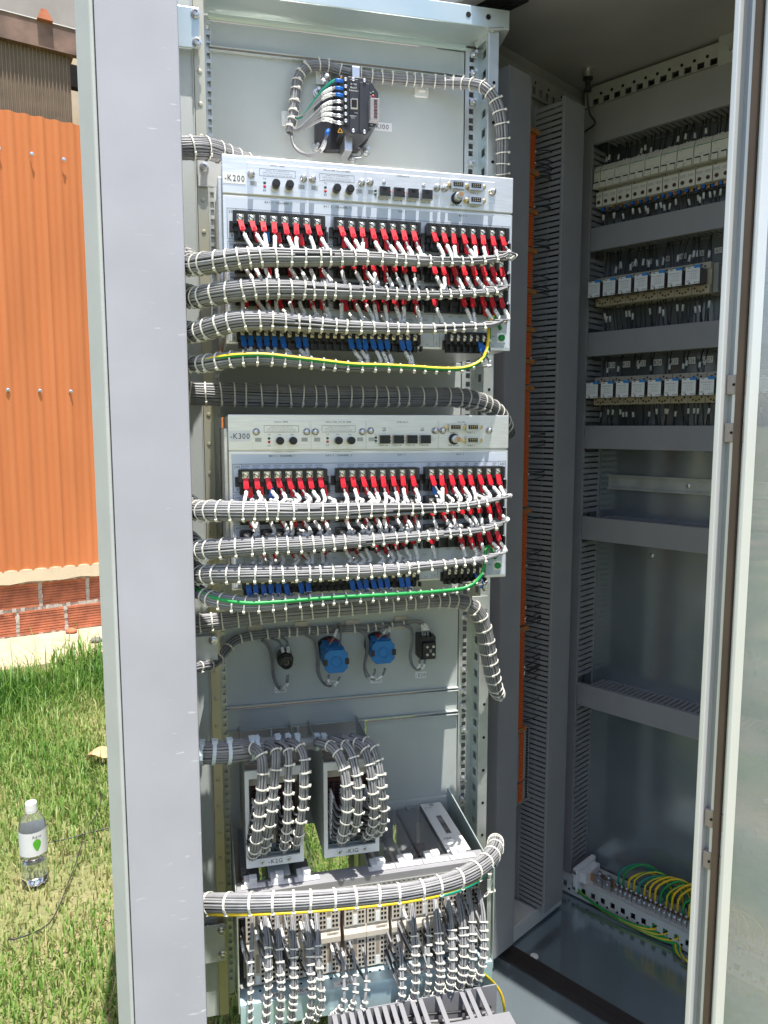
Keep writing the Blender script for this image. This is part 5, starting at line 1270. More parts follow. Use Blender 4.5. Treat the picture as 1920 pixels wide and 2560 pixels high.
for i, (q0, q1, q2) in enumerate((((-0.0221, 0.22, 1.7932), (-0.0251, 0.225, 1.8049), (-0.0252, 0.232, 1.8165)), ((-0.0161, 0.22, 1.8025), (-0.019, 0.222, 1.8104), (-0.0216, 0.23, 1.8185)))):
    pts = spline([q0, q1, q2], 8); w = MB().tube(pts, 0.0024, 6).build('lead', 'wire_grey', t); MB().tube(pts[1:4], 0.0034, 7).build('wire_marker', 'marker_print', w)
# adhesive tie mounts on the panels
def tie_mount(p, s, lbl, par=sw):
    m = MB(); m.prism([(p[0] - s, p[2] - s * .8), (p[0] - s + .003, p[2] - s * .95), (p[0] + s - .003, p[2] - s * .95), (p[0] + s, p[2] - s * .8), (p[0] + s, p[2] + s * .8), (p[0] + s - .003, p[2] + s * .95), (p[0] - s + .003, p[2] + s * .95), (p[0] - s, p[2] + s * .8)], 1, 0.2475, 0.2518)
    m.box(p[0] - s * .5, p[0] + s * .5, 0.244, 0.2475, p[2] - s * .25, p[2] + s * .25); m.build('tie_mount', 'beige' if p[2] < 1.2 else 'white_frame', par, bevel=0.0006)
for p in ((-0.0805, 0.25, 1.7442), (-0.0205, 0.25, 1.8177), (0.1559, 0.25, 1.8149), (-0.1557, 0.25, 0.847), (-0.071, 0.25, 0.848), (0.0255, 0.25, 0.8449), (0.1204, 0.25, 0.8467)): tie_mount(p, 0.013, '')

# ================================================================ switches on the lower panel
# push-button socket (black, round)
c = (-0.1054, 0.25, 0.8033)
t = thing('panel_lamp_socket', 'small black round socket with clear collar, leftmost device on the lower panel', 'socket', RACK, (c[0], 0.25, c[2]))
m = MB(); m.smooth = True; m.lathe((c[0], 0.251, c[2]), (0, -1, 0), [(0, 0.0165), (0.018, 0.0165), (0.020, 0.015), (0.028, 0.0145)], 20); m.build('collar', 'clear_cover', t)
m = MB(); m.lathe((c[0], 0.236, c[2]), (0, -1, 0), [(0, 0.0135), (0.012, 0.0145), (0.032, 0.0145), (0.034, 0.0125), (0.040, 0.0125), (0.050, 0.0115), (0.0505, 0.0085), (0.046, 0.0075), (0.046, 0.004), (0.049, 0.003)], 20); m.build('body', 'black_plastic', t, bevel=0.0005)
m = MB(); m.lathe((c[0], 0.190, c[2]), (0, -1, 0), [(0, 0.0038), (0.0012, 0.0038)], 12); m.build('contact', 'steel', t)
# two blue cam switches
def cam_switch(c, n, label, dep, r):
    t = thing('cam_switch', label, 'switch', RACK, (c[0], 0.25, c[2]), 'blue rotary cam switches')
    MB().lathe((c[0] - 0.001, 0.251, c[2] + 0.001), (0, -1, 0), [(0, 0.024), (0.012, 0.024), (0.014, 0.022)], 24).build('base_ring', 'black_plastic', t)
    m = MB(); m.box(c[0] - 0.006, c[0] + 0.012, 0.222, 0.24, c[2] + 0.014, c[2] + 0.024); m.build('red_bridge', 'red_plastic', t, bevel=0.001)
    def octo(r_, k=0.62): return [(c[0] + x * r_, c[2] + z * r_) for x, z in ((-k, 1), (k, 1), (1, k), (1, -k), (k, -1), (-k, -1), (-1, -k), (-1, k))]
    y = 0.237
    for i in range(n):
        MB().prism(octo(r), 1, y - dep + 0.0012, y).build('switch_deck', 'switch_blue', t, bevel=0.0008)
        m = MB(); m.box(c[0] - r * .8, c[0] + r * .8, y - dep * .7, y - dep * .25, c[2] + r * .96, c[2] + r * 1.10); m.build('deck_terminal', 'switch_blue', t)
        y -= dep
    MB().prism(octo(r * 1.05), 1, y - 0.003, y).build('end_cap', 'switch_blue', t, bevel=0.001)
    m = MB(); m.lathe((c[0], y - 0.003, c[2]), (0, -1, 0), [(0, r * .52), (0.0012, r * .52), (0.0012, r * .46), (0.0004, r * .44), (0.0004, r * .38), (0.0012, r * .36), (0.0016, r * .1)], 24); m.build('shaft_boss', 'switch_blue', t)
    for s_ in (-1, 1): MB().box(c[0] + s_ * r * .98 - 0.0035, c[0] + s_ * r * .98 + 0.0035, y - 0.0046, y - 0.0022, c[2] - 0.006, c[2] + 0.005).build('latch', 'black_plastic', t, bevel=0.0006)
    return y
cA, cB = (-0.019, 0.245, 0.8044), (0.0734, 0.245, 0.8069)
cam_switch(cA, 6, 'larger blue rotary cam switch with six decks on the lower panel', 0.0105, 0.0200)
cam_switch(cB, 3, 'shorter blue rotary cam switch beside the -S20 contact block', 0.0125, 0.0205)
# black contact block
c = (0.1619, 0.25, 0.802)
t = thing('contact_block', 'black square contact block labelled -S20 on the lower panel', 'switch', RACK, (c[0], 0.25, c[2]))
m = MB(); m.box(c[0] - 0.012, c[0] + 0.018, 0.215, 0.2515, c[2] - 0.021, c[2] + 0.023); m.box(c[0] - 0.009, c[0] + 0.016, 0.207, 0.215, c[2] - 0.015, c[2] + 0.013)
for i in range(3): m.box(c[0] - 0.010 + 0.009 * i, c[0] - 0.004 + 0.009 * i, 0.211, 0.225, c[2] + 0.023, c[2] + 0.028)
m.build('body', 'black_plastic', t, bevel=0.0008)
for x, z in ((-0.001, 0.006), (0.011, 0.006), (-0.001, -0.009), (0.011, -0.009)): piece('screw', PANS, t, (c[0] + x, 0.207, c[2] + z))
MB().box(c[0] + 0.003, c[0] + 0.007, 0.205, 0.207, c[2] - 0.005, c[2] + 0.001).build('latch', 'duct', t)
# wiring of the switches
t = thing('cable_bundle', 'grey tied bundle with looped branches feeding the four switches', 'cable bundle', RACK, (-0.1749, 0.235, 0.8411), 'meter and switch wiring')
lo = Loom(t, [mm((-0.2834, 0.15, 0.8132), 8), mm((-0.2555, 0.16, 0.8166), 8), mm((-0.23, 0.19, 0.8116), 8), mm((-0.21, 0.215, 0.8251), 8), mm((-0.1932, 0.23, 0.8381), 8), mm((-0.1567, 0.237, 0.8431), 8), mm((-0.1015, 0.239, 0.8445), 7.5), mm((-0.0265, 0.239, 0.8446), 7), mm((0.0427, 0.239, 0.8436), 6), mm((0.1058, 0.24, 0.8463), 5), mm((0.1377, 0.24, 0.8482), 4)], rs=0.0021, seed=33, nsamp=44, mats=('wire_grey', 'wire_grey'))
lo.ties(0.022, seed=34, jitter=.4, width=0.0026, head=0.0028)
def branch(pts, marks=(), r=0.0021, n=20):
    p = spline(pts, n); w = MB().tube(p, r, 6).build('branch', 'wire_grey', t)
    for k0, k1 in marks: MB().tube(p[k0:k1], r + 0.0011, 7).build('wire_marker', 'marker_print', w)
    return p
for o_ in (0, 4):
    branch([(-0.146, 0.236, 0.8339), (-0.1347, 0.234, 0.8247), (-0.128, 0.232, 0.799), (-0.126, 0.228, 0.7659), (-0.1161, 0.22, 0.7449), (-0.1063, 0.208, 0.752), (-0.1032, 0.2, 0.7752)] if o_ == 0 else [(-0.1447, 0.233, 0.837), (-0.132, 0.231, 0.8238), (-0.1253, 0.229, 0.7974), (-0.1227, 0.224, 0.7646), (-0.1142, 0.216, 0.7492), (-0.1037, 0.204, 0.757), (-0.1013, 0.2, 0.7769)], ((14, 18),))
branch([(-0.1277, 0.236, 0.8365), (-0.1142, 0.225, 0.8318), (-0.1092, 0.212, 0.8187), (-0.1106, 0.2, 0.8083)], ((11, 17),)); branch([(-0.113, 0.236, 0.8385), (-0.1014, 0.225, 0.8332), (-0.0997, 0.212, 0.8199), (-0.1034, 0.2, 0.8088)], ((11, 17),))
for o_ in range(2):
    branch([(-0.0684, 0.236, 0.8412), (-0.0504, 0.232, 0.8277), (-0.0459, 0.226, 0.8023), (-0.0463, 0.218, 0.7704), (-0.0327, 0.206, 0.7496), (-0.0186, 0.19, 0.7565), (-0.0101, 0.185, 0.7708)] if o_ else [(-0.0652, 0.232, 0.8429), (-0.0472, 0.228, 0.8286), (-0.0431, 0.222, 0.8033), (-0.0432, 0.214, 0.7715), (-0.037, 0.202, 0.7559), (-0.0314, 0.186, 0.7654), (-0.0307, 0.183, 0.7768)], ((16, 19),))
    branch([(0.0343, 0.236, 0.8402), (0.047, 0.232, 0.8308), (0.0483, 0.226, 0.8071), (0.0411, 0.218, 0.7751), (0.0454, 0.208, 0.7567), (0.0562, 0.2, 0.7643), (0.0582, 0.2, 0.7757)] if o_ else [(0.0356, 0.233, 0.8425), (0.049, 0.229, 0.8315), (0.0505, 0.222, 0.8081), (0.0433, 0.214, 0.7762), (0.0532, 0.2, 0.756), (0.0712, 0.195, 0.7639), (0.0766, 0.197, 0.7771)], ((15, 18),))
    branch([(0.1226, 0.236, 0.8463), (0.1375, 0.232, 0.8385), (0.1393, 0.228, 0.8198), (0.1329, 0.222, 0.7865), (0.1387, 0.214, 0.7649), (0.1528, 0.208, 0.7676), (0.1561, 0.206, 0.7837)] if o_ else [(0.1201, 0.234, 0.8454), (0.1342, 0.23, 0.8377), (0.1363, 0.226, 0.8197), (0.13, 0.22, 0.7873), (0.1349, 0.212, 0.7689), (0.1443, 0.206, 0.7717), (0.1454, 0.206, 0.7845)], ((16, 19),))
branch([(-0.0194, 0.236, 0.8464), (-0.0029, 0.232, 0.8561), (-0.001, 0.222, 0.8482), (-0.0053, 0.205, 0.8323), (-0.0098, 0.195, 0.8222)]); branch([(-0.027, 0.236, 0.8458), (-0.0071, 0.23, 0.8515), (-0.0136, 0.215, 0.8395), (-0.024, 0.205, 0.8279), (-0.0286, 0.2, 0.8195)], ((8, 13),))
branch([(0.0732, 0.236, 0.8447), (0.0919, 0.232, 0.8485), (0.0914, 0.222, 0.8403), (0.0832, 0.205, 0.8262)], ((9, 14),)); branch([(0.0693, 0.236, 0.8442), (0.0875, 0.23, 0.843), (0.0741, 0.215, 0.8336), (0.0621, 0.205, 0.8268)], ((8, 13),))
for i in range(3): branch([(0.1292, 0.238, 0.8485), (0.1467, 0.232, 0.8497), (0.1549, 0.222, 0.8439), (0.1528, 0.212, 0.8292)] if i == 0 else [(0.1289, 0.237, 0.8496), (0.1489, 0.23, 0.8517), (0.1591, 0.22, 0.8442), (0.1576, 0.212, 0.8288)] if i == 1 else [(0.1286, 0.236, 0.8506), (0.1503, 0.228, 0.8537), (0.1633, 0.218, 0.8437), (0.1632, 0.212, 0.8285)], ((11, 17),))

# ================================================================ the two plug-in auxiliary units K1G and K2G
def aux_unit(tag, x0, x1, label):
    z0, z1, y = 0.5045, 0.6700, 0.06
    t = thing('auxiliary_unit', label, 'relay unit', RACK, ((x0 + x1) / 2, 0.06, z0), 'framed auxiliary units under the panel')
    zi0, zi1 = 0.5188, 0.6562; xi0, xi1 = x0 + 0.0064, x1 - 0.0064
    m = MB(); m.box(x0, xi0, y, y + 0.004, z0, z1); m.box(xi1, x1, y, y + 0.004, z0, z1); m.box(xi0, xi1, y, y + 0.004, z0, zi0); m.box(xi0, xi1, y, y + 0.004, zi1, z1); m.build('front_frame', 'white_frame', t)
    m = MB(); m.box(x0, x0 + 0.0015, y + 0.004, 0.25, z0 + 0.001, z1); m.build('side_plate', 'panel_paint', t)
    m = MB(); m.box(x1 - 0.0015, x1, y + 0.004, 0.25, z0 + 0.001, z1); m.build('side_plate', 'panel_paint', t)
    m = MB(); m.box(x0 + 0.0015, x1 - 0.0015, y + 0.004, 0.15, z0 + 0.001, z0 + 0.0025); m.build('base_plate', 'galv_blue', t)
    m = MB(); m.box(x0 + 0.0015, x1 - 0.0015, y + 0.05, 0.17, z1 - 0.030, z1 - 0.012); m.m = 1; m.box(x0 + .01, x1 - .01, y + 0.052, y + 0.09, z1 - 0.012, z1 - 0.0095); m.build('top_module', ['beige', 'cab_inner'], t)
    bk = MB(); bk.box(xi0, xi1, 0.092, 0.097, zi0 + 0.012, zi1 - 0.018); bko = bk.build('backplane', 'beige_dark', t)
    w = (xi1 - xi0)
    for k in (0, 1):
        xa = xi0 + 0.004 + k * (w / 2 + 0.001); xb = xa + w / 2 - 0.009
        m = MB(); m.box(xa, xb, 0.0860, 0.092, zi0 + 0.018, zi1 - 0.026); so = m.build('socket_block', 'maroon', t)
        pins = MB()
        for i in range(16):
            for j in range(3): pins.box(xa + .003 + j * .0095, xa + .009 + j * .0095, 0.0852, 0.0862, zi0 + 0.021 + i * 0.0054, zi0 + 0.0245 + i * 0.0054)
        pins.build('contact_openings', 'dark_hole', so); so.children[-1]['kind'] = 'stuff'
    m = MB(); m.box(xi0, xi1, 0.082, 0.094, zi1 - 0.022, zi1 - 0.004); m.box(xi0 + w * .46, xi0 + w * .54, 0.082, 0.092, zi0 + 0.012, zi1 - 0.022); m.build('divider', 'beige', t)
    m = MB(); m.box(xi0, xi1, 0.070, 0.090, zi0 + 0.001, zi0 + 0.003); m.m = 1
    for i in range(9): m.lathe((xi0 + .006 + i * .009, 0.073, zi0 + .003), (0, 0, 1), [(0, 0.0018), (0.0004, 0.0018)], 8)
    m.build('perforated_foot', ['galv_blue', 'dark_hole'], t)
    xm = (x0 + x1) / 2
    for s_ in (-1, 1): 
        m = MB(); m.m = 0; m.lathe((xm + s_ * 0.0215, y, z0 + 0.0085), (0, -1, 0), [(0, 0.0037), (0.0016, 0.0035), (0.0022, 0.0024)], 14); m.m = 1; m.lathe((xm + s_ * 0.0215, y - .0022, z0 + 0.0085), (0, -1, 0), [(0, 0.0013), (0.0002, 0.0013)], 6); m.build('screw', ['steel', 'dark_hole'], t)
    sticker(t, tag, (xm, z0 + 0.0078), 0.0255, 0.0130, y - 0.0002)
    return t
aux_unit('-K2G', -0.1890, -0.0950, 'left pale framed auxiliary unit labelled -K2G with four thick looms')
aux_unit('-K1G', -0.0612, 0.0328, 'right pale framed auxiliary unit labelled -K1G with four thick looms')
t = thing('cable_bundle', 'very thick grey trunk bundle with pale blue ties feeding both framed auxiliary units', 'cable bundle', RACK, (-0.2088, 0.05, 0.7088), 'trunk cable bundles of the swing frame')
lo = Loom(t, [mm((-0.281, 0.05, 0.7133), 17), mm((-0.2541, 0.045, 0.7149), 17.5), mm((-0.224, 0.045, 0.7133), 18), mm((-0.1903, 0.05, 0.7111), 18), mm((-0.1459, 0.06, 0.7094), 14), mm((-0.1001, 0.07, 0.7044), 12), mm((-0.0667, 0.075, 0.6998), 11), mm((-0.0326, 0.08, 0.6959), 9), mm((-0.0047, 0.085, 0.6927), 7)], rs=0.0021, seed=51, nsamp=40, max_n=26)
lo.ties(0.03, fracs=[.07, .10, .16, .24, .37, .40, .52, .58, .64, .76, .80], seed=3, width=0.0058, mat_='tie_blue', head_dir=(0, -.2, 1), head=0.0055)
DROPS = (
 ('-K2G', 1, [(-0.1994, 0.05, 0.716), (-0.176, 0.03, 0.7205), (-0.1649, 0.018, 0.7117), (-0.1637, 0.012, 0.6871), (-0.1676, 0.012, 0.6426), (-0.1735, 0.014, 0.5936), (-0.1774, 0.03, 0.5555), (-0.1794, 0.06, 0.5249)], 8.2),
 ('-K2G', 2, [(-0.1561, 0.05, 0.7164), (-0.1439, 0.03, 0.7171), (-0.1422, 0.018, 0.7045), (-0.1475, 0.012, 0.6563), (-0.1543, 0.014, 0.6041), (-0.1598, 0.03, 0.5664), (-0.1618, 0.06, 0.5275)], 7.2),
 ('-K2G', 3, [(-0.1373, 0.05, 0.7161), (-0.1253, 0.03, 0.7152), (-0.1222, 0.018, 0.7023), (-0.1248, 0.012, 0.6535), (-0.1266, 0.014, 0.6005), (-0.1292, 0.03, 0.5588), (-0.1296, 0.06, 0.5282)], 6.6),
 ('-K2G', 4, [(-0.1215, 0.05, 0.7177), (-0.1066, 0.03, 0.7181), (-0.0995, 0.018, 0.7063), (-0.0984, 0.012, 0.6829), (-0.1002, 0.012, 0.6408), (-0.1061, 0.014, 0.5978), (-0.1095, 0.03, 0.5628), (-0.1088, 0.06, 0.5321)], 6.8),
 ('-K1G', 1, [(-0.0722, 0.06, 0.7084), (-0.0512, 0.03, 0.709), (-0.0389, 0.014, 0.6884), (-0.033, 0.006, 0.6521), (-0.0322, 0.008, 0.6113), (-0.0353, 0.02, 0.5718), (-0.0339, 0.05, 0.5344)], 8.0),
 ('-K1G', 2, [(-0.0493, 0.06, 0.7095), (-0.0255, 0.03, 0.7063), (-0.0172, 0.014, 0.6794), (-0.0135, 0.006, 0.6365), (-0.0152, 0.016, 0.5882), (-0.0191, 0.05, 0.5455)], 7.2),
 ('-K1G', 3, [(-0.0328, 0.06, 0.7112), (-0.0027, 0.03, 0.7056), (0.0055, 0.014, 0.6802), (0.0094, 0.006, 0.6404), (0.0122, 0.01, 0.5979), (0.0121, 0.03, 0.5617), (0.0065, 0.06, 0.5302)], 7.0),
 ('-K1G', 4, [(-0.0163, 0.06, 0.7112), (0.0121, 0.03, 0.7074), (0.0208, 0.014, 0.6818), (0.0237, 0.006, 0.6453), (0.0286, 0.01, 0.6025), (0.0295, 0.03, 0.5628), (0.0219, 0.06, 0.5316)], 6.4))
ordn = {1: 'first', 2: 'second', 3: 'third', 4: 'fourth'}
for tag, k, pts, r in DROPS:
    t = thing('cable_loom', '%s grey tied loom from the left bending down into auxiliary unit %s' % (ordn[k], tag), 'cable loom', RACK, pts[2], 'looms dropping into the auxiliary units')
    lo = Loom(t, [(*p, r * 0.001) for p in pts], rs=0.0020, seed=60 + k + (4 if tag == '-K1G' else 0), nsamp=34, up=(-1, 0, 0))
    lo.ties(0.0225, seed=k, head_dir=(1, -.45, .05), jitter=.2, start=0.03, end=0.01, width=0.0022, head=0.0030)
    rgl = random.Random(k + (9 if tag == '-K1G' else 0)); x0 = -0.1890 if tag == '-K2G' else -0.0612
    n_l = 13
    for i in range(n_l):      # short leads curling from the loom into the socket block
        z = 0.5400 + i * 0.0062 + rgl.uniform(-.001, .001)
        q = min(lo.P3, key=lambda v: abs(v.z - z + 0.004))
        xs_ = x0 + 0.0125 + (k - 1) * 0.0200 + rgl.uniform(-.001, .001)
        side = -1 if xs_ < q.x else 1
        p = spline([(q.x, q.y + r * .0005, q.z), (q.x + side * (r * .001 + .003), q.y + 0.018, z - 0.009), (xs_ - side * .002, 0.066, z - 0.006), (xs_, 0.078, z)], 10)
        w = MB().tube(p, 0.0019, 6).build('lead', 'wire_dark' if i % 2 else 'wire_grey', t)
        MB().tube(p[6:10], 0.0026, 6).build('wire_marker', 'marker_print', w)

# ================================================================ clear-covered relays standing in the tray
def tray_relay(x0, w, label, kind):
    t = thing('tray_relay', label, 'relay', RACK, (x0 + w / 2, 0.14, 0.40), 'clear covered relays in the lower tray')
    zt_ = 0.478
    m = MB(); m.box(x0 + 0.001, x0 + w - 0.001, 0.064, 0.245, 0.31, 0.36); m.build('base', 'beige', t)
    m = MB(); m.box(x0 + 0.001, x0 + 0.0022, 0.066, 0.243, 0.36, zt_); m.box(x0 + w - 0.0022, x0 + w - 0.001, 0.066, 0.243, 0.36, zt_); m.box(x0 + 0.0022, x0 + w - 0.0022, 0.066, 0.243, zt_ - 0.0012, zt_); m.box(x0 + 0.0022, x0 + w - 0.0022, 0.066, 0.0672, 0.36, zt_ - .0012)
    m.build('clear_cover', 'clear_cover', t)
    m = MB(); m.box(x0 + 0.0025, x0 + w - 0.0025, 0.069, 0.241, 0.36, 0.372); m.box(x0 + 0.0025, x0 + w - 0.0025, 0.2415, 0.2425, 0.372, zt_ - .004); m.build('relay_bed', 'duct', t)
    if kind == 'label':
        m = MB(); m.box(x0 + 0.002, x0 + w - 0.002, 0.068, 0.240, zt_ + 0.0003, zt_ + 0.002); m.build('lid', 'white_frame', t)
        m = MB(); m.box(x0 + 0.002, x0 + w * .66, 0.10, 0.235, zt_ + 0.002, zt_ + 0.0026); o = m.build('label_sticker', 'label_white', t)
        q = MB(); X = lambda px, pz: (x0 + w * .33 - pz * 1.0, 0.17 + px, zt_ + 0.0029)
        rg_ = random.Random(3); y = 0.125
        for i in range(26):
            hgt = rg_.choice((0.0008, 0.0014, 0.002)); q.box(x0 + w * .40, x0 + w * .62, y, y + hgt, zt_ + 0.0026, zt_ + 0.0029); y += hgt + rg_.choice((0.0008, 0.0012))
        text(q, 'ABB', (0, 0), 0.006, 0, xf=lambda px, pz: (x0 + w * .32 + px * .9, 0.109 + pz, zt_ + 0.0029)); text(q, 'RXMB1', (0, 0), 0.003, 0, xf=lambda px, pz: (x0 + w * .28 + px, 0.222 + pz, zt_ + 0.0029))
        q.build('lettering', 'ink', o)
    elif kind == 'pcb':
        m = MB(); m.prism([(0.075, 0.37), (0.13, 0.37), (0.135, 0.40), (0.12, 0.455), (0.085, 0.455), (0.07, 0.42)], 0, x0 + w * .35, x0 + w * .42); m.build('circuit_board', 'pcb', t)
        m = MB(); m.lathe((x0 + w * .6, 0.10, 0.40), (0, 0, 1), [(0, 0.010), (0.03, 0.010), (0.031, 0.006)], 14); m.box(x0 + w * .45, x0 + w * .9, 0.15, 0.19, 0.36, 0.43); m.build('coil', 'maroon', t)
        m = MB(); m.tube([(x0 + w * .6 + 0.008 * math.cos(a_), 0.10 + 0.008 * math.sin(a_), 0.4325) for a_ in np.linspace(0, 5, 12)], 0.0008, 5); m.build('spring', 'white_frame', t)
    else:
        m = MB(); m.box(x0 + w * .2, x0 + w * .32, 0.08, 0.16, 0.37, 0.45); m.box(x0 + w * .55, x0 + w * .67, 0.08, 0.16, 0.37, 0.45); m.build('contact_stack', 'beige', t)
        m = MB(); m.box(x0 + w * .2, x0 + w * .8, 0.18, 0.22, 0.36, 0.43); m.cyl((x0 + w * .44, 0.17, 0.40), (x0 + w * .44, 0.11, 0.40), 0.007, n=12); m.build('armature', 'steel', t)
    m = MB(); m.lathe((x0 + w * .5, 0.232, zt_ - .0002), (0, 0, 1), [(0, 0.0045), (0.003, 0.0045), (0.0032, 0.003)], 12); m.build('cover_nut', 'cab_rail', t)
    m = MB(); m.box(x0 + w * .10, x0 + w * .62, 0.046, 0.068, 0.4815, 0.4885); m.box(x0 + w * .30, x0 + w * .62, 0.046, 0.060, 0.4885, 0.4945); m.box(x0 - .001, x0 + w - .002, 0.040, 0.052, 0.4812, 0.4835); m.build('latch_clip', 'label_white', t, bevel=0.001)
    return t
tray_relay(-0.198, 0.040, 'clear covered relay with green board at the left end of the tray', 'pcb')
tray_relay(-0.155, 0.040, 'tray relay with a printed white label under unit -K2G', 'label')
tray_relay(-0.112, 0.042, 'clear covered relay with green board beside the gap in the tray', 'pcb')
tray_relay(0.012, 0.046, 'clear covered relay with tall contact stacks, leftmost of the right group', 'stack')
tray_relay(0.060, 0.046, 'clear covered relay with a metal armature in the right group of the tray', 'armature')
tray_relay(0.108, 0.046, 'clear covered relay with green board in the right group of the tray', 'pcb')
tray_relay(0.156, 0.046, 'tray relay with a barcode label at the right end of the tray', 'label')

# ================================================================ beige relay sockets with pin holes
def socket_mesh(w):
    m = MB(); g = 0.0012
    y = 0.030
    def blk(z0, z1):
        m.m = 0; m.box(g, w - g, y, 0.062, z0, z1)
        m.m = 1
        xs_ = (0.0042, 0.0098, w - 0.0137, w - 0.0081)
        nr = int((z1 - z0 - 0.004) / 0.0082)
        for x in xs_:
            for i in range(nr):
                z = z0 + 0.0040 + i * 0.0082; m.box(x, x + 0.0039, y - 0.0004, y - 0.0001, z, z + 0.0042)
        m.m = 2; m.box(w / 2 - 0.0030, w / 2 + 0.0030, y - 0.0004, y - 0.0001, z0 + (z1 - z0) * .38, z1 - 0.002)
        m.m = 3; m.box(w / 2 - 0.0034, w / 2 + 0.0034, y - 0.0008, y - 0.0001, z0 + .002, z0 + (z1 - z0) * .30)
    blk(0.3205, 0.3760); blk(0.3975, 0.4630)
    m.m = 0; m.prism([(0.027, 0.3760), (0.062, 0.3760), (0.062, 0.3975), (0.034, 0.3975), (0.027, 0.385)], 0, g * .3, w - g * .3)
    return m.mesh('socket_body', ['beige', 'dark_hole', 'beige_dark', 'white_frame'])
SM = socket_mesh(0.0385)
xs_ = [-0.1950 + 0.0388 * i for i in range(4)] + [-0.0346 + 0.0383 * i for i in range(2)] + [0.0464 + 0.0396 * i for i in range(4)]
nth = ('first', 'second', 'third', 'fourth', 'fifth', 'sixth', 'seventh', 'eighth', 'ninth', 'tenth')
for i, x in enumerate(xs_):
    t = thing('relay_socket', '%s beige pin-hole relay socket from the left along the tray front' % nth[i], 'relay socket', RACK, (x, 0.05, 0.3165), 'beige relay sockets along the tray front')
    piece('socket_body', SM, t, (x, 0, 0))
    if i in (1, 3, 5, 7):
        m = MB(); m.box(x + 0.016, x + 0.035, 0.0285, 0.0292, 0.3865, 0.3925); o = m.build('rating_plate', 'beige', t); q = MB(); text(q, 'RXTBX', (x + 0.0255, 0.3895), 0.0024, 0.0282); q.build('lettering', 'ink', o)
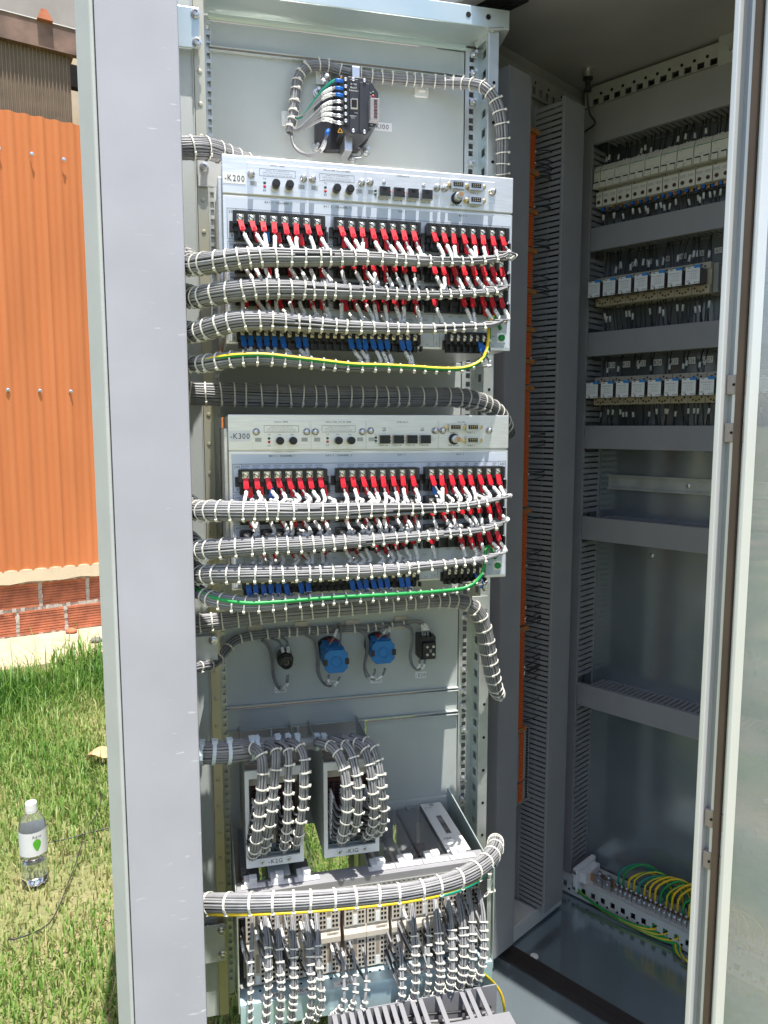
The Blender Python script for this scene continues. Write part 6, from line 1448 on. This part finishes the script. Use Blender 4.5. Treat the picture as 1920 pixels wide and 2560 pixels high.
# looms hanging from the sockets into the duct below
HANG = (
 ([(-0.1835, 0.02, 0.4515), (-0.1862, 0, 0.4106), (-0.1897, -0.02, 0.3763), (-0.1914, -0.03, 0.3416), (-0.1922, -0.03, 0.302)], 4.6, 'white-grey thin loom hanging leftmost from the beige sockets'),
 ([(-0.1649, 0.02, 0.4501), (-0.1618, 0, 0.4231), (-0.1621, -0.02, 0.401), (-0.1647, -0.03, 0.3496), (-0.1702, -0.03, 0.2975)], 7.0, 'second tied loom from the left hanging below the beige sockets'),
 ([(-0.1452, 0.02, 0.4469), (-0.1448, 0, 0.4202), (-0.1449, -0.02, 0.3846), (-0.145, -0.03, 0.3458), (-0.1489, -0.03, 0.2931)], 6.6, 'third tied loom from the left hanging below the beige sockets'),
 ([(-0.1219, 0.02, 0.4431), (-0.1209, 0, 0.416), (-0.1238, -0.02, 0.3808), (-0.1255, -0.03, 0.342), (-0.1305, -0.03, 0.2894)], 7.0, 'fourth tied loom from the left hanging below the beige sockets'),
 ([(-0.0987, 0.02, 0.4393), (-0.0963, 0, 0.4118), (-0.0977, -0.02, 0.376), (-0.0971, -0.03, 0.3366), (-0.1025, -0.03, 0.2972), (-0.1123, -0.02, 0.2772)], 6.4, 'fifth tied loom from the left hanging below the beige sockets'),
 ([(-0.0826, 0.02, 0.4418), (-0.082, 0, 0.4162), (-0.0838, -0.02, 0.3869), (-0.0826, -0.03, 0.3472), (-0.0829, -0.03, 0.3136), (-0.095, -0.02, 0.2805)], 6.0, 'sixth tied loom from the left hanging below the beige sockets'),
 ([(-0.049, 0.02, 0.3791), (-0.0429, 0, 0.3614), (-0.0436, -0.02, 0.3389), (-0.0463, -0.03, 0.3165), (-0.056, -0.025, 0.2956), (-0.0631, 0, 0.2679)], 3.8, 'slim loom left of the two short slim ones under the middle sockets'),
 ([(-0.0275, 0.02, 0.3789), (-0.0227, 0, 0.3612), (-0.0256, -0.02, 0.3355), (-0.0297, -0.03, 0.3167), (-0.0368, -0.025, 0.2935), (-0.0403, 0, 0.2633)], 3.6, 'slim loom in the middle of the three under the middle sockets'),
 ([(-0.0053, 0.02, 0.3645), (-0.0037, 0, 0.3473), (-0.0075, -0.02, 0.3286), (-0.012, -0.03, 0.3099), (-0.0191, -0.025, 0.2866), (-0.0206, 0, 0.2558)], 3.6, 'slim loom right of the three under the middle sockets'),
 ([(0.0542, 0.02, 0.3754), (0.055, 0, 0.3613), (0.0517, -0.02, 0.3348), (0.0485, -0.03, 0.3085), (0.0432, -0.025, 0.2846), (0.0397, 0, 0.2526)], 5.6, 'first tied loom of the right-hand group under the beige sockets'),
 ([(0.0779, 0.02, 0.4317), (0.0765, 0, 0.4067), (0.0736, -0.02, 0.3725), (0.0716, -0.03, 0.3249), (0.0672, -0.025, 0.2904), (0.0601, 0, 0.2557)], 7.2, 'second tied loom of the right-hand group under the beige sockets'),
 ([(0.1028, 0.02, 0.4278), (0.101, 0, 0.4026), (0.0968, -0.02, 0.3684), (0.0936, -0.03, 0.3346), (0.0917, -0.025, 0.2962), (0.0875, 0, 0.2592)], 3.8, 'thin third loom of the right-hand group under the beige sockets'),
 ([(0.1194, 0.02, 0.4287), (0.1174, 0, 0.4069), (0.1147, -0.02, 0.3722), (0.1136, -0.03, 0.3275), (0.1087, -0.025, 0.2911), (0.1013, 0, 0.2565)], 7.6, 'fourth tied loom of the right-hand group under the beige sockets'),
 ([(0.1411, 0.02, 0.4306), (0.1409, 0, 0.403), (0.1373, -0.02, 0.3683), (0.1336, -0.03, 0.3272), (0.1274, -0.025, 0.2928), (0.1204, 0, 0.26)], 8.0, 'fifth tied loom of the right-hand group under the beige sockets'),
 ([(0.1605, 0.02, 0.4311), (0.1611, 0, 0.4068), (0.1568, -0.02, 0.3719), (0.1527, -0.03, 0.3342), (0.148, -0.025, 0.2995), (0.1396, 0, 0.2617)], 8.4, 'sixth and thickest tied loom of the right-hand group under the beige sockets'),
 ([(0.1799, 0.02, 0.4389), (0.1772, 0, 0.4077), (0.1724, -0.02, 0.3727), (0.1685, -0.03, 0.3349), (0.1653, -0.025, 0.3033), (0.1607, 0, 0.2649)], 6.4, 'seventh tied loom of the right-hand group under the beige sockets'),
 ([(0.1971, 0.02, 0.4362), (0.197, 0, 0.408), (0.1922, -0.02, 0.3728), (0.1871, -0.03, 0.3421), (0.1809, -0.025, 0.3075), (0.1749, 0, 0.2694)], 7.2, 'rightmost tied loom hanging below the beige sockets'))
for k, (pts, r, lbl) in enumerate(HANG):
    t = thing('cable_loom', lbl, 'cable loom', RACK, pts[2], 'looms hanging below the beige sockets')
    r *= 0.74; ps = [(*p, r * .001 * (0.72 if i == 0 else 1)) for i, p in enumerate(pts)]
    lo = Loom(t, ps, rs=0.0019, seed=80 + k, nsamp=26, up=(-1, 0, 0))
    lo.ties(0.0135, seed=k, head_dir=(.55 if k > 1 else -.4, -.85, -.1), jitter=.3, start=0.05, end=0.004, width=0.0019, head=0.0027)
    rgl = random.Random(k); top = lo.P3[0]
    for i in range(6 if r > 4 else 2):     # wires leaving the pin holes
        j = rgl.randrange(5, 14); q = lo.P3[min(j, len(lo.P3) - 1)]; dz = rgl.uniform(.010, .026); dx = rgl.uniform(-.018, -.006)
        p = spline([(q.x + dx, 0.029, q.z + dz), (q.x + dx * .75, q.y * .4 + 0.004, q.z + dz * .55), (q.x - r * .0006, q.y - .001, q.z - 0.004)], 9)
        w = MB().tube(p, 0.0018, 6).build('lead', 'wire_dark' if i % 2 else 'wire_grey', t)
        if i % 3 == 0: MB().tube(p[1:5], 0.0025, 6).build('wire_marker', 'marker_print', w)
# big horizontal trunk in front of the tray, with its earth wire
t = thing('cable_bundle', 'broad horizontal trunk bundle with a yellow-green earth wire in front of the beige sockets', 'cable bundle', RACK, (-0.0972, -0.03, 0.4938), 'trunk cable bundles of the swing frame')
bp6 = [mm((-0.2824, 0.06, 0.4602), 14.5), mm((-0.253, 0.03, 0.4751), 15), mm((-0.1865, -0.015, 0.4943), 15), mm((-0.0972, -0.03, 0.4941), 14.5), mm((-0.0035, -0.03, 0.4872), 14), mm((0.061, -0.03, 0.4845), 13.5), mm((0.1306, -0.02, 0.4832), 14.5), mm((0.179, 0, 0.4823), 15.5), mm((0.2172, 0.03, 0.4787), 15), mm((0.2462, 0.07, 0.4703), 14.5), mm((0.2686, 0.12, 0.4538), 14), mm((0.2958, 0.18, 0.4121), 13)]
lo = Loom(t, bp6, rs=0.0019, seed=91, nsamp=60); lo.ties(0.034, seed=6, jitter=.25, width=0.0036, start=0.05, end=0.03)
ew = [(p[0], p[1] - p[3] * .80, p[2] - p[3] * .74) for p in lo.p]
MB().tube(ew, 0.0026, 8, up=(0, 0, 1), mats=None).build('earth_wire', 'wire_yellow', t)
ew2 = [(p[0], p[1] - p[3] * .80 - .0006, p[2] - p[3] * .74 - .0006) for p in lo.p[34:]]
MB().tube(ew2, 0.0028, 8, up=(0, 0, 1)).build('earth_wire', 'wire_teal', t)
pe = (0.2072, 0, 0.4739)
for i in range(3):
    MB().tube(spline([(pe[0] + .002 * i, pe[1], pe[2]), (pe[0] + 0.006, pe[1] + .01, pe[2] - 0.02 - .006 * i), (pe[0] + 0.014 - .01 * i, pe[1] + .004, pe[2] - 0.036 - .004 * i), (pe[0] - .002 + .004 * i, pe[1] - .004, pe[2] - 0.03)], 12), 0.0011, 5).build('tie_tail', 'tie', t)

# ================================================================ grey slotted duct at the bottom of the rack
t = thing('wiring_duct', 'open pale grey slotted duct at the bottom of the rack full of wires', 'wiring duct', RACK, (0.05, -0.05, 0.24))
m = MB(); m.box(-0.072, 0.212, -0.0325, -0.030, 0.238, 0.2965); m.build('back_wall', 'duct_grey', t)
m = MB(); m.box(-0.072, 0.212, -0.112, -0.032, 0.236, 0.238); m.build('base', 'duct_grey', t)
m = MB(); m.box(-0.072, 0.212, -0.1125, -0.085, 0.2885, 0.2915); m.box(-0.072, 0.212, -0.1125, -0.1100, 0.238, 0.2885); m.build('front_lip', 'duct_grey', t, bevel=0.0008)
sl = MB(); sl.add([(0, -0.0325, 0.2935), (0.0075, -0.0325, 0.2935), (0.0075, -0.0325, 0.2960), (0, -0.0325, 0.2960), (0, -0.086, 0.2890), (0.0075, -0.086, 0.2890), (0.0075, -0.086, 0.2913), (0, -0.086, 0.2913)], [(0, 1, 2, 3), (7, 6, 5, 4), (3, 2, 6, 7), (4, 5, 1, 0), (0, 3, 7, 4), (1, 5, 6, 2)]); slm = sl.mesh('slat', 'duct_grey')
for i, x in enumerate(list(np.arange(-0.066, 0.045, 0.0135)) + [0.062, 0.0755, 0.105, 0.146, 0.158, 0.176]): piece('slat', slm, t, (float(x), 0, 0))
rgl = random.Random(2)
for i in range(26):
    y = rgl.uniform(-0.10, -0.045); z = rgl.uniform(0.243, 0.272)
    p = spline([(-0.07, y, z), (-0.03, y + rgl.uniform(-.01, .01), z + rgl.uniform(0, .008)), (0.05, y + rgl.uniform(-.01, .01), z + rgl.uniform(0, .008)), (0.14, y + rgl.uniform(-.01, .01), z), (0.20, y + 0.01, z - 0.008)], 20)
    MB().tube(p, 0.0022, 6).build('wire', 'wire_grey' if i % 3 else 'wire_dark', t)
t = thing('cord', 'single green-yellow wire dropping to the cabinet floor beside the slotted duct', 'wire', RACK, (0.2268, 0.02, 0.2559))
MB().tube(spline([(0.194, -0.01, 0.3054), (0.2078, -0.005, 0.289), (0.2235, 0, 0.2686), (0.234, 0, 0.2495), (0.2394, 0, 0.2279), (0.2459, 0.01, 0.1994)], 24), 0.0026, 6, mats=[0, 0, 1, 1, 1, 0]).build('sheath', ['wire_yellow', 'wire_green'], t)
t = thing('perforated_strut', 'slim galvanised strut standing at the right end of the tray', 'strut', RACK, (0.2171, 0, 0.3144))
a, e = (0.2074, 0, 0.4633), (0.2171, 0, 0.3144)
m = MB(); m.strip(0.0005, 0.0165, e[2], a[2], a[0] + 0.004, a[0] + 0.0052, [(z, z + .0075) for z in np.arange(e[2] + .01, a[2] - .01, .015)], 0.004, 0.012, along='z', face='x'); m.box(a[0] - 0.002, a[0] + 0.004, 0.0, 0.0012, e[2], a[2]); m.box(a[0] + 0.0052, a[0] + 0.0125, 0.0155, 0.0165, e[2], a[2]); m.build('bar', 'galv', t)

# ================================================================ breakers on the mounting plate
rail_t = thing('mounting_rail', 'empty galvanised mounting rail between two ducts on the plate', 'rail', CAB, (-0.6, 0.57, 1.08))
z = (-0.7977, 0.567, 1.0874)[2]
def din_rail(t, z, x0, x1, y=0.5665):
    m = MB(); m.prism([(y, z + 0.0175), (y, z + 0.0135), (y + 0.0065, z + 0.0135), (y + 0.0065, z - 0.0135), (y, z - 0.0135), (y, z - 0.0175), (y + 0.001, z - 0.0175), (y + 0.001, z - 0.0145), (y + 0.0075, z - 0.0145), (y + 0.0075, z + 0.0145), (y + 0.001, z + 0.0145), (y + 0.001, z + 0.0175)], 0, x0, x1)
    return m.build('rail_profile', 'galv', t)
o = din_rail(rail_t, z, -0.915, -0.22)
for x in (-0.72, -0.45): MB().lathe((x, 0.573, z), (0, -1, 0), [(0, 0.005), (0.002, 0.005), (0.003, 0.003)], 10).build('screw', 'steel', rail_t)
q = MB()
for x in (-0.862, -0.672, -0.482):
    for k, s in enumerate(('PHOENIX', 'CONTACT')): text(q, s, (x + 0.004, z + 0.0036 - 0.0072 * k), 0.0050, 0.5726)
    line2(q, [(x - 0.024, z - 0.0065), (x - 0.024, z + 0.0065), (x - 0.016, z + 0.0065), (x - 0.016, z - 0.0065), (x - 0.024, z - 0.0065)], 0.001, 0.5726)
q.build('embossed_lettering', 'door_alu', rail_t)
def rail_thing(z, label):
    t = thing('mounting_rail', label, 'rail', CAB, (-0.6, 0.57, z)); din_rail(t, z, -0.925, -0.22); return t
rail_thing(1.770, 'mounting rail hidden behind the row of white breakers')
rail_thing(1.528, 'mounting rail behind the upper row of relays')
rail_thing(1.302, 'mounting rail behind the lower row of relays')

BW = 0.0354
def make_breaker(x, w, poles, label, num):
    t = thing('circuit_breaker', label, 'breaker', CAB, (x + w / 2, 0.53, 1.712), 'white circuit breakers in a row')
    m = MB(); g = 0.0009
    m.box(g + x, x + w - g, 0.524, 0.566, 1.7175, 1.8055); m.box(g + x, x + w - g, 0.512, 0.524, 1.7175, 1.7490); m.box(x + g, x + w - g, 0.500, 0.518, 1.7560, 1.7925); m.prism([(0.500, 1.7925), (0.518, 1.7925), (0.518, 1.8055), (0.508, 1.8050)], 0, x + g, x + w - g)
    m.build('body', 'breaker', t, bevel=0.0006)
    MB().box(x + 0.0015, x + w - 0.0015, 0.4994, 0.4999, 1.7898, 1.7910).build('stripe', 'breaker_green', t)
    q = MB(); text(q, 'Schneider', (x + min(w * .36, 0.0125), 1.7925 - 0.0008), 0.0016, 0.4993); text(q, 'C60', (x + min(w * .3, 0.008), 1.7870), 0.0017, 0.4995); text(q, 'ON OFF', (x + w * .42, 1.7735), 0.0013, 0.4995)
    for k in range(poles):
        xc = x + w * (k + .5) / poles
        for dz in (0, -0.003): line2(q, [(xc - 0.006, 1.7415 + dz), (xc + 0.006, 1.7415 + dz)], 0.0006, 0.5116)
    q.build('lettering', 'ink', t)
    for k in range(poles):
        xc = x + w * (k + .5) / poles
        m = MB(); m.prism([(0.4995, 1.7665), (0.4955, 1.7650), (0.4945, 1.7545), (0.4995, 1.7535)], 0, xc - 0.0062, xc + 0.0062); m.m = 1; m.box(xc - 0.0055, xc + 0.0055, 0.4975, 0.4994, 1.7668, 1.7685); m.build('toggle', ['breaker', 'dark_hole'], t)
        MB().lathe((xc, 0.5085, 1.7995), (0, -1, 0), [(0, 0.0044), (0.0006, 0.0044)], 10).build('screw', 'maroon', t)
        MB().lathe((xc, 0.5115, 1.7270), (0, -1, 0), [(0, 0.0042), (0.0006, 0.0042)], 10).build('screw', 'maroon', t)
    return t
ordw = ('first', 'second', 'third', 'fourth', 'fifth', 'sixth', 'seventh', 'eighth', 'ninth', 'tenth', 'eleventh')
make_breaker(-0.9374, 0.0166, 1, 'narrow single white breaker at the left end of the breaker row', 0)
for i in range(11):
    make_breaker(-0.9205 + i * BW, BW, 2, '%s two-pole white breaker from the left in the breaker row' % ordw[i], i + 1)
# wiring of the breakers
def plate_wires(label, xs, z0, z1, yb, mark_z, colour='wire_dark', seed=1, clamp=None, group='control wiring on the mounting plate', wob=.004):
    t = thing('control_wiring', label, 'wiring', CAB, (-0.75, 0.55, min(z0, z1)), group); rg_ = random.Random(seed)
    for i, x in enumerate(xs):
        dx = rg_.uniform(-wob, wob); y0 = yb + rg_.uniform(-.004, .010)
        p = spline([(x, y0, z0), (x + dx * .3, y0 + .002, z0 + (z1 - z0) * .3), (x + dx, y0 + .006, z0 + (z1 - z0) * .7), (x + dx * 1.6, 0.545, z1)], 10)
        w = MB().tube(p, 0.0015, 5).build('wire', colour, t)
        if rg_.random() < mark_z:
            k = 2 if rg_.random() < .6 else 3
            MB().tube(p[k:k + 3], 0.0025, 6).build('wire_marker', 'marker_white', w)
        if clamp: MB().cbox((x, y0 - .001, z0), (0.0065, 0.008, 0.009)).build('ferrule', clamp if i % 2 == 0 else 'copper', w)
    return t
xsb = [-0.929 + BW * .25 * k for k in range(36)]
plate_wires('thin dark wires with white markers above the breaker row', xsb, 1.8055, 1.856, 0.535, .5, seed=3)
plate_wires('dark wires with blue ferrules and white markers below the breaker row', [x + .004 for x in xsb], 1.7150, 1.664, 0.530, .55, clamp='blue_plastic', seed=4, wob=.007)
# F labels above breakers
t = thing('marker_labels', 'row of small white circuit labels -F1 to -F8 behind the breaker wires', 'labels', CAB, (-0.75, 0.57, 1.82))
for k in range(8): sticker(t, '-F%d' % (k + 1), (-0.898 + BW * k, 1.826), 0.017, 0.0105, 0.5745)

# ================================================================ interface relays
def relay_unit():
    """clear relay in its screw socket; local origin at lower left of the socket"""
    t = thing('interface_relay', 'x', 'relay', CAB, (0, 0, 0), 'plug-in relays on the mounting plate')
    w = 0.0368
    m = MB(); m.box(0.0003, w, 0.520, 0.566, 0, 0.0635); m.box(0.0003, w, 0.512, 0.520, 0.0, 0.0165); m.box(0.0003, w, 0.514, 0.520, 0.050, 0.0635); m.build('socket', 'socket_beige', t, bevel=0.0008)
    for k, (x, z) in enumerate(((0.006, 0.012), (0.0115, 0.0065), (0.018, 0.0045), (0.0245, 0.0065), (0.030, 0.012), (0.0105, 0.055), (0.018, 0.0585), (0.0255, 0.055))):
        MB().lathe((x, 0.5118 if z < .03 else 0.5138, z), (0, -1, 0), [(0, 0.0022), (0.0005, 0.0022)], 8).build('screw', 'maroon', t)
    m = MB(); m.box(0.0035, 0.0335, 0.474, 0.512, 0.0175, 0.0485); m.build('relay_case', 'clear_cover', t, bevel=0.0008)
    m = MB(); m.box(0.006, 0.031, 0.480, 0.512, 0.019, 0.047); m.build('relay_core', 'maroon', t)
    m = MB(); m.box(0.0028, 0.0342, 0.4715, 0.4742, 0.0135, 0.0505); m.build('face_rim', 'black_plastic', t, bevel=0.0008)
    m = MB(); m.box(0.0038, 0.0332, 0.4708, 0.4715, 0.0145, 0.0495); fc = m.build('face_label', 'label_white', t)
    m = MB(); m.box(0.0210, 0.0345, 0.4695, 0.4714, 0.0455, 0.0512); m.build('test_button', 'label_blue', t, bevel=0.0006)
    q = MB(); y = 0.4706
    text(q, 'Allen-Bradley', (0.0175, 0.0405), 0.0025, y, slant=0, wmax=0.021); line2(q, [(0.0075, 0.0472), (0.0135, 0.0472)], 0.0013, y)
    for k in range(4): line2(q, [(0.013 + .004 * k, 0.026), (0.013 + .004 * k, 0.035)], 0.0003, y); line2(q, [(0.0225 + .0027 * k, 0.0172), (0.0238 + .0027 * k, 0.0172)], 0.0022, y)
    line2(q, [(0.011, 0.0355), (0.028, 0.0355)], 0.0003, y); line2(q, [(0.011, 0.0255), (0.028, 0.0255)], 0.0003, y)
    line2(q, [(0.0065, 0.0215), (0.0135, 0.0215)], 0.0006, y); line2(q, [(0.0065, 0.0191), (0.0125, 0.0191)], 0.0006, y); line2(q, [(0.0110, 0.0165), (0.0140, 0.0165)], 0.003, y)
    q.build('lettering', 'ink', fc)
    return t
proto = relay_unit()
R1 = [-0.9295 + 0.03745 * i for i in range(7)]
R2 = [-0.9265 + 0.0373 * i for i in range(14)]
first = True
for i, x in enumerate(R1):
    lbl = '%s plug-in relay from the left in the upper relay row' % ordw[i]
    if first: proto.location = CAB.world((x, 0, 1.4950)); proto['label'] = lbl; first = False
    else: copy_thing(proto, CAB, (x, 0, 1.4950), lbl)
ordw = ordw + ('twelfth', 'thirteenth', 'fourteenth')
for i, x in enumerate(R2):
    copy_thing(proto, CAB, (x, 0, 1.2695), '%s plug-in relay from the left in the lower relay row' % ordw[i])
t = thing('end_bracket', 'grey end bracket clamped at the right of the upper relay row', 'bracket', CAB, (-0.66, 0.54, 1.50))
m = MB(); m.box(-0.6665, -0.6560, 0.525, 0.566, 1.4960, 1.5570); m.box(-0.656, -0.652, 0.535, 0.566, 1.503, 1.550); m.build('clamp_body', 'terminal_grey', t, bevel=0.001)
rg_ = random.Random(12)
def xs_row(R_, n, w=0.0368): return [x + w * (k + .5) / n + rg_.uniform(-.002, .002) for x in R_ for k in range(n)]
plate_wires('dark wires with white markers above the upper relay row', xs_row(R1, 4), 1.557, 1.620, 0.533, .35, seed=5, wob=.006)
plate_wires('dark wires with white markers below the upper relay row', xs_row(R1, 4), 1.496, 1.434, 0.533, .5, seed=6, wob=.006)
plate_wires('paired dark wires with white markers above the lower relay row', [x + d for x in R2[:10] for d in (.0135, .0205)], 1.333, 1.383, 0.530, .6, seed=7, clamp=None, wob=.003)
plate_wires('dark wires with white markers below the lower relay row', xs_row(R2[:10], 4), 1.270, 1.220, 0.533, .5, seed=8, wob=.008)
LA, LB = (-0.9034, 0.545, 1.3622), (-0.6775, 0.545, 1.3615)
t = thing('marker_labels', 'row of white relay labels -K21 to -K27 on the mounting plate', 'labels', CAB, (-0.75, 0.57, 1.36))
for k in range(9):
    if k < 7: sticker(t, '-K2%d' % (k + 1), (LA[0] + (LB[0] - LA[0]) * k / 6, LA[2] + (LB[2] - LA[2]) * k / 6), 0.0215, 0.0140, 0.5450, cap=.62)
t = thing('marker_labels', 'row of small labels half hidden above the upper relay row', 'labels', CAB, (-0.75, 0.57, 1.59))
for k in range(7): sticker(t, '-K1%d' % (k + 1), (-0.905 + 0.0380 * k, 1.590), 0.016, 0.0120, 0.5700, cap=.6)

# ================================================================ glazed door, open, seen edge-on
t = thing('cabinet_door', 'open glazed cabinet door with pale aluminium edge and brown locking rod', 'door', CAB, (-0.16, -0.38, 0.05))
hx, hy = -0.158, -0.012                 # hinge line
fx_, fy_ = -0.1765, -0.650               # free edge (outer corner)
dv = Vector((fx_ - hx, fy_ - hy, 0)); W_ = dv.length; dv.normalize(); nv = Vector((-dv.y, dv.x, 0))   # nv points out of the outer face
if nv.x < 0: nv = -nv
def dp(s, o, z): p = Vector((hx, hy, 0)) + dv * s + nv * o; return (p.x, p.y, z)
def dbox(mb, s0, s1, o0, o1, z0, z1):
    v = [dp(s0, o0, z0), dp(s1, o0, z0), dp(s1, o1, z0), dp(s0, o1, z0), dp(s0, o0, z1), dp(s1, o0, z1), dp(s1, o1, z1), dp(s0, o1, z1)]
    return mb.add(v, [(0, 3, 2, 1), (4, 5, 6, 7), (0, 1, 5, 4), (1, 2, 6, 5), (2, 3, 7, 6), (3, 0, 4, 7)])
DZ0, DZ1 = 0.06, 1.96
m = MB(); dbox(m, W_ - 0.012, W_, 0.000, 0.0031, DZ0, DZ1); m.build('inner_flange', 'door_alu', t, bevel=0.0006)
m = MB(); dbox(m, W_ - 0.012, W_, 0.0166, 0.0191, DZ0, DZ1); m.build('outer_flange', 'door_alu', t, bevel=0.0006)
m = MB(); dbox(m, W_ - 0.012, W_ - 0.010, 0.0031, 0.0166, DZ0, DZ1); m.build('channel', 'door_grey', t)
m = MB(); dbox(m, W_ - 0.010, W_ - 0.007, 0.0066, 0.0086, DZ0, DZ1); dbox(m, W_ - 0.010, W_ - 0.007, 0.0134, 0.0142, DZ0, DZ1); m.build('channel_rib', 'door_alu', t)
m = MB(); dbox(m, W_ - 0.0095, W_ - 0.0045, 0.0089, 0.0131, DZ0 + .05, DZ1 - .05); m.build('locking_rod', 'rod_brown', t, bevel=0.0008)
for zc in (1.2435, 1.2164, 0.9835, 0.9565):
    m = MB(); dbox(m, W_ - 0.0115, W_ - 0.0060, 0.0033, 0.0087, zc - 0.0055, zc + 0.0055); dbox(m, W_ - 0.0115, W_ - 0.0060, 0.0133, 0.0164, zc - 0.0055, zc + 0.0055); o = m.build('rod_guide', 'clip_tan', t, bevel=0.0005)
    m = MB(); m.cyl(dp(W_ - 0.0058, 0.0076, zc), dp(W_ - 0.0054, 0.0076, zc), 0.0008, n=8); m.build('rivet_hole', 'dark_hole', o)
m = MB(); dbox(m, 0.030, W_ - 0.012, 0.0150, 0.0186, DZ0 + 0.02, DZ1 - 0.02); m.build('glass_pane', 'door_glass', t)
m = MB(); dbox(m, 0, 0.030, 0, 0.0191, DZ0, DZ1); m.build('hinge_stile', 'door_alu', t)
m = MB(); dbox(m, 0.030, W_ - 0.012, 0.0, 0.0191, DZ0, DZ0 + 0.018); m.build('bottom_rail', 'door_alu', t)
m = MB(); dbox(m, 0.030, W_ - 0.012, 0.0, 0.0191, DZ1 - 0.018, DZ1); m.build('top_rail', 'door_alu', t)
for zc in (0.45, 1.55):
    m = MB(); m.cyl(dp(-0.002, 0.010, zc - 0.035), dp(-0.002, 0.010, zc + 0.035), 0.010, n=12); m.build('hinge', 'door_grey', t)
